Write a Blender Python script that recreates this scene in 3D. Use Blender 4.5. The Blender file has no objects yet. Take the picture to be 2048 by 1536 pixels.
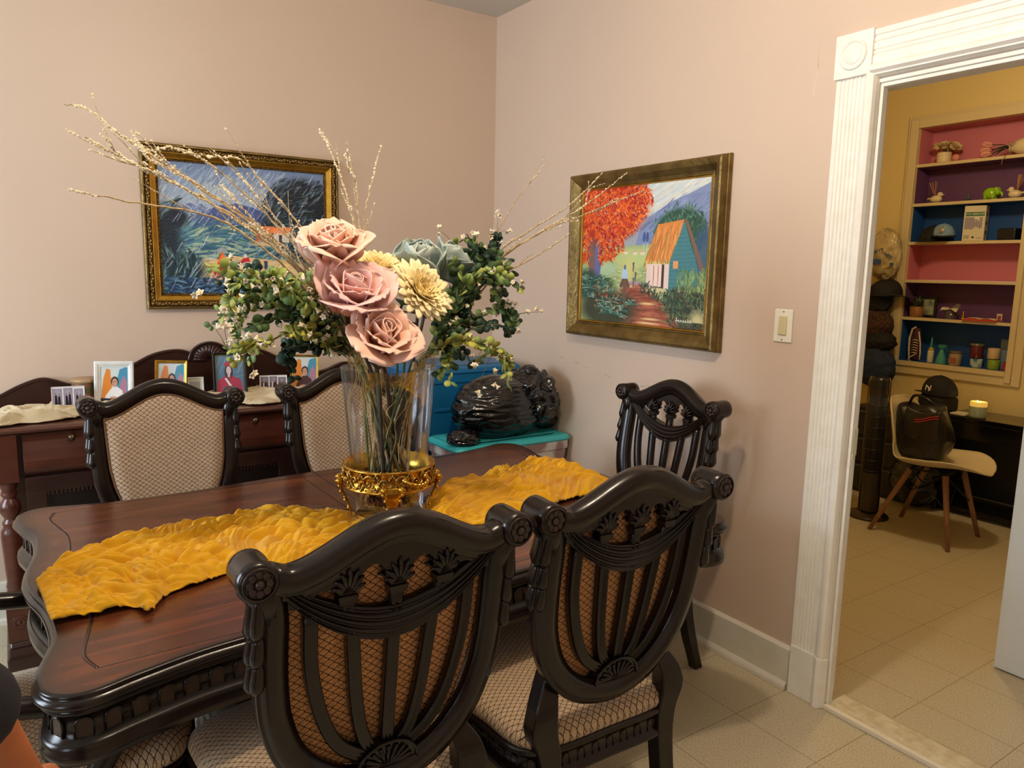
import bpy, bmesh, math, random
import numpy as np
from mathutils import Vector, Matrix, noise as mno
PI = math.pi
S = bpy.context.scene
COL = S.collection
random.seed(7)

# ---------------------------------------------------------------- camera, world, lights, exposure
CAMP = Vector((-2.2594, -3.5588, 1.4814))
CR = Vector((0.83032137, -0.55693854, 0.01964397))
CU = Vector((0.06775809, 0.13588069, 0.98840542))
CF = Vector((0.55315031, 0.81936311, -0.15056174))
FPX = 1485.95
cam_data = bpy.data.cameras.new('camera')
cam = bpy.data.objects.new('camera', cam_data)
COL.objects.link(cam)
cam.matrix_world = Matrix(((CR.x, CU.x, -CF.x, CAMP.x), (CR.y, CU.y, -CF.y, CAMP.y), (CR.z, CU.z, -CF.z, CAMP.z), (0, 0, 0, 1)))
cam_data.sensor_width = 36.0
cam_data.lens = FPX / 2048 * 36.0
cam_data.clip_start = 0.05
S.camera = cam
S.view_settings.view_transform = 'Standard'
S.view_settings.look = 'None'
S.view_settings.gamma = 1
S.view_settings.use_curve_mapping = False
S.view_settings.exposure = -0.07

def ray(px, py):
    return CF + CR * ((px - 1024) / FPX) - CU * ((py - 768) / FPX)
def atY(px, py, y):
    r = ray(px, py); return CAMP + r * ((y - CAMP.y) / r.y)
def atX(px, py, x):
    r = ray(px, py); return CAMP + r * ((x - CAMP.x) / r.x)
def atZ(px, py, z):
    r = ray(px, py); return CAMP + r * ((z - CAMP.z) / r.z)

world = bpy.data.worlds.new('sky'); S.world = world; world.use_nodes = True
wn = world.node_tree
bg = wn.nodes['Background']; bg.inputs[0].default_value = (0.60, 0.75, 1.0, 1); bg.inputs[1].default_value = 1.2

def area_light(name, loc, rot, sx, sy, power, col):
    l = bpy.data.lights.new(name, 'AREA'); l.shape = 'RECTANGLE'; l.size = sx; l.size_y = sy
    l.energy = power; l.color = col
    o = bpy.data.objects.new(name, l); COL.objects.link(o); o.location = loc; o.rotation_euler = rot
    return o
def point_light(name, loc, power, col, rad):
    l = bpy.data.lights.new(name, 'POINT'); l.energy = power; l.color = col; l.shadow_soft_size = rad
    o = bpy.data.objects.new(name, l); COL.objects.link(o); o.location = loc
    return o
# daylight coming in through the window of the left wall (x=-4.3)
area_light('window_daylight', (-4.42, -1.15, 1.55), (0, -PI/2, 0), 1.45, 1.15, 88, (0.76, 0.88, 1.0))
area_light('window_daylight_rear', (-4.42, -3.6, 1.55), (0, -PI/2, 0), 1.45, 0.9, 24, (0.84, 0.92, 1.0))
# warm ceiling lamps (their fixtures are built further down)
point_light('dining_lamp_light', (-1.50, -2.35, 2.60), 56, (1.0, 0.82, 0.62), 0.055)
point_light('hall_lamp_light', (1.55, -1.75, 2.60), 36, (1.0, 0.78, 0.48), 0.09)

# ---------------------------------------------------------------- helpers
def lin(c):
    return tuple(((v/255)/12.92 if v/255 <= 0.04045 else ((v/255+0.055)/1.055)**2.4) for v in c)
MATS = {}
def mat(name, rgb, rough=0.5, metal=0.0, noise=None, bump=0.0, bscale=40.0, spec=0.5, coat=0.0, sheen=0.0, trans=0.0, emit=None, estr=1.0, alpha=None, srgb=True, subs=0.0):
    """noise = (scale, amount, rgb2[, stretch])"""
    if name in MATS: return MATS[name]
    m = bpy.data.materials.new(name); m.use_nodes = True
    nt = m.node_tree; b = nt.nodes['Principled BSDF']
    c = lin(rgb) if srgb else rgb
    b.inputs['Base Color'].default_value = (*c, 1)
    b.inputs['Roughness'].default_value = rough
    b.inputs['Metallic'].default_value = metal
    b.inputs['Specular IOR Level'].default_value = spec
    b.inputs['Coat Weight'].default_value = coat
    b.inputs['Coat Roughness'].default_value = 0.12
    b.inputs['Sheen Weight'].default_value = sheen
    b.inputs['Transmission Weight'].default_value = trans
    if subs: b.inputs['Subsurface Weight'].default_value = subs; b.inputs['Subsurface Radius'].default_value = (0.02, 0.01, 0.006)
    if emit is not None:
        b.inputs['Emission Color'].default_value = (*lin(emit), 1); b.inputs['Emission Strength'].default_value = estr
    tc = nt.nodes.new('ShaderNodeTexCoord')
    if noise:
        mp = nt.nodes.new('ShaderNodeMapping'); nt.links.new(tc.outputs['Object'], mp.inputs[0])
        if len(noise) > 3: mp.inputs['Scale'].default_value = noise[3]
        n = nt.nodes.new('ShaderNodeTexNoise'); n.inputs['Scale'].default_value = noise[0]; n.inputs['Detail'].default_value = 5
        nt.links.new(mp.outputs[0], n.inputs[0])
        r = nt.nodes.new('ShaderNodeValToRGB'); r.color_ramp.elements[0].position = 0.5 - noise[1]; r.color_ramp.elements[1].position = 0.5 + noise[1]
        c2 = lin(noise[2]) if srgb else noise[2]
        r.color_ramp.elements[0].color = (*c, 1); r.color_ramp.elements[1].color = (*c2, 1)
        nt.links.new(n.outputs[0], r.inputs[0]); nt.links.new(r.outputs[0], b.inputs['Base Color'])
    if bump:
        n2 = nt.nodes.new('ShaderNodeTexNoise'); n2.inputs['Scale'].default_value = bscale; n2.inputs['Detail'].default_value = 4
        nt.links.new(tc.outputs['Object'], n2.inputs[0])
        bp = nt.nodes.new('ShaderNodeBump'); bp.inputs['Strength'].default_value = bump; bp.inputs['Distance'].default_value = 0.01
        nt.links.new(n2.outputs[0], bp.inputs['Height']); nt.links.new(bp.outputs[0], b.inputs['Normal'])
    MATS[name] = m
    return m
def matcol(name, rough=0.5, attr='col', spec=0.4, bump=0.0, bscale=60, metal=0.0):
    m = mat(name, (128, 128, 128), rough, spec=spec, bump=bump, bscale=bscale, metal=metal)
    nt = m.node_tree
    if not any(n.type == 'ATTRIBUTE' for n in nt.nodes):
        a = nt.nodes.new('ShaderNodeAttribute'); a.attribute_name = attr
        nt.links.new(a.outputs['Color'], nt.nodes['Principled BSDF'].inputs['Base Color'])
    return m

class MB:
    """collects geometry and links it as ONE mesh object"""
    def __init__(s): s.v = []; s.f = []; s.sm = []; s.c = []; s.curc = None
    def add(s, vs, fs, smooth=True):
        o = len(s.v); s.v += [tuple(v) for v in vs]
        if s.curc is not None or s.c:
            s.c += [s.curc or (1, 1, 1)] * len(vs)
        for f in fs:
            s.f.append(tuple(i + o for i in f)); s.sm.append(smooth)
        return s
    def box(s, x0, x1, y0, y1, z0, z1):
        if x0 > x1: x0, x1 = x1, x0
        if y0 > y1: y0, y1 = y1, y0
        if z0 > z1: z0, z1 = z1, z0
        vs = [(x0,y0,z0),(x1,y0,z0),(x1,y1,z0),(x0,y1,z0),(x0,y0,z1),(x1,y0,z1),(x1,y1,z1),(x0,y1,z1)]
        return s.add(vs, [(0,3,2,1),(4,5,6,7),(0,1,5,4),(1,2,6,5),(2,3,7,6),(3,0,4,7)], False)
    def obox(s, M, x0, x1, y0, y1, z0, z1):
        vs = [M @ Vector(p) for p in [(x0,y0,z0),(x1,y0,z0),(x1,y1,z0),(x0,y1,z0),(x0,y0,z1),(x1,y0,z1),(x1,y1,z1),(x0,y1,z1)]]
        return s.add(vs, [(0,3,2,1),(4,5,6,7),(0,1,5,4),(1,2,6,5),(2,3,7,6),(3,0,4,7)], False)
    def lathe(s, prof, n=24, M=None, caps=True, sx=1.0, sy=1.0, smooth=True):
        M = M or Matrix.Identity(4); vs = []; fs = []
        for r, z in prof:
            for k in range(n):
                a = 2*PI*k/n; vs.append(M @ Vector((r*sx*math.cos(a), r*sy*math.sin(a), z)))
        for i in range(len(prof)-1):
            for k in range(n):
                k2 = (k+1) % n
                fs.append((i*n+k, i*n+k2, (i+1)*n+k2, (i+1)*n+k))
        if caps:
            fs.append(tuple(range(n-1, -1, -1))); fs.append(tuple((len(prof)-1)*n+k for k in range(n)))
        return s.add(vs, fs, smooth)
    def tube(s, pts, rad, n=8, caps=True):
        pts = [Vector(p) for p in pts]; m = len(pts)
        if not hasattr(rad, '__len__'): rad = [rad]*m
        t0 = (pts[1]-pts[0]).normalized()
        nrm = t0.orthogonal().normalized(); vs = []; fs = []
        for i, p in enumerate(pts):
            t = (pts[min(i+1, m-1)] - pts[max(i-1, 0)])
            if t.length < 1e-9: t = t0
            t.normalize()
            nrm = (nrm - t*nrm.dot(t))
            if nrm.length < 1e-6: nrm = t.orthogonal()
            nrm.normalize(); bn = t.cross(nrm)
            for k in range(n):
                a = 2*PI*k/n; vs.append(p + (nrm*math.cos(a) + bn*math.sin(a))*rad[i])
        for i in range(m-1):
            for k in range(n):
                k2 = (k+1) % n; fs.append((i*n+k, i*n+k2, (i+1)*n+k2, (i+1)*n+k))
        if caps:
            fs.append(tuple(range(n-1, -1, -1))); fs.append(tuple((m-1)*n+k for k in range(n)))
        return s.add(vs, fs, True)
    def prism(s, poly, d0, d1, fn):
        """poly list of (a,b); fn(a,b,d)->xyz"""
        n = len(poly)
        vs = [fn(a, b, d0) for a, b in poly] + [fn(a, b, d1) for a, b in poly]
        fs = [tuple(range(n-1, -1, -1)), tuple(range(n, 2*n))]
        fs += [(k, (k+1) % n, n+(k+1) % n, n+k) for k in range(n)]
        return s.add(vs, fs, False)
    def sweep(s, path, prof, fn, closed=False, wid=None, caps=True, smooth=True):
        """path (a,b) in a plane, prof list of (across, depth) closed; fn(a,b,d)->xyz"""
        m = len(path); n = len(prof); vs = []; fs = []
        for i, p in enumerate(path):
            if closed: q0, q1 = path[i-1], path[(i+1) % m]
            else: q0, q1 = path[max(i-1, 0)], path[min(i+1, m-1)]
            tx, ty = q1[0]-q0[0], q1[1]-q0[1]; L = math.hypot(tx, ty) or 1
            nx, ny = -ty/L, tx/L; w = wid[i] if wid else 1.0
            for a, d in prof: vs.append(fn(p[0]+nx*a*w, p[1]+ny*a*w, d))
        R = m if closed else m-1
        for i in range(R):
            j = (i+1) % m
            for k in range(n):
                k2 = (k+1) % n; fs.append((i*n+k, j*n+k, j*n+k2, i*n+k2))
        if not closed and caps:
            fs.append(tuple(range(n))); fs.append(tuple((m-1)*n+k for k in range(n-1, -1, -1)))
        return s.add(vs, fs, smooth)
    def grid(s, fn, nu, nv, closeu=False, smooth=True):
        vs = []; fs = []
        for i in range(nu):
            for j in range(nv): vs.append(fn(i/(nu-1) if not closeu else i/nu, j/(nv-1)))
        for i in range(nu if closeu else nu-1):
            for j in range(nv-1):
                i2 = (i+1) % nu; fs.append((i*nv+j, i2*nv+j, i2*nv+j+1, i*nv+j+1))
        return s.add(vs, fs, smooth)
    def ball(s, c, r, nu=12, nv=8, sc=(1,1,1), M=None):
        c = Vector(c); M = M or Matrix.Identity(3)
        def f(u, v):
            a = 2*PI*u; b = PI*(v-0.5)*0.999
            return c + M @ Vector((r*sc[0]*math.cos(a)*math.cos(b), r*sc[1]*math.sin(a)*math.cos(b), r*sc[2]*math.sin(b)))
        return s.grid(f, nu, nv, closeu=True)
    def build(s, name, m, parent=None, bevel=0, solid=0, sub=0, loc=None, seg=2):
        me = bpy.data.meshes.new(name); me.from_pydata(s.v, [], s.f); me.update()
        me.polygons.foreach_set('use_smooth', s.sm)
        if s.c:
            at = me.color_attributes.new('col', 'FLOAT_COLOR', 'POINT')
            at.data.foreach_set('color', np.array([(*c, 1) for c in s.c], dtype=np.float32).ravel())
        o = bpy.data.objects.new(name, me); COL.objects.link(o)
        if m: me.materials.append(m)
        if parent: o.parent = parent
        if loc: o.location = loc
        if solid:
            md = o.modifiers.new('solid', 'SOLIDIFY'); md.thickness = solid; md.offset = 0
        if bevel:
            md = o.modifiers.new('bevel', 'BEVEL'); md.width = bevel; md.segments = seg; md.limit_method = 'ANGLE'
            md.angle_limit = math.radians(40)
        if sub:
            md = o.modifiers.new('sub', 'SUBSURF'); md.levels = sub; md.render_levels = sub
        return o

def tag(o, label=None, cat=None, group=None, kind=None):
    if label: o['label'] = label
    if cat: o['category'] = cat
    if group: o['group'] = group
    if kind: o['kind'] = kind
    return o
def thing(name, label, cat, loc=(0,0,0), rz=0, group=None):
    o = bpy.data.objects.new(name, None); COL.objects.link(o); o.empty_display_size = 0.05
    o.location = loc; o.rotation_euler = (0, 0, rz)
    return tag(o, label, cat, group)
def struct(o, label=None):
    o['kind'] = 'structure'
    if label: o['label'] = label
    return o
def children_of(o): return [c for c in bpy.data.objects if c.parent == o]
def copy_tree(o, parent=None):
    c = o.copy(); COL.objects.link(c); c.parent = parent
    for ch in children_of(o): copy_tree(ch, c)
    return c
def smoothpath(pts, per=6, closed=False):
    """catmull-rom through pts of any dimension"""
    P = [np.array(p, float) for p in pts]; n = len(P); out = []
    R = n if closed else n-1
    for i in range(R):
        p0 = P[(i-1) % n] if (closed or i > 0) else 2*P[0]-P[1]
        p1 = P[i]; p2 = P[(i+1) % n]
        p3 = P[(i+2) % n] if (closed or i+2 < n) else 2*P[-1]-P[-2]
        for k in range(per):
            t = k/per
            out.append(tuple(0.5*((2*p1)+(-p0+p2)*t+(2*p0-5*p1+4*p2-p3)*t*t+(-p0+3*p1-3*p2+p3)*t**3)))
    if not closed: out.append(tuple(P[-1]))
    return out
def textmesh(body, size, m, name, M, parent=None, ext=0.0004, align='CENTER'):
    cu = bpy.data.curves.new('lettering', 'FONT'); cu.body = body; cu.size = size; cu.extrude = ext; cu.align_x = align; cu.align_y = 'CENTER'
    to = bpy.data.objects.new('lettering', cu); COL.objects.link(to)
    dg = bpy.context.evaluated_depsgraph_get(); me = bpy.data.meshes.new_from_object(to.evaluated_get(dg))
    bpy.data.objects.remove(to); bpy.data.curves.remove(cu)
    o = bpy.data.objects.new(name, me); COL.objects.link(o); me.materials.clear(); me.materials.append(m)
    me.transform(M)
    if parent: o.parent = parent
    return o
def nz(x, y, z=0.0): return mno.noise(Vector((x, y, z)))
# ---------------------------------------------------------------- materials of the room
wall_pink = mat('wall_paint_pink', (212, 190, 170), 0.42, noise=(1.3, 0.25, (207, 185, 166)), bump=0.05, bscale=7, spec=0.35)
wall_yel = mat('wall_paint_yellow', (222, 200, 138), 0.5, bump=0.05, bscale=9)
ceil_m = mat('ceiling_paint', (205, 200, 188), 0.6)
trim_w = mat('trim_white_gloss', (246, 243, 234), 0.28, noise=(18, 0.2, (238, 234, 222)), bump=0.12, bscale=25)
base_m = mat('baseboard_paint', (226, 222, 208), 0.35, noise=(9, 0.2, (214, 208, 192)), bump=0.1, bscale=30)

def floor_mat():
    m = bpy.data.materials.new('vinyl_tile_floor'); m.use_nodes = True; nt = m.node_tree; b = nt.nodes['Principled BSDF']
    b.inputs['Roughness'].default_value = 0.38
    N = nt.nodes.new; L = nt.links.new
    tc = N('ShaderNodeTexCoord'); sep = N('ShaderNodeSeparateXYZ'); L(tc.outputs['Object'], sep.inputs[0])
    def mth(op, a, b2=None, c=None):
        n = N('ShaderNodeMath'); n.operation = op
        for i, v in enumerate((a, b2, c)):
            if v is None: continue
            if isinstance(v, (int, float)): n.inputs[i].default_value = v
            else: L(v, n.inputs[i])
        return n.outputs[0]
    T = 0.305
    def seam(s, off):
        f = mth('FRACT', mth('DIVIDE', mth('ADD', s, off), T)); d = mth('ABSOLUTE', mth('SUBTRACT', f, 0.5))
        return mth('GREATER_THAN', d, 0.5-0.0035)
    g = mth('MAXIMUM', seam(sep.outputs[0], 0.2922+T*30), seam(sep.outputs[1], 2.056+T*30))
    mp = N('ShaderNodeMapping'); mp.inputs['Scale'].default_value = (1, 1.6, 1); mp.inputs['Rotation'].default_value = (0, 0, 0.5)
    L(tc.outputs['Object'], mp.inputs[0])
    n1 = N('ShaderNodeTexNoise'); n1.inputs['Scale'].default_value = 165; n1.inputs['Detail'].default_value = 3; L(mp.outputs[0], n1.inputs[0])
    n2 = N('ShaderNodeTexNoise'); n2.inputs['Scale'].default_value = 250; n2.inputs['Detail'].default_value = 2; L(mp.outputs[0], n2.inputs[0])
    r1 = N('ShaderNodeValToRGB'); e = r1.color_ramp.elements
    e[0].position = 0.30; e[0].color = (*lin((138, 124, 96)), 1); e[1].position = 0.56; e[1].color = (*lin((204, 193, 164)), 1)
    x = r1.color_ramp.elements.new(0.42); x.color = (*lin((190, 177, 148)), 1)
    L(n1.outputs[0], r1.inputs[0])
    r2 = N('ShaderNodeValToRGB'); r2.color_ramp.elements[0].position = 0.36; r2.color_ramp.elements[0].color = (0.55, 0.55, 0.55, 1); r2.color_ramp.elements[1].position = 0.44; r2.color_ramp.elements[1].color = (1, 1, 1, 1)
    L(n2.outputs[0], r2.inputs[0])
    mx = N('ShaderNodeMixRGB'); mx.blend_type = 'MULTIPLY'; mx.inputs[0].default_value = 0.5; L(r1.outputs[0], mx.inputs[1]); L(r2.outputs[0], mx.inputs[2])
    mx2 = N('ShaderNodeMixRGB'); L(g, mx2.inputs[0]); L(mx.outputs[0], mx2.inputs[1]); mx2.inputs[2].default_value = (*lin((120, 104, 76)), 1)
    L(mx2.outputs[0], b.inputs['Base Color'])
    bp = N('ShaderNodeBump'); bp.inputs['Strength'].default_value = 0.1; bp.inputs['Distance'].default_value = 0.002; L(n1.outputs[0], bp.inputs['Height']); L(bp.outputs[0], b.inputs['Normal'])
    return m
# ---------------------------------------------------------------- the room shell
XW, YS, HC = -4.3, -4.9, 2.8155      # left wall, wall behind the camera, ceiling
struct(MB().box(XW-0.15, 3.35, YS-0.15, 0.15, -0.1, 0.0).build('floor', floor_mat()))
struct(MB().box(XW-0.15, 0.06, YS-0.15, 0.15, HC, HC+0.1).build('ceiling', ceil_m))
struct(MB().box(0.06, 3.35, YS-0.15, 0.15, HC, HC+0.1).build('ceiling_hall', mat('ceiling_paint_yellow', (214, 190, 128), 0.6)))
struct(MB().box(XW, 0.0, 0.0, 0.12, 0, HC).build('wall_back', wall_pink))
# right wall with the doorway (opening y -2.20 .. -3.05, z 0 .. 2.09)
DY0, DY1, DZ = -2.205, -3.06, 2.085
WT = 0.12
w = MB(); w.box(0, WT/2, -2.14, 0, 0, HC); w.box(0, WT/2, DY1, -2.14, DZ, HC); w.box(0, WT/2, YS, DY1, 0, HC)
struct(w.build('wall_right', wall_pink))
w = MB(); w.box(WT/2, WT, -2.14, 0, 0, HC); w.box(WT/2, WT, DY1, -2.14, DZ, HC); w.box(WT/2, WT, YS, DY1, 0, HC)
struct(w.build('wall_hall_near', wall_yel))
# left wall with two windows
w = MB()
wins = [(-0.55, -1.75, 0.80, 2.30), (-3.15, -4.05, 0.80, 2.30)]
w.box(XW-0.12, XW, 0, wins[0][0], 0, HC); w.box(XW-0.12, XW, wins[0][1], wins[1][0], 0, HC); w.box(XW-0.12, XW, wins[1][1], YS, 0, HC)
for a, b_, z0, z1 in wins: w.box(XW-0.12, XW, a, b_, 0, z0); w.box(XW-0.12, XW, a, b_, z1, HC)
struct(w.build('wall_left', wall_pink))
for i, (a, b_, z0, z1) in enumerate(wins):
    f = MB(); X0, X1 = XW-0.07, XW+0.025
    f.box(X0, X1, a, a-0.05, z0, z1); f.box(X0, X1, b_+0.05, b_, z0, z1); f.box(X0, X1, a-0.05, b_+0.05, z0, z0+0.05); f.box(X0, X1, a-0.05, b_+0.05, z1-0.05, z1)
    f.box(XW-0.05, XW-0.01, a-0.05, b_+0.05, (z0+z1)/2-0.02, (z0+z1)/2+0.02)
    struct(f.build('window_%d' % (i+1), trim_w, bevel=0.004))
struct(MB().box(XW, 0.0, YS-0.12, YS, 0, HC).build('wall_front', wall_pink))
# far hall
SX = 3.0      # face of the far wall
OY0, OY1, OZ0, OZ1 = -0.712, -1.418, 0.905, 2.498
w = MB(); w.box(SX, SX+0.3, OY0, 0, 0, HC); w.box(SX, SX+0.3, OY1, OY0, 0, OZ0-0.03); w.box(SX, SX+0.3, OY1, OY0, OZ1, HC); w.box(SX, SX+0.3, YS, OY1, 0, HC)
struct(w.build('wall_hall_far', wall_yel))
struct(MB().box(WT, SX, 0.0, 0.12, 0, HC).build('wall_hall_left', wall_yel))
struct(MB().box(WT, SX, YS-0.12, YS, 0, HC).build('wall_hall_right', wall_yel))
# baseboards
bb = MB()
prof = [(0, 0), (-0.018, 0), (-0.018, 0.150), (-0.010, 0.158), (0, 0.160)]
bb.prism(prof, -2.055, 0, lambda a, b, d: (a, d, b))
bb.prism([(-0.018, 0), (-0.036, 0), (-0.034, 0.016), (-0.026, 0.026), (-0.018, 0.028)], -2.055, 0, lambda a, b, d: (a, d, b))
struct(bb.build('baseboard_right', base_m, bevel=0.002))
bb = MB(); bb.prism([(0, 0), (-0.018, 0), (-0.018, 0.150), (-0.012, 0.175), (0, 0.180)], XW, -0.04, lambda a, b, d: (d, a, b))
bb.prism([(-0.018, 0), (-0.036, 0), (-0.032, 0.02), (-0.018, 0.028)], XW, -0.04, lambda a, b, d: (d, a, b))
struct(bb.build('baseboard_back', base_m, bevel=0.002))
struct(MB().box(SX-0.02, SX, YS, 0, 0, 0.12).build('baseboard_hall', mat('baseboard_yellow', (206, 180, 118), 0.5), bevel=0.004))

# ---- door casing of the doorway: fluted jamb casing, rosette corner block, plinth, head casing
def casing_profile(w_, flat=0.022):
    # (across 0..w_, depth) outer edge first, fluted middle, roll at the inner edge
    pts = [(0, 0), (0, flat)]
    a = 0.014
    while a < w_*0.62:
        pts += [(a, flat), (a+0.003, flat-0.005), (a+0.007, flat-0.005), (a+0.010, flat)]
        a += 0.0135
    pts += [(w_*0.70, flat), (w_*0.72, flat-0.004), (w_*0.74, flat+0.004), (w_*0.80, flat+0.010), (w_*0.88, flat+0.011), (w_*0.95, flat+0.006), (w_*0.985, flat-0.006), (w_, 0)]
    return pts
CW = 0.135; cy0 = -2.062
pl = MB(); pl.prism([(0,0),(0,0.026),(0.088,0.026),(0.092,0.022),(0.096,0.030),(0.112,0.038),(0.128,0.030),(0.137,0.012),(0.137,0)], 0.0, 0.182, lambda a, b, d: (-b, cy0-a, d))
struct(pl.build('trim_2', trim_w, bevel=0.003))
jc = MB(); jc.prism(casing_profile(CW), 0.182, 2.100, lambda a, b, d: (-b, cy0-a, d))
struct(jc.build('trim_1', trim_w, bevel=0.001))
blk = MB(); blk.box(-0.032, 0, cy0+0.006, cy0-0.118, 2.100, 2.232)
c0 = Matrix.Translation((-0.032, cy0-0.056, 2.166)) @ Matrix.Rotation(-PI/2, 4, 'Y')
blk.lathe([(0.046, -0.004), (0.046, 0.003), (0.041, 0.0075), (0.036, 0.003), (0.033, -0.003), (0.030, 0.003), (0.026, 0.006), (0.014, 0.008), (0.0, 0.009)], 40, c0)
struct(blk.build('trim_3', trim_w, bevel=0.002))
hc = MB(); HCP = [(0,0),(0,0.024),(0.016,0.024),(0.019,0.018),(0.023,0.018),(0.026,0.024),(0.034,0.024),(0.037,0.018),(0.041,0.024),(0.058,0.024),(0.061,0.018),(0.065,0.024),(0.070,0.024),(0.073,0.019),(0.078,0.024),(0.100,0.024),(0.104,0.032),(0.112,0.040),(0.122,0.040),(0.130,0.028),(0.134,0.028),(0.140,0.012),(0.140,0)]
hc.prism(HCP, cy0-0.118, -3.2, lambda a, b, d: (-b, d, 2.228-a))
struct(hc.build('trim_4', trim_w, bevel=0.001))
# jamb lining with stop
jl = MB()
jl.box(-0.004, 0.050, -2.14, -2.194, 0.0, DZ); jl.box(0.004, 0.030, -2.194, -2.206, 0.0, DZ); jl.box(0.050, WT+0.006, -2.14, -2.152, 0.0, DZ)
jl.box(-0.004, WT+0.006, -2.14, DY1, DZ-0.012, DZ); jl.box(0.004, 0.030, -2.206, DY1, DZ-0.024, DZ-0.012)
jl.box(-0.006, WT+0.006, DY1+0.016, DY1, 0.0, DZ)
struct(jl.build('trim_5', trim_w, bevel=0.002))
th = MB(); th.prism([(-0.012, 0), (0.000, 0.016), (0.030, 0.020), (0.10, 0.020), (0.135, 0.004), (0.135, 0)], -2.206, DY1+0.016, lambda a, b, d: (a, d, b))
struct(th.build('trim_6', mat('threshold_paint', (214, 204, 176), 0.45, noise=(30, 0.12, (196, 182, 148)), bump=0.2, bscale=60)))
th2 = MB(); th2.box(-0.016, 0.003, -2.20, DY1+0.016, 0.0, 0.018)
struct(th2.build('trim_7', mat('threshold_edge_white', (232, 224, 204), 0.4), bevel=0.003))
# strike plate on the jamb
sp = MB(); sp.box(0.012, 0.034, -2.206, -2.2085, 0.90, 0.99); sp.box(0.018, 0.028, -2.208, -2.2095, 0.92, 0.955); sp.box(0.010, 0.022, -2.206, -2.2105, 0.885, 0.905)
o = sp.build('strike_plate', mat('painted_brass', (214, 206, 176), 0.35, metal=0.4), bevel=0.001)
tag(o, 'small painted latch plate screwed to the inner side of the white door jamb', 'hardware')
# open white door in the hall
dr = MB(); dr.box(0.80, 0.838, -3.20, -2.39, 0.006, 2.03)
struct(dr.build('door_1', mat('door_white', (214, 222, 226), 0.4, bump=0.03), bevel=0.003))

# light switch
sw = thing('light_switch', 'cream rocker light switch in a white plate on the wall beside the doorway', 'light switch', (0, -1.918, 1.309))
MB().box(-0.006, 0, -0.037, 0.037, -0.058, 0.058).build('cover_plate', mat('switch_plate', (236, 232, 214), 0.35), sw, bevel=0.003)
rk = MB(); rk.prism([(-0.005, -0.033), (-0.007, -0.033), (-0.012, -0.031), (-0.008, 0.033), (-0.005, 0.033)], -0.0165, 0.0165, lambda a, b, d: (a, d, b))
rk.build('rocker', mat('switch_rocker', (206, 192, 148), 0.35), sw, bevel=0.001)
for z in (-0.049, 0.049):
    MB().lathe([(0.003, 0), (0.003, 0.0015), (0.0, 0.002)], 10, Matrix.Translation((-0.006, 0, z)) @ Matrix.Rotation(-PI/2, 4, 'Y')).build('screw', mat('screw_grey', (150, 146, 134), 0.4, 0.6), sw)

# ceiling lamps (out of frame above, they light the rooms)
def ceiling_lamp(name, label, x, y):
    t = thing(name, label, 'lamp', (x, y, HC))
    MB().lathe([(0.0, 0), (0.09, 0), (0.09, -0.02), (0.03, -0.04), (0.02, -0.06), (0, -0.06)], 24).build('canopy', mat('lamp_brass', (180, 150, 90), 0.3, 0.9), t)
    MB().ball((0, 0, -0.085), 0.03, 14, 10).build('bulb', mat('lamp_bulb', (255, 236, 200), 0.3, emit=(255, 226, 180), estr=6.0), t)
    return t
ceiling_lamp('ceiling_lamp', 'brass ceiling lamp over the front of the dining room', -1.50, -2.35)
ceiling_lamp('ceiling_lamp', 'brass ceiling lamp of the yellow hall room', 1.55, -1.75)
# wall scuffs on the right wall
sc = MB(); rs = random.Random(3)
for i in range(26):
    y = -0.62 - rs.random()*0.95; z = 1.055 - (abs(y)-0.62)*0.10 + rs.uniform(-0.012, 0.012) - (0.05 if rs.random() < 0.2 else 0)
    l = rs.uniform(0.006, 0.04); hgt = rs.uniform(0.0006, 0.0018)
    sc.prism([(-l/2, 0), (0, hgt), (l/2, 0.0005), (0, -hgt*0.6)], 0, 0.0004, lambda a, b, d, y=y, z=z: (-d, y+a, z+b+a*0.12))
struct(sc.build('trim_8', mat('scuff_marks', (150, 128, 110), 0.7)), 'thin dark scuffs along the right wall')
sc = MB(); sc.prism([(-1.977, 2.235), (-1.978, 2.19), (-1.974, 2.15), (-1.964, 2.075), (-1.9655, 2.075), (-1.9752, 2.15)], 0, 0.0004, lambda a, b, d: (-d, a, b))
struct(sc.build('trim_9', mat('scratch_light', (232, 214, 194), 0.5)), 'thin pale scratch in the paint left of the corner block')
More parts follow.
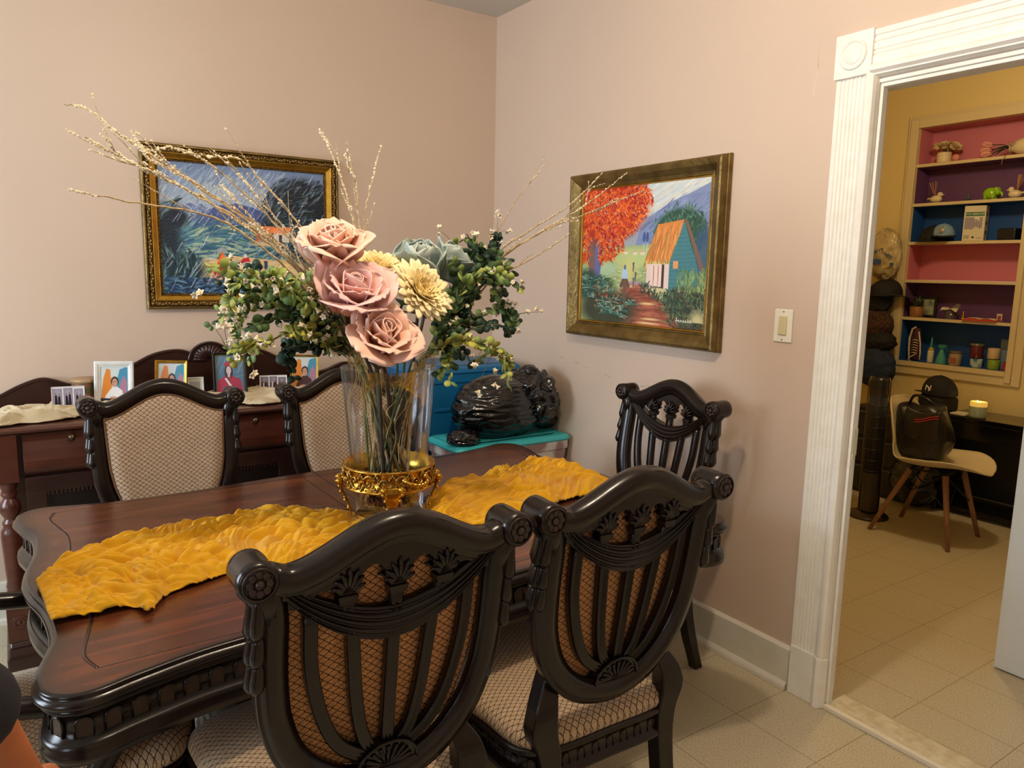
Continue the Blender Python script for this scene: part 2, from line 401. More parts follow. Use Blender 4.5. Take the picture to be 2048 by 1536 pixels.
# ---------------------------------------------------------------- dining table
espresso = mat('espresso_wood', (20, 14, 12), 0.25, noise=(3.5, 0.25, (30, 20, 16), (1, 1, 6)), spec=0.34, coat=0.12, bump=0.03, bscale=90)
espresso_warm = mat('espresso_wood_worn', (52, 32, 22), 0.35, spec=0.5, noise=(40, 0.2, (38, 26, 20)))
def table_top_mat():
    m = bpy.data.materials.new('table_veneer'); m.use_nodes = True; nt = m.node_tree; b = nt.nodes['Principled BSDF']
    N = nt.nodes.new; L = nt.links.new
    b.inputs['Roughness'].default_value = 0.27; b.inputs['Coat Weight'].default_value = 0.12; b.inputs['Coat Roughness'].default_value = 0.15
    tc = N('ShaderNodeTexCoord'); a = N('ShaderNodeAttribute'); a.attribute_name = 'col'
    sa = N('ShaderNodeSeparateColor'); L(a.outputs['Color'], sa.inputs[0])
    def grain(rot, sc):
        mp = N('ShaderNodeMapping'); mp.inputs['Rotation'].default_value = (0, 0, rot); mp.inputs['Scale'].default_value = sc; L(tc.outputs['Object'], mp.inputs[0])
        n = N('ShaderNodeTexNoise'); n.inputs['Scale'].default_value = 3.0; n.inputs['Detail'].default_value = 7; n.inputs['Distortion'].default_value = 0.5; L(mp.outputs[0], n.inputs[0])
        return n.outputs[0]
    g1 = grain(-0.62, (1.1, 9, 1)); g2 = grain(0.0, (14, 1.5, 1))
    mg = N('ShaderNodeMix'); mg.data_type = 'FLOAT'; L(sa.outputs[1], mg.inputs[0]); L(g1, mg.inputs[2]); L(g2, mg.inputs[3])
    r = N('ShaderNodeValToRGB'); e = r.color_ramp.elements
    e[0].position = 0.30; e[0].color = (*lin((70, 34, 21)), 1); e[1].position = 0.75; e[1].color = (*lin((128, 68, 34)), 1)
    x = e.new(0.5); x.color = (*lin((92, 47, 28)), 1)
    L(mg.outputs[0], r.inputs[0])
    mx = N('ShaderNodeMixRGB'); L(sa.outputs[0], mx.inputs[0]); L(r.outputs[0], mx.inputs[1]); mx.inputs[2].default_value = (*lin((44, 24, 17)), 1)
    L(mx.outputs[0], b.inputs['Base Color'])
    return m
TOPZ = 0.762
quarter = [(0.0, 0.580), (0.2, 0.572), (0.42, 0.552), (0.60, 0.556), (0.73, 0.583), (0.815, 0.606), (0.868, 0.585), (0.888, 0.53), (0.877, 0.45), (0.851, 0.34), (0.855, 0.20), (0.876, 0.09), (0.884, 0.0)]
q1 = quarter; q2 = [(x, -y) for x, y in reversed(quarter[:-1])]; q3 = [(-x, -y) for x, y in quarter[1:]]; q4 = [(-x, y) for x, y in reversed(quarter[1:-1])]
outline = smoothpath([(x*0.990, y*0.965) for x, y in q1+q2+q3+q4], 8, closed=True)
def offs(path, d):
    n = len(path); out = []
    for i in range(n):
        p0 = path[i-1]; p1 = path[(i+1) % n]; tx, ty = p1[0]-p0[0], p1[1]-p0[1]; L = math.hypot(tx, ty)
        out.append((path[i][0]-ty/L*d, path[i][1]+tx/L*d))
    return out
TC = (-1.397, -1.598); TR = math.radians(1.2)
table = thing('dining_table', 'long dark wood dining table with serpentine edges and carved black apron', 'table', (TC[0], TC[1], 0), TR)
def ring_surface(rings, name, m, parent, cap0=False, cap1=False, cols=None, bevel=0):
    """rings: list of (path, z)"""
    b = MB(); n = len(rings[0][0]); vs = []; fs = []; cs = []
    for ri, (pth, z) in enumerate(rings):
        for k in range(n): vs.append((pth[k][0], pth[k][1], z))
    for i in range(len(rings)-1):
        for k in range(n):
            k2 = (k+1) % n; fs.append((i*n+k, i*n+k2, (i+1)*n+k2, (i+1)*n+k))
    if cap0: fs.append(tuple(range(n)))
    if cap1: fs.append(tuple((len(rings)-1)*n+k for k in range(n-1, -1, -1)))
    b.add(vs, fs, True)
    if cols: b.c = [c for c in cols for _ in range(n)]
    return b.build(name, m, parent)
# orientation: outline goes clockwise -> offs(+) is outward ; verify by area sign
ar = sum(outline[i][0]*outline[(i+1) % len(outline)][1]-outline[(i+1) % len(outline)][0]*outline[i][1] for i in range(len(outline)))
OS = 1 if ar < 0 else -1
def out(d): return offs(outline, OS*d)
# top veneer surface: rings inward; colour attribute r = dark edge / inlay line, g = border zone
rings = []; cols = []
def scaled(s_): return [(x*s_, y*s_) for x, y in out(-0.006)]
for s_, dark in ((1.0, 0.95), (0.985, 0.75), (0.965, 0.40), (0.93, 0.12), (0.88, 0.02), (0.7, 0), (0.4, 0), (0.02, 0)):
    rings.append((scaled(s_), TOPZ)); cols.append((dark, 0, 0))
ring_surface(rings, 'table_top', table_top_mat(), table, cols=cols, cap1=True)
il = MB()
endc = [(0.800, -0.525), (0.815, -0.46), (0.800, -0.37), (0.785, -0.28), (0.790, -0.16), (0.812, -0.05), (0.815, 0.0)]
endc = [(a_*0.985, b2*0.965) for a_, b2 in endc]; endc = smoothpath(endc + [(a_, -b2) for a_, b2 in reversed(endc[:-1])], 5)
for sx in (-1, 1):
    il.sweep([(sx*a_, b2) for a_, b2 in endc], [(-0.0035, 0.0), (-0.0035, 0.0003), (0.0035, 0.0003), (0.0035, 0.0)], lambda a_, b2, d: (a_, b2, TOPZ+d))
for sy in (-1, 1):
    il.box(-0.788, 0.788, sy*0.5066-0.0022, sy*0.5066+0.0022, TOPZ, TOPZ+0.0003)
il.build('inlay_line', mat('inlay_dark', (48, 22, 14), 0.3, coat=0.3), table)
# moulded edge
ed = [(out(-0.006), TOPZ), (out(0.000), TOPZ-0.001), (out(0.003), TOPZ-0.004), (out(0.000), TOPZ-0.008), (out(0.004), TOPZ-0.010), (out(0.010), TOPZ-0.015), (out(0.011), TOPZ-0.021), (out(0.006), TOPZ-0.027), (out(-0.006), TOPZ-0.030), (out(-0.03), TOPZ-0.031)]
ring_surface(ed, 'table_edge', espresso, table)
# seams between the leaves
sm_ = MB()
for x in (0.0, -0.055): sm_.box(x-0.0012, x+0.0012, -0.552, 0.552, TOPZ-0.001, TOPZ+0.0004)
sm_.build('leaf_seam', mat('seam_dark', (30, 15, 10), 0.5), table)
apr = [(out(-0.014), 0.736), (out(-0.004), 0.734), (out(0.002), 0.727), (out(-0.006), 0.719), (out(-0.013), 0.716), (out(-0.015), 0.690), (out(-0.014), 0.672), (out(-0.002), 0.668), (out(0.004), 0.660), (out(0.002), 0.655), (out(0.006), 0.650), (out(0.004), 0.632), (out(-0.012), 0.629), (out(-0.035), 0.629), (out(-0.035), 0.735)]
ring_surface(apr, 'apron', espresso, table)
# carved arches round the apron: a recessed panel framed by a raised arch bead
base_o = out(-0.013); n = len(base_o)
seg = [math.dist(base_o[i], base_o[(i+1) % n]) for i in range(n)]; tot = sum(seg)
def along(s_):
    s_ = s_ % tot
    for i in range(n):
        if s_ <= seg[i]:
            a, b_ = base_o[i], base_o[(i+1) % n]; t = s_/seg[i]
            dx, dy = b_[0]-a[0], b_[1]-a[1]; L_ = math.hypot(dx, dy)
            return (a[0]+dx*t, a[1]+dy*t), (dx/L_, dy/L_)
        s_ -= seg[i]
    return base_o[0], (1, 0)
NA = int(tot/0.047); arc = MB(); arp = MB()
for k in range(NA):
    (px_, py_), (tx, ty) = along(k*tot/NA); nx_, ny_ = (-ty*OS, tx*OS)
    def fn(a, b_, d, px_=px_, py_=py_, tx=tx, ty=ty, nx_=nx_, ny_=ny_): return (px_+tx*a+nx_*d, py_+ty*a+ny_*d, b_)
    pth = [(-0.0145, 0.676)]+[(-0.0145*math.cos(t), 0.6985+0.0125*math.sin(t)) for t in np.linspace(0, PI, 9)]+[(0.0145, 0.676)]
    arc.sweep(pth, [(-0.0016, -0.003), (0.0016, -0.003), (0.0012, 0.0022), (-0.0012, 0.0022)], fn, caps=True)
    arp.prism(pth, -0.006, 0.0002, fn)
arc.build('carved_arches', espresso, table); arp.build('arch_panels', espresso_warm, table)
# two pedestals with scrolled feet on a plinth
for sx in (-0.42, 0.42):
    M = Matrix.Translation((sx, 0, 0))
    p = MB(); p.lathe([(0.16, 0.10), (0.17, 0.13), (0.12, 0.16), (0.09, 0.20), (0.075, 0.26), (0.10, 0.34), (0.125, 0.42), (0.12, 0.48), (0.08, 0.54), (0.10, 0.58), (0.14, 0.60), (0.14, 0.64), (0.0, 0.64)], 28, M)
    p.build('pedestal', espresso, table)
    for sy in (-1, 1):
        fpts = smoothpath([(0.10, 0.30), (0.20, 0.27), (0.28, 0.17), (0.33, 0.07), (0.39, 0.03)], 5)
        f = MB(); f.tube([(sx, sy*a, b_) for a, b_ in fpts], [0.050-0.02*i/len(fpts) for i in range(len(fpts))], 10)
        f.ball((sx, sy*0.395, 0.035), 0.036, sc=(1, 1.1, 1)); f.build('foot', espresso, table)
pb = MB(); pb.prism([(-0.62, -0.17), (0.62, -0.17), (0.62, 0.17), (-0.62, 0.17)], 0.0, 0.07, lambda a, b_, d: (a, b_, d)); pb.prism([(-0.58, -0.14), (0.58, -0.14), (0.58, 0.14), (-0.58, 0.14)], 0.07, 0.11, lambda a, b_, d: (a, b_, d))
pb.build('base_plinth', espresso, table, bevel=0.008)

# ---------------------------------------------------------------- dining chairs
def fabric_mat(name, base, line, kx, kz, vert):
    m = bpy.data.materials.new(name); m.use_nodes = True; nt = m.node_tree; b = nt.nodes['Principled BSDF']
    N = nt.nodes.new; L = nt.links.new
    b.inputs['Roughness'].default_value = 0.85; b.inputs['Sheen Weight'].default_value = 0.25; b.inputs['Specular IOR Level'].default_value = 0.2
    tc = N('ShaderNodeTexCoord'); sep = N('ShaderNodeSeparateXYZ'); L(tc.outputs['Object'], sep.inputs[0])
    def mth(op, a, b2=None):
        n = N('ShaderNodeMath'); n.operation = op
        for i, v in enumerate((a, b2)):
            if v is None: continue
            if isinstance(v, (int, float)): n.inputs[i].default_value = v
            else: L(v, n.inputs[i])
        return n.outputs[0]
    u = mth('MULTIPLY', sep.outputs[0], kx); v = mth('MULTIPLY', sep.outputs[2] if vert else sep.outputs[1], kz)
    # wobble gives the quatrefoil feel of the woven lattice
    p = mth('ADD', mth('ADD', u, v), mth('MULTIPLY', mth('SINE', mth('MULTIPLY', mth('SUBTRACT', u, v), 2*PI)), 0.04))
    q = mth('ADD', mth('SUBTRACT', u, v), mth('MULTIPLY', mth('SINE', mth('MULTIPLY', mth('ADD', u, v), 2*PI)), 0.04))
    def ln(s_, w_): return mth('GREATER_THAN', mth('ABSOLUTE', mth('SUBTRACT', mth('FRACT', mth('ADD', s_, 50.0)), 0.5)), 0.5-w_)
    g = mth('MAXIMUM', ln(p, 0.062), ln(q, 0.062))
    n1 = N('ShaderNodeTexNoise'); n1.inputs['Scale'].default_value = 420; n1.inputs['Detail'].default_value = 2; L(tc.outputs['Object'], n1.inputs[0])
    r = N('ShaderNodeValToRGB'); r.color_ramp.elements[0].position = 0.35; r.color_ramp.elements[1].position = 0.65
    r.color_ramp.elements[0].color = (*lin(tuple(int(c*0.8) for c in base)), 1); r.color_ramp.elements[1].color = (*lin(tuple(min(255, int(c*1.12)) for c in base)), 1)
    L(n1.outputs[0], r.inputs[0])
    mx = N('ShaderNodeMixRGB'); L(g, mx.inputs[0]); L(r.outputs[0], mx.inputs[1]); mx.inputs[2].default_value = (*lin(line), 1)
    L(mx.outputs[0], b.inputs['Base Color'])
    bp = N('ShaderNodeBump'); bp.inputs['Strength'].default_value = 0.5; bp.inputs['Distance'].default_value = 0.0012; inv = mth('SUBTRACT', 1.0, g); L(inv, bp.inputs['Height']); L(bp.outputs[0], b.inputs['Normal'])
    return m
fab_back = fabric_mat('lattice_fabric_back', (190, 166, 140), (78, 50, 28), 52.0, 64.0, True)
fab_seat = fabric_mat('lattice_fabric_seat', (190, 164, 132), (66, 46, 32), 52.0, 64.0, False)
fab_rear = fabric_mat('lattice_fabric_rear', (206, 152, 100), (58, 32, 16), 52.0, 64.0, True)

LEAN = 0.15
def BK(a, b_, d):
    if b_ > 0.55: b_ = b_ + 0.025*min(1, (b_-0.55)/0.3)
    return BK0(a*0.965, b_, d)
def BK0(a, b_, d):
    """backrest plane: a across, b height, d toward the back (rear = +d) ; chair faces +y"""
    return (a, -0.20-LEAN*(b_-0.5)-d + 0.05*(1-min(1, abs(a)/0.25)**2)*(-1)*0.35, b_)
# shield centre line from left ear down and round to right ear
half = [(-0.236, 0.985), (-0.223, 0.955), (-0.216, 0.90), (-0.216, 0.84), (-0.214, 0.78), (-0.206, 0.72), (-0.182, 0.655), (-0.142, 0.605), (-0.083, 0.567), (0.0, 0.550)]
shield = smoothpath(half + [(-a, b_) for a, b_ in reversed(half[:-1])], 5)
def crest_z(x):
    t = abs(x)/0.236
    return 0.990 + 0.069*(0.5+0.5*math.cos(PI*min(1, t*1.18))) + 0.020*max(0, (t-0.78)/0.22)**1.5
def make_chair(pad=True):
    t = thing('dining_chair', 'x', 'chair')
    # -- frame : stiles and U bottom, moulded section
    W = 0.028
    prof = [(-W, -0.010), (-W*0.85, -0.018), (-W*0.35, -0.023), (W*0.35, -0.022), (W*0.8, -0.015), (W, -0.008), (W, 0.010), (W*0.72, 0.013), (W*0.66, 0.019), (0, 0.024), (-W*0.66, 0.020), (-W*0.72, 0.015), (-W*0.9, 0.016), (-W, 0.012)]
    wid = [1.0]*len(shield)
    f = MB(); f.sweep(shield, prof, BK, wid=wid); f.build('back_frame', espresso, t)
    # -- crest rail
    xs = np.linspace(-0.222, 0.222, 41)
    path = [(x, crest_z(x)-0.026) for x in xs]
    cprof = [(-0.027, -0.014), (-0.010, -0.022), (0.012, -0.028), (0.024, -0.020), (0.028, -0.004), (0.026, 0.012), (0.020, 0.026), (0.004, 0.030), (-0.012, 0.026), (-0.022, 0.015), (-0.027, 0.017), (-0.031, 0.012), (-0.031, -0.008)]
    f = MB(); f.sweep(path, cprof, BK); f.build('crest_rail', espresso, t)
    # -- ears: short scrolled drums with a rosette at either end
    for sx in (-1, 1):
        f = MB(); c = Vector(BK(sx*0.243, 0.985, 0)); M = Matrix.Translation(c) @ Matrix.Rotation(PI/2, 4, 'X')
        f.lathe([(0.0, -0.040), (0.027, -0.040), (0.0315, -0.036), (0.032, -0.02), (0.031, 0.0), (0.032, 0.02), (0.0315, 0.036), (0.027, 0.040), (0.0, 0.040)], 28, M, caps=False)
        # neck that joins the scroll to the stile and to the crest
        f.tube([BK(sx*0.243, 0.975, 0), BK(sx*0.224, 0.945, 0), BK(sx*0.216, 0.90, 0)], [0.030, 0.028, 0.022], 12)
        ear = f.build('ear_scroll', espresso, t)
        for e in (-1, 1):
            r = MB(); Mr = Matrix.Translation(c + Vector((0, -e*0.040, 0))) @ Matrix.Rotation(e*PI/2, 4, 'X')
            r.lathe([(0.008, 0), (0.007, 0.004), (0.0, 0.006)], 12, Mr)
            for k in range(8):
                a = 2*PI*k/8
                r.ball(Mr @ Vector((0.015*math.cos(a), 0.015*math.sin(a), 0.0005)), 0.007, 8, 6, (1, 0.45, 1))
            r.sweep([(0.025*math.cos(2*PI*k/24), 0.025*math.sin(2*PI*k/24)) for k in range(24)], [(-0.0015, 0), (0.0015, 0), (0, 0.003)], lambda a, b_, d, Mr=Mr: tuple(Mr @ Vector((a, b_, d))), closed=True)
            r.build('rosette', espresso_warm, ear)
    # -- carved drapery drops beside the stiles
    for sx in (-1, 1):
        f = MB()
        for (zt, ln, off) in [(0.955, 0.078, 0.0), (0.885, 0.054, 0.006), (0.838, 0.052, 0.010)]:
            for dd, oo in ((-0.012, 0.0), (0.006, 0.006), (0.018, 0.0)):
                pts = [BK(sx*(0.238+oo+0.003*k/4), zt-ln*k/5, dd) for k in range(6)]
                f.tube(pts, [0.007, 0.010, 0.011, 0.0125, 0.0135, 0.007], 8)
        f.build('carved_drop', espresso, t)
    # -- pierced splat: arcaded plate, three columns, swag, five ribs, hub
    f = MB()
    def arch(x):
        ax = abs(x); z = 0.922
        for c, hw, top in ((0.047, 0.032, 0.978), (0.132, 0.028, 0.946)):
            u = (ax-c)/hw
            if abs(u) < 1: z = max(z, 0.922+(top-0.922)*math.sqrt(1-u*u))
        return min(z, crest_z(x)-0.055)
    X = np.linspace(-0.192, 0.192, 97)
    up = [(x, crest_z(x)-0.045) for x in X]; lo = [(x, arch(x)-0.004) for x in X]
    vs = []; fs = []
    for i in range(len(X)):
        for p in (up[i], lo[i]):
            vs.append(BK(p[0], p[1], -0.004)); vs.append(BK(p[0], p[1], 0.014))
    for i in range(len(X)-1):
        a = i*4; b_ = a+4
        fs += [(a, b_, b_+2, a+2), (a+1, a+3, b_+3, b_+1), (a, a+1, b_+1, b_), (a+2, b_+2, b_+3, a+3)]
    f.add(vs, fs, False)
    for cx in (-0.092, 0.0, 0.092):   # columns and capitals with plumes
        f.box_ = None
        f.sweep([(cx*1.0, 0.930), (cx*0.97, 0.89), (cx*0.94, 0.865)], [(-0.0125, -0.005), (-0.0125, 0.010), (-0.006, 0.014), (0, 0.010), (0.006, 0.014), (0.0125, 0.010), (0.0125, -0.005)], BK)
        f.prism([(cx-0.015, 0.912), (cx+0.015, 0.912), (cx+0.018, 0.926), (cx-0.018, 0.926)], -0.008, 0.018, BK)
        for dsg in (-0.013, 0.018):
            for k in range(-3, 4):
                a = k*0.42; ll = 0.046-0.005*abs(k)
                p0 = (cx+k*0.002, 0.934); p1 = (cx+math.sin(a)*ll*0.6, 0.934+math.cos(a)*ll*0.7); p2 = (cx+math.sin(a)*ll*1.0, 0.934+math.cos(a)*ll)
                f.tube([BK(*p0, dsg*0.8), BK(*p1, dsg), BK(*p2, dsg*0.75)], [0.004, 0.005, 0.002], 6)
    def swagfn(w_):
        pass
    K = 31
    cen = [(-0.196+0.392*k/(K-1), 0.955-0.098*math.sin(PI*k/(K-1))**0.85) for k in range(K)]
    wd = [0.35+0.65*math.sin(PI*k/(K-1)) for k in range(K)]
    sp_ = []
    for k in range(25):
        u = -1+2*k/24; sp_.append((u*0.029, 0.012+0.004*math.cos(u*PI*4)+0.006*(1-u*u)))
    sp_ = [(-0.029, -0.010)] + sp_ + [(0.029, -0.010)] + [(u*0.029, -0.010-0.003*math.cos(u*PI*4)-0.006*(1-u*u)) for u in np.linspace(1, -1, 19)]
    f.sweep(cen, sp_, BK, wid=wd)
    rib = [(-0.012, -0.008), (-0.012, 0.009), (-0.0075, 0.013), (-0.004, 0.009), (0, 0.014), (0.004, 0.009), (0.0075, 0.013), (0.012, 0.009), (0.012, -0.008), (0, -0.012)]
    for x0, xb, x1 in ((-0.152, -0.148, -0.040), (-0.078, -0.073, -0.020), (0.0, 0.0, 0.0), (0.078, 0.073, 0.020), (0.152, 0.148, 0.040)):
        z0 = 0.90 if abs(x0) > 0.1 else (0.862 if abs(x0) > 0.05 else 0.85)
        pth = smoothpath([(x0, z0), (xb, 0.80), ((xb*0.86), 0.71), ((xb*0.5+x1*0.5), 0.645), (x1, 0.605)], 5)
        f.sweep(pth, rib, BK)
    hub = [(0.062*math.cos(a), 0.578+0.048*math.sin(a)) for a in np.linspace(0, PI, 17)]
    f.prism(hub, -0.012, 0.015, BK)
    for k in range(9):
        a = PI*(k+0.5)/9; f.tube([BK(0.01*math.cos(a), 0.583, 0.016), BK(0.05*math.cos(a), 0.583+0.036*math.sin(a), 0.017)], [0.003, 0.0045], 6)
    f.sweep(hub, [(-0.003, 0.014), (0.003, 0.014), (0.002, 0.020), (-0.002, 0.020)], BK)
    f.build('splat', espresso, t)
    # -- upholstered back pad (front of the shield)
    if pad:
        def edge(zv):  # half width of the opening at height z
            pts = [(0.575, 0.03), (0.60, 0.10), (0.65, 0.150), (0.72, 0.176), (0.78, 0.188), (0.85, 0.192), (0.97, 0.197), (1.1, 0.20)]
            for (z0, w0), (z1, w1) in zip(pts, pts[1:]):
                if z0 <= zv <= z1: return w0+(w1-w0)*(zv-z0)/(z1-z0)
            return 0.03
        def padfn(dep, dome):
            def g(u, v):
                x_ = (u*2-1)
                zlo = 0.577; 
                # height varies with the crest
                zt = crest_z(x_*0.197)-0.052
                zz = zlo+(zt-zlo)*v; hw = edge(zz); x = x_*hw
                zt = crest_z(x)-0.052; zz = zlo+(zt-zlo)*v; x = x_*edge(zz)
                e = min(1, (1-abs(x_))*6)*min(1, v*6)*min(1, (1-v)*6)
                return BK(x, zz, dep+dome*math.sqrt(max(0, e)))
            return g
        f = MB(); f.grid(padfn(-0.018, -0.016), 33, 41); f.build('back_cushion', fab_back, t)
        f = MB(); f.grid(padfn(-0.0165, 0.0), 33, 41)
        # piping round the cushion
        f.build('cushion_rear', fab_rear, t)
        g = padfn(-0.020, 0)
        ringp = [g(u, 0.0) for u in np.linspace(0, 1, 12)]+[g(1, v) for v in np.linspace(0, 1, 30)[1:]]+[g(u, 1) for u in np.linspace(1, 0, 30)[1:]]+[g(0, v) for v in np.linspace(1, 0, 30)[1:]]
        f = MB(); f.tube(ringp, 0.0035, 6); f.build('piping', mat('piping_brown', (104, 72, 44), 0.8), t)
    # -- seat
    def seat_half(yf):  # yf 0 rear .. 1 front
        return 0.215+0.055*min(1, yf*1.15)
    SO = smoothpath([(-0.205, -0.215), (-0.245, -0.06), (-0.268, 0.10), (-0.262, 0.20), (-0.17, 0.245), (0, 0.262), (0.17, 0.245), (0.262, 0.20), (0.268, 0.10), (0.245, -0.06), (0.205, -0.215), (0.0, -0.235)], 6, closed=True)
    n = len(SO)
    def off2(d): 
        o = offs(SO, d); o2 = offs(SO, -d)
        return o if (abs(o[0][0]) > abs(SO[0][0])) == (d > 0) else o2
    b_ = MB(); vs = []; fs = []
    rg = [(off2(-0.004), 0.455), (off2(0.002), 0.470), (off2(-0.004), 0.486)]
    for s_, z in ((0.93, 0.499), (0.80, 0.508), (0.6, 0.513), (0.35, 0.516), (0.02, 0.517)): rg.append(([(x*s_, y*s_+0.01*(1-s_)) for x, y in SO], z))
    for pth, z in rg: vs += [(x, y, z) for x, y in pth]
    for i in range(len(rg)-1):
        for k in range(n): k2 = (k+1) % n; fs.append((i*n+k, i*n+k2, (i+1)*n+k2, (i+1)*n+k))
    b_.add(vs, fs); b_.build('seat_cushion', fab_seat, t)
    b_ = MB(); vs = []; fs = []
    rg = [(off2(-0.006), 0.458), (off2(0.006), 0.456), (off2(0.008), 0.448), (off2(0.0), 0.443), (off2(0.0), 0.404), (off2(0.008), 0.400), (off2(0.010), 0.390), (off2(0.002), 0.383), (off2(-0.02), 0.383), (off2(-0.02), 0.458)]
    for pth, z in rg: vs += [(x, y, z) for x, y in pth]
    for i in range(len(rg)-1):
        for k in range(n): k2 = (k+1) % n; fs.append((i*n+k, i*n+k2, (i+1)*n+k2, (i+1)*n+k))
    b_.add(vs, fs); b_.build('seat_rail', espresso, t)
    # arches on the seat rail
    po = off2(0.0); sg = [math.dist(po[i], po[(i+1) % n]) for i in range(n)]; tt = sum(sg); ca = MB(); acc = 0; step = tt/44; nxt = 0; i = 0
    for i in range(n):
        while nxt < acc+sg[i]:
            u = (nxt-acc)/sg[i]; a0, a1 = po[i], po[(i+1) % n]; L_ = sg[i]; tx, ty = (a1[0]-a0[0])/L_, (a1[1]-a0[1])/L_
            px_, py_ = a0[0]+tx*L_*u, a0[1]+ty*L_*u
            nx_, ny_ = (ty, -tx)
            if nx_*px_+ny_*py_ < 0: nx_, ny_ = -nx_, -ny_
            fn = lambda a, b2, d, px_=px_, py_=py_, tx=tx, ty=ty, nx_=nx_, ny_=ny_: (px_+tx*a+nx_*d, py_+ty*a+ny_*d, b2)
            ca.sweep([(-0.0095, 0.408)]+[(-0.0095*math.cos(q), 0.425+0.010*math.sin(q)) for q in np.linspace(0, PI, 7)]+[(0.0095, 0.408)], [(-0.0014, -0.003), (0.0014, -0.003), (0.001, 0.002), (-0.001, 0.002)], fn)
            nxt += step
        acc += sg[i]
    ca.build('carved_arches', espresso, t)
    # -- legs
    for sx in (-1, 1):
        f = MB()   # rear leg: rises to meet the shield, splays backwards
        pth = smoothpath([(0.150, -0.188, 0.615), (0.178, -0.215, 0.555), (0.186, -0.222, 0.50), (0.170, -0.222, 0.44), (0.168, -0.228, 0.34), (0.172, -0.252, 0.18), (0.180, -0.305, 0.0)], 5)
        ws = np.interp(np.linspace(0, 1, len(pth)), [0, 0.15, 0.3, 0.42, 0.6, 1], [0.016, 0.028, 0.034, 0.030, 0.024, 0.019])
        vs = []; fs = []
        for i, (a, y, z) in enumerate(pth):
            w_ = ws[i]; d_ = 0.021 if z > 0.1 else 0.019
            vs += [(sx*a-w_, y-d_, z), (sx*a+w_, y-d_, z), (sx*a+w_, y+d_, z), (sx*a-w_, y+d_, z)]
        for i in range(len(pth)-1):
            for k in range(4): k2 = (k+1) % 4; fs.append((i*4+k, (i+1)*4+k, (i+1)*4+k2, i*4+k2))
        fs += [(0, 1, 2, 3), tuple((len(pth)-1)*4+k for k in (3, 2, 1, 0))]
        f.add(vs, fs, False); f.build('leg', espresso, t, bevel=0.004)
        f = MB()   # front leg : carved cabriole
        pp = smoothpath([(0.225, 0.205, 0.40), (0.235, 0.222, 0.33), (0.222, 0.21, 0.22), (0.212, 0.20, 0.12), (0.222, 0.215, 0.05), (0.225, 0.222, 0.018)], 5)
        f.tube([(sx*a, y, z) for a, y, z in pp], list(np.interp(np.linspace(0, 1, len(pp)), [0, 0.2, 0.5, 0.75, 0.9, 1], [0.030, 0.038, 0.024, 0.017, 0.024, 0.026])), 12)
        f.ball((sx*0.225, 0.224, 0.027), 0.027, 12, 8)
        f.build('leg', espresso, t)
    return t
def add_arms(t):
    for sx in (-1, 1):
        f = MB()
        pth = smoothpath([BK(sx*0.215, 0.735, 0), (sx*0.255, -0.14, 0.685), (sx*0.272, 0.00, 0.655), (sx*0.272, 0.08, 0.64), (sx*0.268, 0.13, 0.625), (sx*0.266, 0.142, 0.600)], 6)
        f.sweep([(0, 0)]*0+[(i, 0) for i in range(0)], [(0, 0)], lambda a, b_, d: (a, b_, d)) if False else None
        vs = []; fs = []; k_ = 10; m_ = len(pth)
        f.tube(pth, [0.020]+[0.021]*(m_-2)+[0.018], 12); f.ball(pth[-1], 0.020, 12, 8)
        f.build('armrest', espresso, t)
        f = MB(); f.tube(smoothpath([(sx*0.268, 0.09, 0.63), (sx*0.272, 0.11, 0.58), (sx*0.270, 0.085, 0.54), (sx*0.266, 0.04, 0.46), (sx*0.262, 0.03, 0.40)], 5), [0.018, 0.018, 0.019, 0.02, 0.021]*4+[0.024], 10) if False else f.tube(smoothpath([(sx*0.268, 0.09, 0.63), (sx*0.272, 0.11, 0.58), (sx*0.270, 0.085, 0.54), (sx*0.266, 0.04, 0.46), (sx*0.262, 0.03, 0.40)], 5), list(np.linspace(0.017, 0.028, 21)), 10)
        f.build('arm_support', espresso, t)
proto = make_chair(True); chairB = copy_tree(proto); chairC = copy_tree(proto); chairD = copy_tree(proto); chairF = copy_tree(proto)
chairE = make_chair(False)
GRP = 'carved dark dining chairs round the table'
def place(t, x, y, rz, label):
    t.location = (x, y, 0); t.rotation_euler = (0, 0, rz); t['label'] = label; t['group'] = GRP
# chair faces +y locally; ear offset from origin: -0.20 - .15*.5 = -0.275
place(proto, -1.740, -2.165, math.radians(-0.8), 'dark carved shield-back chair standing in front of the table, nearest the camera')
place(chairB, -1.180, -2.165, math.radians(-1.5), 'dark carved shield-back chair at the table front, nearer the doorway')
place(chairC, -1.838, -1.045, math.radians(180), 'dark chair with beige lattice cushion behind the table, before the white photo frame')
place(chairD, -1.178, -1.045, math.radians(180), 'dark chair with beige lattice cushion behind the table, half hidden by the vase')
place(chairE, -0.485, -1.590, math.radians(90), 'dark open slat-back chair without back cushion, at the table end against the right wall')
place(chairF, -2.235, -1.745, math.radians(-90), 'dark armchair with lattice seat pushed in at the left end of the table')
add_arms(chairF)
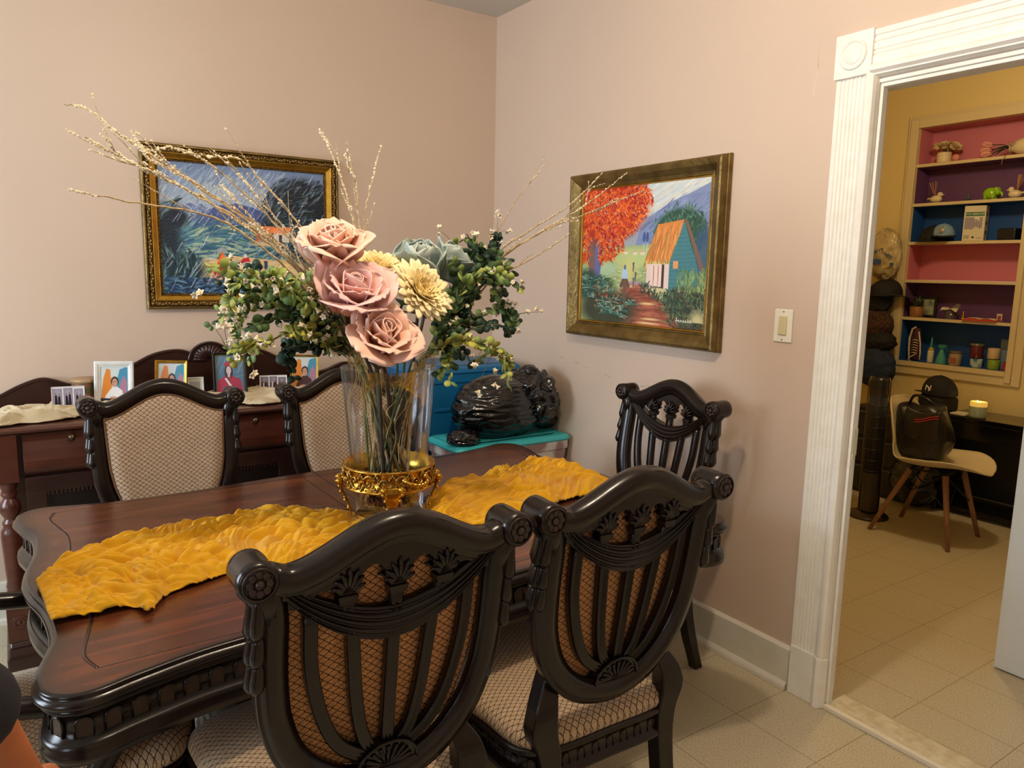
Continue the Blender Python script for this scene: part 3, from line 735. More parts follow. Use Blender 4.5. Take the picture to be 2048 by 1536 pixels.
# ---------------------------------------------------------------- rasteriser for paintings and photographs (vertex colours on a fine mesh)
class Canvas:
    def __init__(s, w, h, bg=(128, 128, 128)):
        s.w, s.h = w, h; s.a = np.zeros((h, w, 3)); s.a[:] = bg
        s.Y, s.X = np.mgrid[0:h, 0:w]; s.X = (s.X+0.5)/w; s.Y = (s.Y+0.5)/h   # y down
    def blend(s, mask, col): s.a += (np.array(col, float)-s.a)*mask[..., None]
    def grad(s, y0, c0, y1, c1):
        t = np.clip((s.Y-y0)/(y1-y0), 0, 1); m = ((s.Y >= y0) & (s.Y <= y1)).astype(float)
        c = np.array(c0)[None, None]*(1-t[..., None])+np.array(c1)[None, None]*t[..., None]
        s.a = s.a*(1-m[..., None])+c*m[..., None]
    def poly(s, pts, col, al=1.0):
        ins = np.zeros((s.h, s.w), bool); n = len(pts)
        for i in range(n):
            x0, y0 = pts[i]; x1, y1 = pts[(i+1) % n]
            if y0 == y1: continue
            c = ((y0 > s.Y) != (y1 > s.Y)) & (s.X < (x1-x0)*(s.Y-y0)/(y1-y0)+x0)
            ins ^= c
        s.blend(ins*al, col)
    def ell(s, x, y, rx, ry, col, al=1.0, soft=0.15):
        d = np.sqrt(((s.X-x)/rx)**2+((s.Y-y)/ry)**2)
        s.blend(np.clip((1-d)/soft, 0, 1)*al, col)
    def stroke(s, x0, y0, x1, y1, wd, col, al=1.0):
        asp = s.w/s.h
        xa, xb = min(x0, x1)-wd*1.5, max(x0, x1)+wd*1.5; ya, yb = min(y0, y1)-wd*2, max(y0, y1)+wd*2
        i0, i1 = max(0, int(xa*s.w)), min(s.w, int(xb*s.w)+2); j0, j1 = max(0, int(ya*s.h)), min(s.h, int(yb*s.h)+2)
        if i0 >= i1 or j0 >= j1: return
        X = s.X[j0:j1, i0:i1]*asp; Y = s.Y[j0:j1, i0:i1]; ax, ay, bx, by = x0*asp, y0, x1*asp, y1
        dx, dy = bx-ax, by-ay; L = dx*dx+dy*dy+1e-12
        t = np.clip(((X-ax)*dx+(Y-ay)*dy)/L, 0, 1)
        d = np.hypot(X-ax-dx*t, Y-ay-dy*t)/(wd*(1-0.6*np.abs(t-0.4)))
        m = np.clip((1-d)/0.5, 0, 1)*al
        s.a[j0:j1, i0:i1] += (np.array(col, float)-s.a[j0:j1, i0:i1])*m[..., None]
    def strokes(s, n, reg, ang, ln, wd, cols, al=0.8, seed=0, mask=None):
        """reg = (x0,x1,y0,y1); ang/ln ranges"""
        r = random.Random(seed)
        for _ in range(n):
            x = r.uniform(reg[0], reg[1]); y = r.uniform(reg[2], reg[3])
            if mask and not mask(x, y): continue
            a = ang(x, y)+r.uniform(-0.25, 0.25) if callable(ang) else r.uniform(*ang)
            l = r.uniform(*ln); c = r.choice(cols); j = r.uniform(-14, 14)
            s.stroke(x, y, x+l*math.cos(a)*s.h/s.w, y+l*math.sin(a), r.uniform(wd*0.6, wd*1.3), [max(0, min(255, v+j)) for v in c], al)
    def mesh(s, name, m, parent, fn, relief=0.0):
        """fn(u,v)->xyz, u right 0..1, v up 0..1 ; vertices carry the colours"""
        b = MB(); w, h = s.w, s.h
        if relief: s.a = (s.a-120)*(1+relief)+130
        vs = [fn((i+0.5)/w if 0 < i < w-1 else (0 if i == 0 else 1), 1-((j+0.5)/h if 0 < j < h-1 else (0 if j == 0 else 1))) for j in range(h) for i in range(w)]
        fs = [(j*w+i, (j+1)*w+i, (j+1)*w+i+1, j*w+i+1) for j in range(h-1) for i in range(w-1)]
        L = np.clip(s.a, 0, 255)/255; L = np.where(L <= 0.04045, L/12.92, ((L+0.055)/1.055)**2.4)
        b.v = vs; b.f = fs; b.sm = [True]*len(fs); b.c = [tuple(c) for c in L.reshape(-1, 3)]
        return b.build(name, m, parent)
paint_m = matcol('oil_paint', 0.42, bump=0.25, bscale=160)
photo_m = matcol('photo_print', 0.25)

# ---------------------------------------------------------------- painting in the rain (back wall)
def painting_rain():
    C = Canvas(440, 352)
    C.grad(0, (104, 124, 158), 0.30, (150, 165, 180)); C.grad(0.30, (150, 165, 180), 1.0, (70, 100, 130))
    C.ell(0.36, 0.20, 0.30, 0.13, (176, 186, 186), 0.7, 1.0)
    C.strokes(500, (0, 0.75, 0, 0.34), (2.0, 2.5), (0.03, 0.09), 0.007, [(98, 118, 152), (150, 166, 190), (172, 182, 190), (120, 138, 168)], 0.5, 1)
    C.poly([(0.10, 0.44), (0.22, 0.38), (0.33, 0.31), (0.44, 0.285), (0.54, 0.31), (0.64, 0.37), (0.75, 0.45), (0.75, 0.62), (0, 0.62), (0, 0.47)], (78, 92, 138))
    C.strokes(260, (0.1, 0.7, 0.30, 0.50), (0.3, 1.2), (0.03, 0.08), 0.008, [(66, 80, 128), (96, 110, 156), (84, 98, 150), (60, 78, 112)], 0.6, 2)
    C.grad(0.50, (70, 110, 130), 1.0, (96, 120, 120)) if False else None
    C.poly([(0.0, 0.52), (0.3, 0.47), (0.5, 0.46), (0.75, 0.47), (1, 0.5), (1, 1), (0, 1)], (66, 108, 132))
    C.strokes(900, (0, 1, 0.47, 0.80), lambda x, y: -0.35+0.5*math.sin(x*6+y*9), (0.05, 0.13), 0.009, [(40, 78, 112), (92, 138, 146), (140, 168, 150), (58, 98, 128), (176, 186, 150), (48, 92, 96)], 0.75, 3)
    C.poly([(0.18, 0.78), (0.40, 0.70), (0.75, 0.74), (1.0, 0.74), (1, 0.90), (0.85, 0.93), (0.22, 0.90)], (206, 176, 128))
    C.strokes(320, (0.2, 1, 0.73, 0.92), (-0.2, 0.15), (0.06, 0.14), 0.008, [(222, 196, 150), (190, 152, 104), (214, 184, 132), (150, 150, 130)], 0.7, 4)
    # dark trees
    C.ell(0.86, 0.34, 0.27, 0.32, (26, 36, 50), 1, 0.3); C.ell(0.92, 0.60, 0.16, 0.22, (24, 38, 48), 1, 0.4); C.ell(0.70, 0.48, 0.15, 0.10, (30, 52, 62), 1, 0.4)
    C.strokes(700, (0.58, 1, 0.05, 0.74), lambda x, y: 2.3+0.6*math.sin(x*9), (0.03, 0.10), 0.008, [(18, 26, 40), (40, 60, 70), (70, 90, 104), (28, 44, 62), (96, 116, 130), (20, 40, 36)], 0.75, 5, lambda x, y: (x-0.87)**2/0.075+(y-0.36)**2/0.13 < 1)
    for k in range(26): C.stroke(0.93, 0.62, 0.93+0.16*math.cos(3.3+k*0.11), 0.62+0.2*math.sin(3.3+k*0.11), 0.004, (110, 130, 150), 0.6)
    C.ell(0.02, 0.60, 0.12, 0.32, (28, 46, 60), 1, 0.5); C.ell(0.14, 0.84, 0.14, 0.18, (30, 54, 62), 0.95, 0.5); C.ell(0.08, 0.42, 0.09, 0.10, (26, 40, 58), 1, 0.4)
    C.strokes(560, (0, 0.28, 0.30, 1), lambda x, y: -1.1+0.8*math.sin(y*7), (0.04, 0.10), 0.008, [(22, 36, 50), (52, 84, 88), (84, 116, 124), (30, 60, 80), (30, 54, 40), (120, 148, 156)], 0.7, 6, lambda x, y: x < 0.06+0.06*math.sin(y*9.0) or (x < 0.20 and y > 0.72))
    C.strokes(420, (0, 1, 0.88, 1.0), (-0.5, 0.5), (0.04, 0.10), 0.010, [(30, 58, 92), (52, 88, 124), (26, 46, 70), (90, 124, 150)], 0.8, 7)
    # houses
    for (x, w_, c) in ((0.555, 0.10, (190, 92, 60)), (0.665, 0.10, (196, 190, 176))):
        C.poly([(x, 0.50), (x+w_, 0.50), (x+w_, 0.58), (x, 0.58)], c); C.poly([(x-0.025, 0.505), (x+0.015, 0.455), (x+w_+0.02, 0.455), (x+w_+0.0, 0.505)], (222, 126, 70))
        C.strokes(30, (x-0.01, x+w_, 0.46, 0.50), (1.8, 2.4), (0.02, 0.04), 0.004, [(236, 150, 96), (196, 96, 52)], 0.8, int(x*100))
    C.poly([(0.765, 0.505), (0.79, 0.455), (0.83, 0.53), (0.83, 0.58), (0.765, 0.58)], (76, 92, 96)); C.poly([(0.70, 0.52), (0.72, 0.52), (0.72, 0.58), (0.70, 0.58)], (70, 60, 66)); C.poly([(0.60, 0.53), (0.625, 0.53), (0.625, 0.58), (0.60, 0.58)], (110, 50, 36))
    C.ell(0.62, 0.60, 0.14, 0.025, (214, 178, 132), 0.9, 0.6)
    # woman carrying a bundle, rider on a donkey, man
    C.ell(0.345, 0.665, 0.035, 0.028, (150, 156, 160), 0.9); C.stroke(0.335, 0.69, 0.325, 0.73, 0.008, (90, 50, 36)); C.ell(0.345, 0.69, 0.012, 0.016, (196, 110, 60))
    C.poly([(0.335, 0.70), (0.36, 0.70), (0.365, 0.76), (0.32, 0.79), (0.31, 0.77)], (222, 118, 52)); C.poly([(0.32, 0.76), (0.365, 0.75), (0.37, 0.82), (0.345, 0.86), (0.29, 0.85)], (170, 38, 44)); C.stroke(0.345, 0.85, 0.345, 0.885, 0.007, (70, 40, 36))
    C.strokes(40, (0.30, 0.37, 0.76, 0.85), (1.9, 2.5), (0.03, 0.05), 0.004, [(220, 80, 70), (130, 26, 36)], 0.8, 8)
    C.ell(0.475, 0.775, 0.055, 0.032, (98, 76, 62)); C.ell(0.415, 0.775, 0.022, 0.022, (84, 64, 54)); C.stroke(0.40, 0.74, 0.39, 0.72, 0.006, (60, 46, 40))
    for x in (0.45, 0.46, 0.50, 0.51): C.stroke(x, 0.79, x+0.008, 0.885, 0.006, (60, 44, 38))
    C.ell(0.485, 0.70, 0.012, 0.018, (206, 200, 190)); C.poly([(0.47, 0.72), (0.505, 0.71), (0.515, 0.75), (0.45, 0.755)], (186, 44, 52)); C.ell(0.50, 0.765, 0.03, 0.02, (206, 196, 186)); 
    C.poly([(0.60, 0.735), (0.625, 0.735), (0.62, 0.83), (0.605, 0.83)], (52, 66, 92))
    for k in range(16): x = 0.225+k*0.03; C.stroke(x, 0.84+0.02*math.sin(k), x+0.003, 0.92, 0.003, (78, 66, 58), 0.9)
    C.strokes(230, (0, 1, 0, 1), (2.0, 2.25), (0.05, 0.11), 0.0028, [(206, 214, 224), (186, 198, 214)], 0.65, 9)
    return C
def frame_sweep(name, m, parent, x0, x1, z0, z1, prof, fn, bevel=0):
    """picture-frame moulding: prof (inset from the outer edge, depth) mitred at the corners"""
    b = MB(); n = len(prof); vs = []
    for (cx, cz, sx, sz) in ((x0, z0, 1, 1), (x1, z0, -1, 1), (x1, z1, -1, -1), (x0, z1, 1, -1)):
        for i_, d in prof: vs.append(fn(cx+sx*i_, cz+sz*i_, d))
    fs = []
    for k in range(4):
        k2 = (k+1) % 4
        for j in range(n-1): fs.append((k*n+j, k2*n+j, k2*n+j+1, k*n+j+1))
    b.add(vs, fs, False); return b.build(name, m, parent, bevel=bevel)
gold = mat('gold_leaf', (202, 158, 62), 0.28, 0.85, noise=(30, 0.2, (176, 128, 44)))
gold_ant = mat('antique_gold', (140, 116, 66), 0.38, 0.7, noise=(14, 0.2, (96, 76, 36)), bump=0.25, bscale=70)
gold_orn = mat('gold_ornament', (132, 100, 48), 0.4, 0.75, noise=(120, 0.1, (48, 34, 16)), bump=0.9, bscale=150)
def painting_frame_a():
    x0, x1, z0, z1 = -1.7714, -0.9091, 1.2875, 1.9856
    t = thing('painting', 'rainy village oil painting in an ornate gold frame on the back wall', 'painting', ((x0+x1)/2, 0, z0))
    cx = (x0+x1)/2; fn = lambda a, b_, d: (a-cx, -d, b_-z0)
    frame_sweep('frame', gold_ant, t, x0, x1, z0, z1, [(0, 0.0), (0, 0.030), (0.004, 0.034), (0.009, 0.034), (0.012, 0.030), (0.012, 0.02)], fn)
    frame_sweep('frame_ornament', gold_orn, t, x0, x1, z0, z1, [(0.012, 0.026), (0.017, 0.032), (0.024, 0.034), (0.031, 0.031), (0.034, 0.026)], fn)
    frame_sweep('frame_slope', gold, t, x0, x1, z0, z1, [(0.034, 0.028), (0.037, 0.029), (0.039, 0.026), (0.055, 0.017), (0.057, 0.018), (0.059, 0.015)], fn)
    frame_sweep('frame_lip', gold_orn, t, x0, x1, z0, z1, [(0.059, 0.015), (0.0615, 0.0175), (0.064, 0.015), (0.067, 0.016), (0.069, 0.010)], fn)
    # beading on the lip and leaf scrolls on the ornament band
    b = MB(); r = random.Random(5)
    def bead(a, c, d, rr, sc=(1, 1, 1)): b.ball(fn(a, c, d), rr, 6, 4, sc)
    i_ = 0.064; X0, X1, Z0, Z1 = x0+i_, x1-i_, z0+i_, z1-i_
    for k in range(120): a = X0+(X1-X0)*k/119; bead(a, Z0, 0.0155, 0.0022); bead(a, Z1, 0.0155, 0.0022)
    for k in range(92): c = Z0+(Z1-Z0)*k/91; bead(X0, c, 0.0155, 0.0022); bead(X1, c, 0.0155, 0.0022)
    b.build('frame_beads', gold_ant, t)
    b = MB(); i_ = 0.0235; X0, X1, Z0, Z1 = x0+i_, x1-i_, z0+i_, z1-i_
    for k in range(64):
        a = X0+(X1-X0)*k/63
        for Z in (Z0, Z1): b.ball(fn(a, Z+0.004*math.sin(k*1.7), 0.033), 0.006, 7, 5, (1.0, 0.5, 0.6))
    for k in range(50):
        c = Z0+(Z1-Z0)*k/49
        for X in (X0, X1): b.ball(fn(X+0.004*math.sin(k*1.7), c, 0.033), 0.006, 7, 5, (0.6, 0.5, 1.0))
    b.build('frame_scrolls', mat('gold_scroll', (168, 130, 66), 0.35, 0.8), t)
    i_ = 0.069; w_, h_ = x1-x0-2*i_, z1-z0-2*i_
    painting_rain().mesh('canvas', paint_m, t, lambda u, v: (x0+i_+w_*u-cx, -0.010, z0+i_+h_*v-z0), 0.18)
    MB().box(x0+0.02-cx, x1-0.02-cx, -0.008, 0, 0.02, z1-z0-0.02).build('backing', mat('backing_board', (110, 84, 56), 0.8), t)
painting_frame_a()

def painting_tree():
    C = Canvas(420, 357)
    C.grad(0, (198, 204, 200), 0.22, (212, 212, 198)); C.grad(0.22, (150, 164, 190), 1, (150, 150, 110))
    C.strokes(160, (0.4, 1, 0, 0.2), (-0.6, -0.2), (0.06, 0.14), 0.012, [(222, 220, 206), (176, 192, 200), (206, 200, 196), (190, 206, 214)], 0.5, 1)
    C.poly([(0.5, 0.30), (0.62, 0.20), (0.74, 0.13), (0.86, 0.09), (1, 0.03), (1, 0.5), (0.45, 0.5)], (122, 138, 178))
    C.strokes(180, (0.5, 1, 0.1, 0.42), (-0.8, -0.3), (0.05, 0.1), 0.01, [(104, 122, 168), (140, 152, 188), (110, 126, 162), (92, 110, 140)], 0.5, 2, lambda x, y: y > 0.45-0.45*x+0.02)
    C.poly([(0.0, 0.45), (1, 0.40), (1, 1), (0, 1)], (150, 168, 120)); C.strokes(500, (0, 1, 0.45, 0.75), (-0.4, 0.3), (0.03, 0.08), 0.009, [(176, 196, 130), (206, 200, 120), (130, 160, 110), (196, 210, 160), (120, 150, 100)], 0.6, 21)
    C.ell(0.44, 0.52, 0.26, 0.10, (178, 196, 130), 1, 0.5); C.ell(0.42, 0.62, 0.10, 0.14, (206, 196, 122), 0.9, 0.8); C.ell(0.22, 0.6, 0.15, 0.07, (168, 196, 160), 0.9, 0.6)
    C.poly([(0.38, 0.70), (0.52, 0.70), (0.70, 0.82), (0.84, 1.0), (0.30, 1.0), (0.42, 0.85)], (150, 84, 60))
    C.strokes(260, (0.34, 0.84, 0.70, 1.0), (-0.12, 0.12), (0.06, 0.13), 0.010, [(132, 70, 56), (166, 96, 70), (116, 62, 52), (178, 104, 84)], 0.7, 3, lambda x, y: x < 0.5+(y-0.7)*1.1)
    for (x, y, l) in ((0.38, 0.725, 0.1), (0.58, 0.77, 0.17), (0.48, 0.845, 0.2), (0.50, 0.955, 0.22), (0.46, 0.985, 0.26)): C.ell(x+l/2, y, l/2, 0.013, (232, 198, 140), 0.9, 0.7)
    C.ell(0.47, 0.70, 0.10, 0.02, (176, 150, 170), 0.8, 0.6)
    # round green tree behind the house
    C.ell(0.80, 0.36, 0.20, 0.19, (40, 76, 60), 1, 0.15); C.strokes(420, (0.6, 1, 0.17, 0.56), (-2.6, -0.5), (0.015, 0.04), 0.006, [(30, 60, 50), (70, 110, 84), (50, 90, 80), (96, 140, 112)], 0.8, 4, lambda x, y: ((x-0.80)/0.21)**2+((y-0.36)/0.2)**2 < 1)
    C.ell(0.97, 0.50, 0.08, 0.22, (52, 84, 116), 0.9, 0.4)
    # house
    C.poly([(0.68, 0.56), (0.83, 0.27), (0.94, 0.60), (0.94, 0.76), (0.73, 0.77)], (66, 122, 130))
    for k in range(15): C.stroke(0.72, 0.36+k*0.028, 0.94, 0.35+k*0.028, 0.0025, (44, 92, 104), 0.7)
    C.poly([(0.83, 0.26), (0.855, 0.27), (0.985, 0.60), (0.955, 0.60)], (120, 90, 74))
    C.poly([(0.545, 0.54), (0.64, 0.285), (0.83, 0.26), (0.735, 0.545)], (206, 128, 62))
    C.strokes(200, (0.55, 0.82, 0.28, 0.54), (1.7, 1.95), (0.05, 0.12), 0.005, [(222, 146, 74), (176, 104, 48), (150, 112, 70), (236, 164, 88)], 0.7, 5, lambda x, y: x > 0.545+(0.54-y)*0.37 and x < 0.735+(0.545-y)*0.33)
    C.strokes(60, (0.54, 0.74, 0.535, 0.56), (1.2, 1.9), (0.02, 0.035), 0.005, [(226, 190, 110), (150, 120, 60)], 0.9, 6)
    C.poly([(0.565, 0.56), (0.735, 0.565), (0.735, 0.735), (0.565, 0.715)], (70, 48, 44)); C.poly([(0.60, 0.56), (0.68, 0.56), (0.68, 0.72), (0.60, 0.715)], (226, 206, 196))
    for x in (0.565, 0.70): C.poly([(x, 0.56), (x+0.035, 0.56), (x+0.035, 0.735), (x, 0.73)], (222, 200, 190))
    for x in (0.62, 0.655): C.stroke(x, 0.57, x, 0.71, 0.005, (196, 84, 60))
    C.poly([(0.765, 0.54), (0.80, 0.54), (0.80, 0.59), (0.765, 0.59)], (214, 150, 96)); C.ell(0.64, 0.745, 0.13, 0.018, (214, 190, 150), 0.9, 0.6)
    for (x, y) in ((0.36, 0.47), (0.44, 0.475), (0.50, 0.475)): C.poly([(x, y), (x+0.02, y-0.025), (x+0.05, y)], (196, 170, 130)); C.poly([(x+0.01, y), (x+0.045, y), (x+0.045, y+0.02), (x+0.01, y+0.02)], (220, 206, 180))
    for x in (0.535, 0.56): C.stroke(x, 0.48, x, 0.38, 0.003, (200, 206, 220)); C.ell(x, 0.37, 0.012, 0.04, (60, 84, 140))
    # flame tree
    C.poly([(0.075, 0.80), (0.055, 0.42), (0.04, 0.22), (0.09, 0.22), (0.13, 0.45), (0.15, 0.80)], (122, 92, 84)); C.poly([(0.11, 0.80), (0.12, 0.45), (0.19, 0.40), (0.155, 0.80)], (96, 104, 156)); C.stroke(0.10, 0.45, 0.19, 0.25, 0.012, (90, 80, 110)); C.stroke(0.09, 0.40, 0.05, 0.2, 0.012, (110, 84, 80))
    def intree(x, y):
        return (x/0.56)**2+((y-0.10)/0.34)**2 < 1+0.12*math.sin(x*40)*math.cos(y*33) or ((x-0.12)/0.25)**2+((y-0.38)/0.17)**2 < 1
    C.ell(0.2,0.14,0.40,0.30,(176,50,26),0.9,0.3)
    C.strokes(2600, (0, 0.60, 0.0, 0.56), (0.2, 2.9), (0.018, 0.05), 0.0075, [(206, 66, 26), (232, 110, 36), (160, 36, 24), (222, 90, 30), (134, 26, 28), (240, 132, 48), (190, 46, 26)], 0.85, 7, lambda x, y: intree(x, y) and not (0.06 < x < 0.15 and y > 0.32+0.05*math.sin(x*60)))
    C.strokes(60, (0.05, 0.55, 0.05, 0.40), (0, 3), (0.006, 0.014), 0.004, [(222, 226, 232), (206, 214, 226)], 0.8, 8, intree)
    # plants left, bushes right
    C.ell(0.05, 0.72, 0.14, 0.14, (36, 66, 56), 0.95, 0.4); C.ell(0.24, 0.90, 0.30, 0.18, (54, 60, 44), 0.95, 0.4); C.ell(0.22, 0.72, 0.11, 0.07, (52, 86, 56), 0.9, 0.5)
    r = random.Random(11)
    for k in range(26):
        x = r.uniform(0.0, 0.44); y = r.uniform(0.68, 0.98)
        if y < 0.8 and x > 0.28: continue
        for q in range(15):
            a = -PI*q/14; l = r.uniform(0.05, 0.085); c = r.choice([(34, 72, 66), (84, 130, 112), (56, 100, 92), (150, 180, 160), (28, 56, 44)])
            xm, ym = x+l*0.6*math.cos(a)*0.85, y+l*0.6*math.sin(a); C.stroke(x, y, xm, ym, 0.006, c, 0.85); C.stroke(xm, ym, x+l*math.cos(a)*0.95, y+l*math.sin(a)*0.75+0.012, 0.005, c, 0.85)
    C.strokes(70, (0.12, 0.42, 0.68, 0.92), (0, 3), (0.008, 0.02), 0.006, [(186, 50, 40), (214, 120, 90), (220, 170, 120)], 0.8, 12)
    C.ell(0.86, 0.83, 0.16, 0.13, (40, 58, 44), 1, 0.3); C.ell(0.92, 0.97, 0.14, 0.09, (60, 52, 40), 0.95, 0.4)
    C.strokes(520, (0.70, 1, 0.72, 1.0), (-3, 0), (0.02, 0.045), 0.006, [(34, 54, 44), (66, 90, 62), (84, 72, 56), (50, 44, 36), (104, 128, 84)], 0.85, 13, lambda x, y: ((x-0.88)/0.18)**2+((y-0.87)/0.17)**2 < 1)
    C.strokes(160, (0.52, 0.80, 0.72, 0.86), (-2.6, -0.8), (0.03, 0.05), 0.006, [(34, 60, 48), (60, 90, 70), (30, 44, 40)], 0.9, 14, lambda x, y: abs(y-(0.735+(x-0.52)*0.42)) < 0.035)
    for q in range(18): a = -PI*q/17; C.stroke(0.955, 0.95, 0.955+0.07*math.cos(a), 0.95+0.09*math.sin(a), 0.005, (196, 190, 140), 0.9)
    C.strokes(200, (0.80, 1, 0.62, 0.76), (-2.2, -1.0), (0.02, 0.04), 0.006, [(120, 146, 84), (150, 170, 100), (70, 104, 70)], 0.7, 15)
    # rider seen from behind
    C.poly([(0.345, 0.73), (0.37, 0.66), (0.41, 0.66), (0.435, 0.73), (0.415, 0.74), (0.39, 0.70), (0.365, 0.74)], (92, 74, 66)); C.poly([(0.375, 0.66), (0.405, 0.66), (0.405, 0.80), (0.392, 0.90), (0.378, 0.80)], (110, 80, 64)); C.poly([(0.368, 0.60), (0.408, 0.60), (0.42, 0.67), (0.36, 0.67)], (170, 200, 222)); C.ell(0.388, 0.585, 0.011, 0.02, (86, 110, 150))
    for x, y in ((0.45, 0.55), (0.47, 0.62), (0.455, 0.66)): C.poly([(x, y), (x+0.016, y), (x+0.012, y+0.07), (x+0.004, y+0.07)], (90, 96, 90))
    # painter's signature
    lx = 0.82
    for ch in range(6):
        C.stroke(lx, 0.955, lx+0.006, 0.94, 0.0035, (224, 220, 206)); C.stroke(lx+0.006, 0.94, lx+0.011, 0.958, 0.003, (224, 220, 206)); lx += 0.0165
    C.stroke(0.81, 0.925, 0.808, 0.97, 0.0035, (224, 220, 206)); C.stroke(0.80, 0.95, 0.825, 0.945, 0.003, (224, 220, 206))
    return C
def painting_frame_b():
    y0, y1, z0, z1 = -1.6437, -0.7392, 1.1899, 1.923     # seen from the room, y1 is the left edge
    t = thing('painting', 'flame tree and thatched cottage oil painting in a heavy gold frame, right wall', 'painting', (0, (y0+y1)/2, z0))
    cy = (y0+y1)/2; fn = lambda a, b_, d: (-d, a-cy, b_-z0)
    frame_sweep('frame', gold_ant, t, y0, y1, z0, z1, [(0, 0.022), (0, 0.044), (0.004, 0.052), (0.012, 0.054), (0.030, 0.048), (0.046, 0.036), (0.054, 0.030), (0.058, 0.031), (0.060, 0.028), (0.064, 0.028), (0.066, 0.024)], fn)
    frame_sweep('frame_back', gold_ant, t, y0-0.004, y1+0.004, z0-0.004, z1+0.004, [(0.0, 0.0), (-0.002, 0.010), (0.0, 0.020), (0.004, 0.022), (0.02, 0.022)], fn)
    frame_sweep('frame_lip', gold, t, y0, y1, z0, z1, [(0.066, 0.026), (0.068, 0.028), (0.071, 0.027), (0.074, 0.020)], fn)
    i_ = 0.074; w_, h_ = y1-y0-2*i_, z1-z0-2*i_
    painting_tree().mesh('canvas', paint_m, t, lambda u, v: (-0.021, (y1-i_-w_*u)-cy, i_+h_*v), 0.04)
    MB().box(-0.018, 0, y0+0.02-cy, y1-0.02-cy, 0.02, z1-z0-0.02).build('backing', mat('backing_board', (110, 84, 56), 0.8), t)
painting_frame_b()

# ---------------------------------------------------------------- sideboard against the back wall
maho = mat('mahogany', (62, 28, 20), 0.3, noise=(5, 0.25, (86, 40, 26), (1, 6, 6)), spec=0.5, coat=0.2)
maho_d = mat('mahogany_dark', (40, 19, 15), 0.32, noise=(5, 0.25, (54, 26, 19), (1, 6, 6)), spec=0.5, coat=0.2)
SBX0, SBX1, SBY = -2.345, -0.715, -0.455
sbc = (SBX0+SBX1)/2; SBW = SBX1-SBX0
sb = thing('sideboard', 'long mahogany sideboard with a fan-crested backboard against the back wall', 'sideboard', (sbc, SBY, 0))
L0, L1 = SBX0-sbc, SBX1-sbc; D1 = -SBY-0.004
b = MB(); b.box(L0+0.02, L1-0.02, 0.03, D1, 0.09, 0.875); b.build('carcass', maho_d, sb, bevel=0.003)
b = MB(); b.prism([(0.0, 0.0), (-0.012, 0.006), (-0.016, 0.014), (-0.010, 0.022), (0.0, 0.025), (D1, 0.025), (D1, 0)], L0-0.012, L1+0.012, lambda a, c, d: (d, a, 0.875+c)); b.build('worktop', maho, sb, bevel=0.003)
b = MB(); b.box(L0-0.005, L1+0.005, -0.012, D1, 0.02, 0.085); b.box(L0-0.012, L1+0.012, -0.02, D1, 0.0, 0.05); b.prism([(-0.012, 0.085), (0.0, 0.105), (0.03, 0.11), (0.03, 0.085)], L0, L1, lambda a, c, d: (d, a, c)); b.build('plinth', maho_d, sb, bevel=0.006)
for sx in (L0+0.035, L1-0.035):
    b = MB(); b.box(sx-0.038, sx+0.038, -0.004, 0.07, 0.105, 0.255)
    M = Matrix.Translation((sx, 0.033, 0))
    b.lathe([(0.034, 0.255), (0.036, 0.262), (0.028, 0.272), (0.033, 0.285), (0.031, 0.30), (0.033, 0.31), (0.029, 0.33), (0.036, 0.50), (0.034, 0.52), (0.026, 0.535), (0.029, 0.55), (0.020, 0.565), (0.033, 0.59), (0.035, 0.605), (0.030, 0.625), (0.019, 0.64), (0.027, 0.655), (0.022, 0.67), (0.030, 0.69), (0.031, 0.70)], 24, M)
    b.box(sx-0.036, sx+0.036, -0.002, 0.07, 0.70, 0.875)
    rM = Matrix.Translation((sx, -0.004, 0.18)) @ Matrix.Rotation(PI/2, 4, 'X')
    b.lathe([(0.028, 0), (0.026, 0.004), (0.021, 0.002), (0.016, 0.005), (0.010, 0.002), (0.0, 0.007)], 20, rM)
    b.build('column', maho, sb, bevel=0.003)
def drawer_profile(): return [(0.03, 0.0), (0.012, 0.0), (0.002, 0.018), (0.000, 0.05), (0.008, 0.09), (0.016, 0.12), (0.014, 0.148), (0.03, 0.148)]
ND = 3; dw = (SBW-0.16)/ND
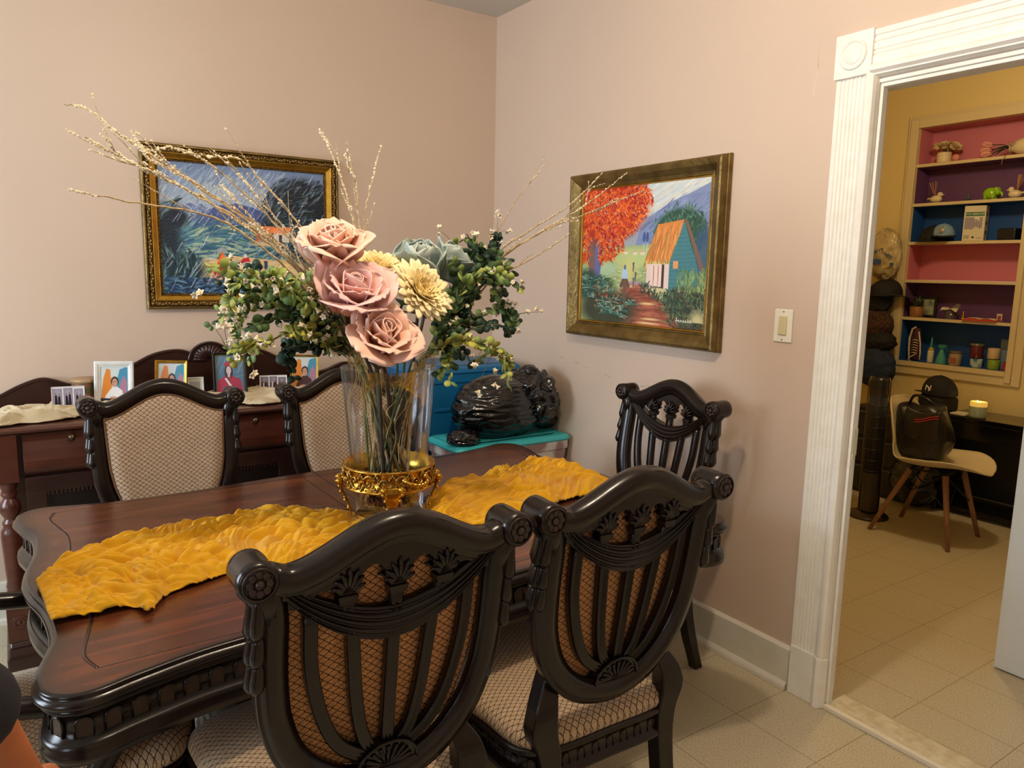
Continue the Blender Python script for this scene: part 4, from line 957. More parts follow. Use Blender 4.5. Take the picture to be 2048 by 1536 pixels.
for k in range(ND):
    a0 = L0+0.08+k*dw; 
    b = MB(); b.prism([(p_, c) for p_, c in drawer_profile()], a0+0.006, a0+dw-0.006, lambda a, c, d: (d, a, 0.722+c)); dr_ = b.build('drawer', maho, sb, bevel=0.002)
    for kx in (0.16, dw-0.16):
        b = MB(); b.lathe([(0.006, 0), (0.005, 0.006), (0.012, 0.012), (0.013, 0.018), (0.006, 0.023), (0.0, 0.024)], 16, Matrix.Translation((a0+kx, 0.012, 0.848)) @ Matrix.Rotation(PI/2, 4, 'X')); b.build('knob', mat('bronze_knob', (84, 68, 50), 0.35, 0.8), dr_)
    b = MB(); b.box(a0+0.006, a0+dw-0.006, 0.012, 0.03, 0.115, 0.712)
    dm = b.build('cabinet_door', maho_d, sb, bevel=0.003)
    b = MB()
    for f_ in (0.06,): 
        b.prism([(a0+0.006, 0.115), (a0+dw-0.006, 0.115), (a0+dw-0.006, 0.18), (a0+0.006, 0.18)], 0.0, 0.013, lambda a, c, d: (a, d, c))
        b.box(a0+0.006, a0+0.07, 0.0, 0.013, 0.18, 0.655); b.box(a0+dw-0.07, a0+dw-0.006, 0.0, 0.013, 0.18, 0.655); b.box(a0+0.006, a0+dw-0.006, 0.0, 0.013, 0.655, 0.712)
        for q in range(26): x_ = a0+0.075+q*(dw-0.15)/25; b.box(x_-0.004, x_+0.004, 0.002, 0.013, 0.640, 0.656)
    b.build('door_frame', maho_d, dm, bevel=0.002)
    b = MB(); b.box(a0+0.075, a0+dw-0.075, 0.010, 0.014, 0.19, 0.64); b.build('door_panel', mat('panel_dark', (26, 14, 12), 0.35), dm)
# backboard with crest
bx = [(-0.815, 0.04), (-0.79, 0.055), (-0.72, 0.092), (-0.65, 0.115), (-0.60, 0.105), (-0.55, 0.085), (-0.48, 0.075), (-0.40, 0.10), (-0.30, 0.16), (-0.22, 0.198), (-0.13, 0.210), (-0.07, 0.190), (-0.055, 0.185)]
bx = smoothpath(bx, 5); full = bx + [(-a, c) for a, c in reversed(bx)]
b = MB(); b.prism([(-0.815, 0)] + full + [(0.815, 0)], D1-0.03, D1-0.003, lambda a, c, d: (a, d, 0.90+c))
b.sweep(full, [(-0.006, -0.004), (-0.006, 0.004), (0.006, 0.004), (0.006, -0.004)], lambda a, c, d: (a, D1-0.031+d, 0.90+c-0.004))
back = b.build('backboard', maho_d, sb, bevel=0.003)
b = MB()
for k in range(13):
    a = PI*(k+0.5)/13; R = 0.078
    b.tube([(0.0+0.012*math.cos(a), D1-0.036, 0.90+0.155+0.012*math.sin(a)), (R*0.9*math.cos(a), D1-0.038, 0.90+0.155+R*0.9*math.sin(a))], [0.003, 0.010], 8)
b.prism([(0.088*math.cos(a), 0.155+0.082*math.sin(a)) for a in np.linspace(0, PI, 25)], D1-0.034, D1-0.006, lambda a, c, d: (a, d, 0.90+c))
b.sweep([(0.088*math.cos(a), 0.155+0.082*math.sin(a)) for a in np.linspace(0, PI, 25)], [(-0.005, -0.005), (0.005, -0.005), (0.005, 0.003), (-0.005, 0.003)], lambda a, c, d: (a, D1-0.036+d, 0.90+c))
b.build('fan_crest', maho_d, back)
b = MB()
for sx in (-0.105, 0.105):
    b.lathe([(0.030, 0), (0.028, 0.005), (0.022, 0.002), (0.016, 0.006), (0.010, 0.003), (0.0, 0.007)], 20, Matrix.Translation((sx, D1-0.032, 0.90+0.085)) @ Matrix.Rotation(PI/2, 4, 'X'))
b.build('rosette', maho_d, back)

# ---------------------------------------------------------------- portraits and things on the sideboard
SBT = 0.901
def portrait(kind, w, h):
    C = Canvas(w, h, (206, 210, 206))
    if kind in ('boy', 'girl', 'boy2'):
        C.grad(0, (196, 206, 206), 1, (210, 212, 206))
        C.poly([(0.0, 1.0), (0.10, 0.35), (0.22, 0.05), (0.36, 0.08), (0.42, 0.6), (0.38, 1.0)], (214, 130, 50)); C.poly([(0.02, 1.0), (0.3, 0.7), (0.40, 0.6), (0.4, 1.0)], (222, 176, 60))
        C.poly([(0.60, 1.0), (0.58, 0.45), (0.70, 0.08), (0.90, 0.02), (1.0, 0.02), (1, 1)], (70, 140, 170)); C.poly([(0.66, 1.0), (0.72, 0.5), (0.84, 0.25), (0.96, 0.4), (0.95, 1.0)], (170, 120, 140))
        sh = {'boy': (226, 224, 220), 'girl': (222, 216, 214), 'boy2': (74, 52, 56)}[kind]
        cx, cy = 0.52, 0.42
        C.poly([(cx-0.05, cy+0.14), (cx+0.08, cy+0.14), (cx+0.28, cy+0.26), (cx+0.32, 1.0), (cx-0.38, 1.0), (cx-0.34, cy+0.40), (cx-0.16, cy+0.22)], sh)
        C.ell(cx, cy, 0.155, 0.155, (52, 38, 34), 1, 0.2)
        if kind == 'girl': C.ell(cx, cy+0.08, 0.17, 0.22, (40, 28, 28), 1, 0.2); C.poly([(cx-0.07, cy+0.14), (cx+0.07, cy+0.14), (cx+0.05, cy+0.26), (cx-0.05, cy+0.26)], (190, 144, 118))
        C.ell(cx, cy+0.035, 0.11, 0.135, (196, 148, 120), 1, 0.15)
        for sx in (-0.045, 0.045): C.ell(cx+sx, cy+0.015, 0.017, 0.012, (40, 28, 26)); C.stroke(cx+sx-0.025, cy-0.012, cx+sx+0.025, cy-0.014, 0.006, (60, 40, 34))
        C.stroke(cx-0.03, cy+0.095, cx+0.035, cy+0.095, 0.009, (206, 110, 104)); C.stroke(cx, cy+0.02, cx+0.008, cy+0.06, 0.006, (170, 120, 96))
        C.poly([(0.0, 0.88), (0.55, 0.90), (0.60, 1.0), (0.0, 1.0)], (44, 40, 46)); C.ell(0.46, 0.87, 0.13, 0.035, (196, 148, 120))
        if kind == 'boy2':
            for k in range(6): C.stroke(0.25+k*0.1, 0.62, 0.22+k*0.11, 1.0, 0.006, (110, 70, 76), 0.7)
            C.stroke(0.2, 0.8, 0.8, 0.8, 0.006, (110, 70, 76), 0.7)
            C.poly([(0.0, 0.92), (0.6, 0.94), (0.65, 1.0), (0.0, 1.0)], (60, 44, 34)); C.ell(0.42, 0.88, 0.13, 0.03, (190, 140, 112))
    elif kind == 'grad':
        C.grad(0, (100, 134, 158), 1, (88, 120, 150))
        for k in range(6): C.stroke(-0.1+k*0.22, 0.45, 0.25+k*0.22, -0.05, 0.006, (206, 216, 226), 0.7)
        for k in range(4): C.stroke(0.6, 0.2+k*0.12, 1.05, 0.12+k*0.13, 0.005, (196, 210, 222), 0.6)
        C.poly([(0.0, 1.0), (0.06, 0.62), (0.32, 0.52), (0.60, 0.52), (0.88, 0.62), (0.98, 1.0)], (176, 70, 92)); C.ell(0.46, 0.42, 0.17, 0.22, (70, 66, 78), 1, 0.25)
        C.poly([(0.41, 0.45), (0.51, 0.45), (0.56, 0.66), (0.36, 0.66)], (150, 76, 92)); C.poly([(0.42, 0.45), (0.50, 0.45), (0.50, 0.54), (0.42, 0.54)], (222, 196, 194)); C.ell(0.46, 0.38, 0.095, 0.115, (226, 206, 206), 1, 0.15); C.poly([(0.33, 0.30), (0.36, 0.20), (0.58, 0.20), (0.61, 0.30), (0.46, 0.26)], (178, 60, 76)); C.poly([(0.24, 0.22), (0.46, 0.15), (0.70, 0.21), (0.48, 0.25)], (190, 70, 84))
        for sx in (-0.035, 0.035): C.ell(0.46+sx, 0.37, 0.014, 0.009, (60, 50, 60))
        C.stroke(0.43, 0.435, 0.49, 0.435, 0.007, (190, 60, 70)); C.poly([(0.3, 0.58), (0.36, 0.56), (0.62, 0.84), (0.56, 0.88)], (232, 228, 228)); C.ell(0.60, 0.86, 0.07, 0.035, (214, 176, 170)); C.poly([(0.2, 1.0), (0.24, 0.78), (0.5, 0.82), (0.6, 1.0)], (80, 128, 150), 0.9)
    elif kind in ('strip', 'strip2'):
        C.a[:] = (222, 218, 216)
        for k in range(3):
            x0 = 0.03+k*0.325; x1 = x0+0.29; y0 = 0.06+0.03*(k == 1)*(-1)+0.02*k; y1 = y0+0.74
            C.poly([(x0, y0), (x1, y0), (x1, y1), (x0, y1)], (146, 138, 152) if kind == 'strip' else (120, 112, 122)); C.ell((x0+x1)/2, y0+0.2, 0.12, 0.2, (176, 168, 180), 0.7, 1)
            cols_ = [(34, 28, 34)]*2 if kind == 'strip' else [(70, 50, 44), (196, 180, 160), (44, 36, 44), (80, 58, 50)]
            m_ = len(cols_)
            for q, cc in enumerate(cols_):
                fx = x0+0.29*(q+1)/(m_+1); fy = y0+0.22+0.05*((q+k) % 2)
                C.poly([(fx-0.03, fy+0.05), (fx+0.03, fy+0.05), (fx+0.05, y1-0.03), (fx-0.05, y1-0.03)], cc); C.ell(fx, fy, 0.022, 0.045, (40, 28, 26)); C.ell(fx, fy+0.01, 0.014, 0.028, (186, 146, 124))
            if k: C.stroke(x0-0.016, 0.02, x0-0.016, 0.82, 0.006, (236, 234, 232))
        C.strokes(60, (0.02, 0.98, 0.86, 0.98), (-0.6, 0.6), (0.01, 0.04), 0.006, [(150, 140, 146), (186, 180, 182)], 0.7, 3)
    elif kind == 'small':
        C.a[:] = (196, 190, 176); C.poly([(0.12, 0.12), (0.88, 0.12), (0.88, 0.88), (0.12, 0.88)], (150, 152, 150)); C.grad(0.5, (120, 118, 112), 0.88, (60, 56, 56)); C.ell(0.5, 0.62, 0.2, 0.2, (70, 62, 60), 0.9, 0.4); C.ell(0.5, 0.4, 0.1, 0.1, (176, 140, 120), 0.9, 0.3)
        C.poly([(0, 0), (0.1, 0), (0.1, 1), (0, 1)], (206, 200, 186)); C.poly([(0.9, 0), (1, 0), (1, 1), (0.9, 1)], (206, 200, 186))
    return C
def photo_frame(name, label, base, w, h, fw, depth, mfr, kind, rz, tilt, pw, ph, inner=None, roll=0.0):
    t = thing(name, label, 'photo frame' if fw > 0.004 else 'photo strip', base, rz)
    M = Matrix.Rotation(-tilt, 4, 'X') @ Matrix.Rotation(roll, 4, 'Y')
    fn = lambda a, c, d: tuple(M @ Vector((a, -d, c)))
    frame_sweep('frame', mfr, t, -w/2, w/2, 0, h, [(0, 0), (0, depth*0.8), (fw*0.2, depth), (fw*0.55, depth*0.9), (fw*0.85, depth*0.55), (fw, depth*0.5), (fw, 0.001)], fn)
    if inner:
        frame_sweep('frame_inset', inner, t, -w/2+fw*0.82, w/2-fw*0.82, fw*0.82, h-fw*0.82, [(0, 0.001), (0, depth*0.68), (fw*0.14, depth*0.68), (fw*0.16, 0.001)], fn)
    iw, ih = w-2*fw, h-2*fw
    portrait(kind, pw, ph).mesh('photo', photo_m, t, lambda u, v: fn(-iw/2+iw*u, fw+ih*v, depth*0.3))
    b = MB(); b.obox(M, -w/2+0.003, w/2-0.003, 0.0, 0.004, 0.003, h-0.003)
    b.build('backing', mat('frame_backing', (60, 50, 44), 0.8), t)
    b = MB(); L_ = h*0.62; y_ = math.sin(tilt)*h*0.55
    pT = M @ Vector((0, 0.004, h*0.6)); foot_y = pT.y+h*0.28
    b.add([(pT.x-0.012, pT.y, pT.z), (pT.x+0.012, pT.y, pT.z), (pT.x+0.018, foot_y, 0.0), (pT.x-0.018, foot_y, 0.0), (pT.x-0.012, pT.y+0.003, pT.z), (pT.x+0.012, pT.y+0.003, pT.z), (pT.x+0.018, foot_y+0.003, 0.0), (pT.x-0.018, foot_y+0.003, 0.0)], [(0,1,2,3),(7,6,5,4),(0,4,5,1),(1,5,6,2),(2,6,7,3),(3,7,4,0)], False)
    b.build('easel_leg', mat('frame_backing', (60, 50, 44), 0.8), t)
    return t
CLZ = SBT+0.006
white_f = mat('frame_white', (222, 222, 216), 0.4, noise=(30, 0.2, (204, 204, 198)))
photo_frame('framed_photo', 'wide white frame with a photo of a child in a white shirt, on the sideboard', (-1.940, -0.235, CLZ), 0.142, 0.186, 0.022, 0.012, white_f, 'boy', math.radians(-14), 0.16, 128, 176, roll=0.02)
photo_frame('framed_photo', 'gold frame with a dark-haired girl, on the sideboard right of the white frame', (-1.725, -0.20, CLZ), 0.128, 0.175, 0.013, 0.016, gold, 'girl', math.radians(-22), 0.20, 128, 176, roll=0.02)
photo_frame('framed_photo', 'smallest pale frame on the sideboard, beside the black graduation frame', (-1.628, -0.20, CLZ), 0.072, 0.098, 0.009, 0.009, white_f, 'small', math.radians(-8), 0.14, 60, 80)
photo_frame('framed_photo', 'black and gold frame with a graduate in a red cap, on the sideboard', (-1.485, -0.215, CLZ), 0.140, 0.200, 0.013, 0.014, mat('frame_black', (22, 26, 22), 0.3), 'grad', math.radians(-4), 0.10, 132, 190, inner=gold)
photo_frame('framed_photo', 'thin gold frame with a boy in a plaid shirt, rightmost on the sideboard', (-1.155, -0.20, CLZ), 0.128, 0.172, 0.010, 0.012, gold, 'boy2', math.radians(-18), 0.22, 128, 176, roll=0.03)
photo_frame('photo_strip', 'clear stand with three photos of black-dressed people, at the sideboard left end', (-2.098, -0.245, CLZ), 0.112, 0.098, 0.0015, 0.004, mat('acrylic', (226, 224, 222), 0.15), 'strip', math.radians(-6), 0.10, 180, 144)
photo_frame('photo_strip', 'clear stand with three group photos, beside the graduation frame', (-1.298, -0.21, CLZ), 0.118, 0.088, 0.0015, 0.004, mat('acrylic', (226, 224, 222), 0.15), 'strip2', math.radians(-14), 0.10, 180, 144)
tin = thing('round_tin', 'green floral round tin with a tan lid behind the photo strip', 'tin', (-2.025, -0.115, CLZ))
tm = mat('tin_floral', (84, 92, 52), 0.5, noise=(38, 0.06, (150, 70, 60)), bump=0.05)
MB().lathe([(0.0, 0), (0.052, 0), (0.053, 0.003), (0.053, 0.098)], 32, caps=False).build('tin_body', tm, tin)
fl = MB()
for k in range(10):
    a = 2*PI*k/10; z = 0.03+0.04*(k % 2)
    for q in range(6):
        b2 = 2*PI*q/6; fl.ball((0.0535*math.cos(a+0.11*math.cos(b2)), 0.0535*math.sin(a+0.11*math.cos(b2)), z+0.007*math.sin(b2)), 0.0032, 6, 4)
fl.build('painted_flowers', mat('tin_flower', (196, 96, 84), 0.5), tin)
MB().lathe([(0.0535, 0.094), (0.056, 0.094), (0.057, 0.106), (0.052, 0.110), (0.0, 0.111)], 32, caps=False).build('tin_lid', mat('tin_lid', (168, 134, 96), 0.4), tin)

# ---- cloths: ridged wrinkle height field on a strip
def fbm(x, y, o=4, s_=0.0):
    v = 0; a = 0.5; f = 1.0
    for k in range(o): v += a*nz(x*f, y*f, s_+k*7.3); a *= 0.5; f *= 2.05
    return v
HOLE = (-1.372, -1.610, 1)
def cloth(name, m, left, right, n, mz, z0, hgt, seed, fx, fy, warp=1.0, fine=0.0022, zfn=None):
    """left/right: world xy polylines (rear edge, front edge) ; grid between; height = ridged noise"""
    Lp = smoothpath(left, 24); Rp = smoothpath(right, 24)
    def at(P, u):
        t = u*(len(P)-1); i = min(int(t), len(P)-2); f = t-i; return (P[i][0]*(1-f)+P[i+1][0]*f, P[i][1]*(1-f)+P[i+1][1]*f)
    b = MB(); H = []
    def g(u, v):
        a = at(Lp, u); c = at(Rp, u)
        # ragged rim
        e0 = 0.020*fbm(u*14, 3.1, 3, seed); e1 = 0.020*fbm(u*14, 9.1, 3, seed)
        vv = v
        x = a[0]*(1-vv)+c[0]*vv; y = a[1]*(1-vv)+c[1]*vv
        dx, dy = c[0]-a[0], c[1]-a[1]; L_ = math.hypot(dx, dy) or 1
        k = e0*(1-vv)+e1*vv; x += dx/L_*k; y += dy/L_*k
        w1 = fbm(x*4, y*4, 2, seed+20)*warp; w2 = fbm(x*4+9, y*4, 2, seed+31)*warp
        def bil(p, q, s_, k=2.4): return min(1.0, abs(nz(p, q, s_))*k)     # round puffs, sharp creases
        X_ = x+0.16*w1; Y_ = y+0.17*w2+0.05*math.sin(x*7+seed)
        r1 = bil(X_*fx*0.42, Y_*fy*1.0, seed); r2 = bil(X_*fx*0.85+2*w2, Y_*fy*2.8+2*w1, seed+5); r3 = bil(X_*fx*1.5+3*w1, Y_*fy*5.6+5*w2, seed+9, 2.8)
        h = 0.5+0.9*fbm(x*5, y*5, 2, seed+50)
        z = h*0.22+0.42*r1+0.36*r2
        near = math.hypot(x-HOLE[0], y-HOLE[1]); flat = min(1.0, max(0.0, (near-0.105)/0.07)) if HOLE[2] else 1.0
        ed = min(1, min(v, 1-v)*9, min(u, 1-u)*16); ed = max(0.0, ed)**0.6
        zz = (zfn(x, y) if zfn else z0)+0.0012+flat*(0.0008+hgt*z*(0.20+0.80*ed)+fine*r3*(0.45+0.55*ed))
        return (x, y, max(zz, (zfn(x, y) if zfn else z0)+0.0012))
    b.grid(g, n, mz)
    o = b.build(name, m); md = o.modifiers.new('solid', 'SOLIDIFY'); md.thickness = 0.001; md.offset = 1
    return o
def cloth_mat(name, c1, c2, tr=0.15):
    m = mat(name, c1, 0.85, noise=(9, 0.25, c2), sheen=0.3, bump=0.4, bscale=500, spec=0.2)
    return m
yel = cloth_mat('mustard_gauze', (238, 180, 18), (226, 166, 18))
ZR = TOPZ+0.0006
rear_e = [(-2.255, -1.66), (-2.19, -1.555), (-2.08, -1.49), (-1.95, -1.445), (-1.86, -1.44), (-1.80, -1.50), (-1.74, -1.46), (-1.62, -1.50), (-1.50, -1.515), (-1.40, -1.56), (-1.29, -1.61), (-1.20, -1.55), (-1.13, -1.50), (-1.05, -1.43), (-0.97, -1.45), (-0.92, -1.42), (-0.83, -1.36), (-0.76, -1.40), (-0.70, -1.35), (-0.62, -1.37), (-0.57, -1.46)]
front_e = [(-2.235, -1.90), (-2.15, -1.905), (-2.09, -1.90), (-2.065, -1.945), (-2.02, -1.88), (-1.95, -1.85), (-1.87, -1.815), (-1.82, -1.80), (-1.73, -1.865), (-1.63, -1.85), (-1.52, -1.79), (-1.42, -1.80), (-1.30, -1.86), (-1.22, -1.84), (-1.12, -1.87), (-1.0, -1.86), (-0.90, -1.80), (-0.82, -1.78), (-0.72, -1.80), (-0.64, -1.76), (-0.585, -1.70)]
run = cloth('table_runner', yel, rear_e, front_e, 800, 210, ZR, 0.050, 3.3, 15.0, 18.0, 0.9, fine=0.0100)
tag(run, 'crumpled mustard yellow gauze runner lying along the dining table', 'table runner')
HOLE = (0, 0, 0)
cream = cloth_mat('cream_gauze', (214, 196, 160), (200, 180, 142))
cl = cloth('sideboard_runner', cream, [(-2.352, -0.13), (-2.2, -0.10), (-2.0, -0.09), (-1.75, -0.10), (-1.5, -0.09), (-1.25, -0.10), (-1.0, -0.11)], [(-2.352, -0.462), (-2.24, -0.42), (-2.12, -0.40), (-2.0, -0.36), (-1.75, -0.33), (-1.55, -0.32), (-1.42, -0.43), (-1.33, -0.41), (-1.22, -0.34), (-1.0, -0.30)], 420, 90, SBT, 0.048, 8.8, 12, 15, 1.0, fine=0.004)
tag(cl, 'rumpled cream gauze cloth lying along the top of the sideboard', 'cloth')
hg = MB()
def hangf(u, v):
    x = -2.362-0.012*math.sin(u*9)-0.01*v+0.006*math.sin(v*17); y = -0.13-0.335*u+0.012*math.sin(v*5+u*8); z = SBT+0.012-(0.13+0.05*math.sin(u*5))*v
    return (x, y, z)
# ---------------------------------------------------------------- storage totes and the bin bag in the corner
def tote(name, label, x0, x1, y0, y1, z0, z1, mb, ml, ribs=True, lidh=0.035, content=None):
    t = thing(name, label, 'storage box', ((x0+x1)/2, (y0+y1)/2, z0)); cx, cy = (x0+x1)/2, (y0+y1)/2
    W, D, H = (x1-x0)/2, (y1-y0)/2, z1-z0
    b = MB(); tp = 0.90
    def rr(w_, d_, r, n=5):
        pts = []
        for (sx, sy, a0) in ((1, 1, 0), (-1, 1, PI/2), (-1, -1, PI), (1, -1, 1.5*PI)):
            for k in range(n+1): a = a0+PI/2*k/n; pts.append((sx*(w_-r)+r*math.cos(a), sy*(d_-r)+r*math.sin(a)))
        return pts
    rings = [(W*tp-0.02, D*tp-0.02, 0.0), (W*tp, D*tp, 0.01), (W*0.955, D*0.955, H-lidh-0.05), (W*0.985, D*0.985, H-lidh-0.045), (W*0.985, D*0.985, H-lidh)]
    n = len(rr(1, 1, 0.1)); vs = []; fs = []
    for w_, d_, z in rings: vs += [(x, y, z) for x, y in rr(w_, d_, 0.03)]
    for i in range(len(rings)-1):
        for k in range(n): k2 = (k+1) % n; fs.append((i*n+k, i*n+k2, (i+1)*n+k2, (i+1)*n+k))
    fs.append(tuple(range(n-1, -1, -1))); b.add(vs, fs, False)
    if ribs:
        for q in (-0.55, 0.55):
            b.box(q*W-0.045, q*W+0.045, -D*0.955-0.004, -D*0.93, H*0.60, H*0.63); b.box(q*W-0.045, q*W+0.045, -D*0.955-0.004, -D*0.93, H*0.36, H*0.39)
    b.build('tote_body', mb, t, bevel=0.003)
    b = MB(); rings = [(W, D, H-lidh-0.004), (W+0.004, D+0.004, H-lidh+0.004), (W, D, H-0.012), (W-0.012, D-0.012, H-0.004), (W-0.03, D-0.03, H-0.004), (W-0.045, D-0.045, H), (W-0.2*W, D-0.2*D, H)]
    vs = []; fs = []
    for w_, d_, z in rings: vs += [(x, y, z) for x, y in rr(w_, d_, 0.035)]
    for i in range(len(rings)-1):
        for k in range(n): k2 = (k+1) % n; fs.append((i*n+k, i*n+k2, (i+1)*n+k2, (i+1)*n+k))
    fs.append(tuple((len(rings)-1)*n+k for k in range(n))); fs.append(tuple(range(n-1, -1, -1))); b.add(vs, fs, False)
    b.build('tote_lid', ml, t, bevel=0.003)
    return t
blue = mat('tote_blue', (20, 106, 158), 0.4, bump=0.03); dgrey = mat('tote_grey', (58, 60, 66), 0.45); teal = mat('lid_teal', (66, 190, 196), 0.35)
tote('storage_tote', 'dark grey storage tote under the blue tote in the corner', -0.70, -0.05, -0.42, -0.03, 0.0, 0.462, dgrey, dgrey)
tote('storage_tote', 'large blue storage tote with blue lid, stacked in the room corner', -0.68, -0.085, -0.43, -0.04, 0.464, 1.015, blue, blue)
clear = mat('clear_plastic', (214, 210, 202), 0.25, noise=(5, 0.15, (196, 186, 176)), spec=0.5)
tote('storage_tote', 'grey storage tote on the floor under the teal-lidded box', -0.64, -0.05, -0.86, -0.45, 0.0, 0.345, dgrey, dgrey)
tt = tote('storage_tote', 'cloudy clear storage box with teal lid holding clothes, under the black bag', -0.655, -0.015, -0.765, -0.455, 0.347, 0.700, mat('cloudy_plastic', (206, 204, 198), 0.35, noise=(7, 0.06, (150, 120, 116)), spec=0.5), teal, ribs=False, lidh=0.028)
cc = MB()
for (x, z, w_, h_) in ((0.08, 0.20, 0.10, 0.03), (0.2, 0.17, 0.08, 0.05), (-0.05, 0.12, 0.12, 0.04)):
    cc.tube([(x-w_, -0.150, z-h_), (x-w_*0.3, -0.151, z+h_*0.4), (x+w_*0.5, -0.150, z+h_), (x+w_, -0.150, z)], [0.012, 0.022, 0.02, 0.010], 8)
cc.build('folded_clothes', mat('clothes_red', (160, 74, 84), 0.8), tt)
# ---- bin bag
bag_m = mat('bin_bag_plastic', (9, 9, 11), 0.2, spec=0.6, coat=0.3, bump=0.5, bscale=22)
def blob(name, m, c, r, seed, amp=0.10, fr=(3, 3, 9), flat=0.0, nu=150, nv=100, ridg=1.0, zmin=None, lobes=()):
    b = MB(); c = Vector(c)
    def f(u, v):
        a = 2*PI*u; p = PI*(v-0.5)*0.998; d = Vector((math.cos(a)*math.cos(p), math.sin(a)*math.cos(p), math.sin(p)))
        s_ = 1.0+0.07*nz(d.x*1.6+seed, d.y*1.6, d.z*1.6)
        for (ld, la, lw) in lobes:
            s_ += la*math.exp(-((d-Vector(ld).normalized()).length/lw)**2)
        w_ = nz(d.x*2+seed, d.y*2, d.z*2)*1.1
        rr_ = 1-abs(nz(d.x*fr[0]+w_+seed, d.y*fr[1]+w_, d.z*fr[2]+seed))*2.2
        r2 = 1-abs(nz(d.x*fr[0]*2.6+w_*2, d.y*fr[1]*2.6+seed, d.z*fr[2]*2.2+w_))*2.2
        r3 = 1-abs(nz(d.x*fr[0]*6+w_*3, d.y*fr[1]*6+seed, d.z*fr[2]*4+w_))*2.2
        s_ += amp*(0.62*max(-0.3, rr_)+0.16*max(-0.3, r2)+0.035*max(-0.3, r3))*ridg
        q = c+Vector((d.x*r[0], d.y*r[1], d.z*r[2]))*s_
        if zmin is not None and q.z < zmin: q.z = zmin+(q.z-zmin)*0.02
        return q
    b.grid(f, nu, nv, closeu=True); return b.build(name, m)
bag = thing('bin_bag', 'bulging shiny black plastic bag lying on the teal-lidded storage box', 'trash bag', (-0.335, -0.62, 0.702))
def sub(o, parent):
    o.parent = parent; o.location = -Vector(parent.location) if o.location.length < 1e-6 else o.location-parent.location; return o
o = blob('bag_body', bag_m, (-0.350, -0.610, 0.830), (0.235, 0.155, 0.150), 4.4, 0.065, (1.3, 1.3, 7.0), zmin=0.7025, lobes=(((0.8, 0.1, 0.4), 0.10, 0.6),)); sub(o, bag)
o = blob('bag_neck', bag_m, (-0.175, -0.620, 0.868), (0.120, 0.13, 0.125), 9.1, 0.36, (1.7, 1.7, 1.7), zmin=0.7025); sub(o, bag)
o = blob('bag_knot', bag_m, (-0.165, -0.600, 0.985), (0.050, 0.045, 0.038), 2.7, 0.22, (2, 2, 2), nu=60, nv=40); sub(o, bag)
o = blob('bag_tail', bag_m, (-0.590, -0.700, 0.725), (0.070, 0.060, 0.036), 7.7, 0.26, (2.4, 2.4, 2.4), nu=70, nv=50); sub(o, bag)
o = blob('bag_corner', bag_m, (-0.065, -0.600, 0.745), (0.065, 0.05, 0.040), 1.7, 0.24, (2, 2, 2), nu=60, nv=40); sub(o, bag)
# ---------------------------------------------------------------- glass vase with gilt collar
VX, VY = -1.372, -1.610
def glass_mat(name='vase_glass', tint=(0.985, 0.99, 0.99), k=1.0):
    m = bpy.data.materials.new(name); m.use_nodes = True; nt = m.node_tree; nt.nodes.remove(nt.nodes['Principled BSDF'])
    N = nt.nodes.new; L = nt.links.new; out_ = nt.nodes['Material Output']
    tr = N('ShaderNodeBsdfTransparent'); tr.inputs[0].default_value = (*tint, 1)
    gl = N('ShaderNodeBsdfGlossy'); gl.inputs['Roughness'].default_value = 0.03; gl.inputs[0].default_value = (0.9, 0.95, 1.0, 1)
    fr = N('ShaderNodeFresnel'); fr.inputs[0].default_value = 1.35
    mu = N('ShaderNodeMath'); mu.operation = 'MULTIPLY'; mu.inputs[1].default_value = 0.45*k; L(fr.outputs[0], mu.inputs[0])
    mx = N('ShaderNodeMixShader'); L(mu.outputs[0], mx.inputs[0]); L(tr.outputs[0], mx.inputs[1]); L(gl.outputs[0], mx.inputs[2]); L(mx.outputs[0], out_.inputs[0])
    return m
vase = thing('glass_vase', 'tall clear glass vase with a gilded ornate collar on the yellow runner', 'vase', (VX, VY, ZR+0.0))
gz = 0.012
b = MB()
prof_o = [(0.0, gz), (0.094, gz), (0.099, gz+0.008), (0.100, gz+0.05), (0.108, gz+0.12), (0.112, gz+0.16), (0.124, gz+0.30), (0.1345, gz+0.425), (0.1355, gz+0.428)]
prof_i = [(0.1325, gz+0.428), (0.121, gz+0.30), (0.109, gz+0.16), (0.104, gz+0.12), (0.096, gz+0.05), (0.092, gz+0.028), (0.0, gz+0.024)]
b.lathe(prof_o+prof_i, 72, caps=False); b.build('glass', glass_mat(), vase)
gold_b = mat('bright_gilt', (222, 178, 78), 0.22, 0.95, noise=(26, 0.2, (196, 146, 52)))
gold_c = mat('gilt_relief', (206, 166, 84), 0.3, 0.9, noise=(90, 0.15, (110, 78, 34)))
MB().lathe([(0.0, 0.0), (0.088, 0.0), (0.098, 0.004), (0.100, 0.012), (0.0, 0.012)], 48, caps=False).build('gilt_base', gold_b, vase)
RB, ZB0, ZB1 = 0.131, 0.098, 0.163
b = MB(); b.lathe([(RB, ZB0), (RB+0.003, ZB0+0.002), (RB+0.003, ZB0+0.006), (RB, ZB0+0.008), (RB, ZB1-0.008), (RB+0.003, ZB1-0.006), (RB+0.003, ZB1-0.002), (RB, ZB1), (RB-0.003, ZB1), (RB-0.003, ZB0)], 72, caps=False)
b.lathe([(RB-0.003, ZB0+0.003), (0.112, ZB0-0.004), (0.108, ZB0), (0.1085, ZB0+0.004), (RB-0.003, ZB0+0.008)], 72, caps=False)
col = b.build('collar', gold_b, vase)
b = MB(); r = random.Random(4)
def onband(a, z, d=0.0): return Vector(((RB+d)*math.cos(a), (RB+d)*math.sin(a), z))
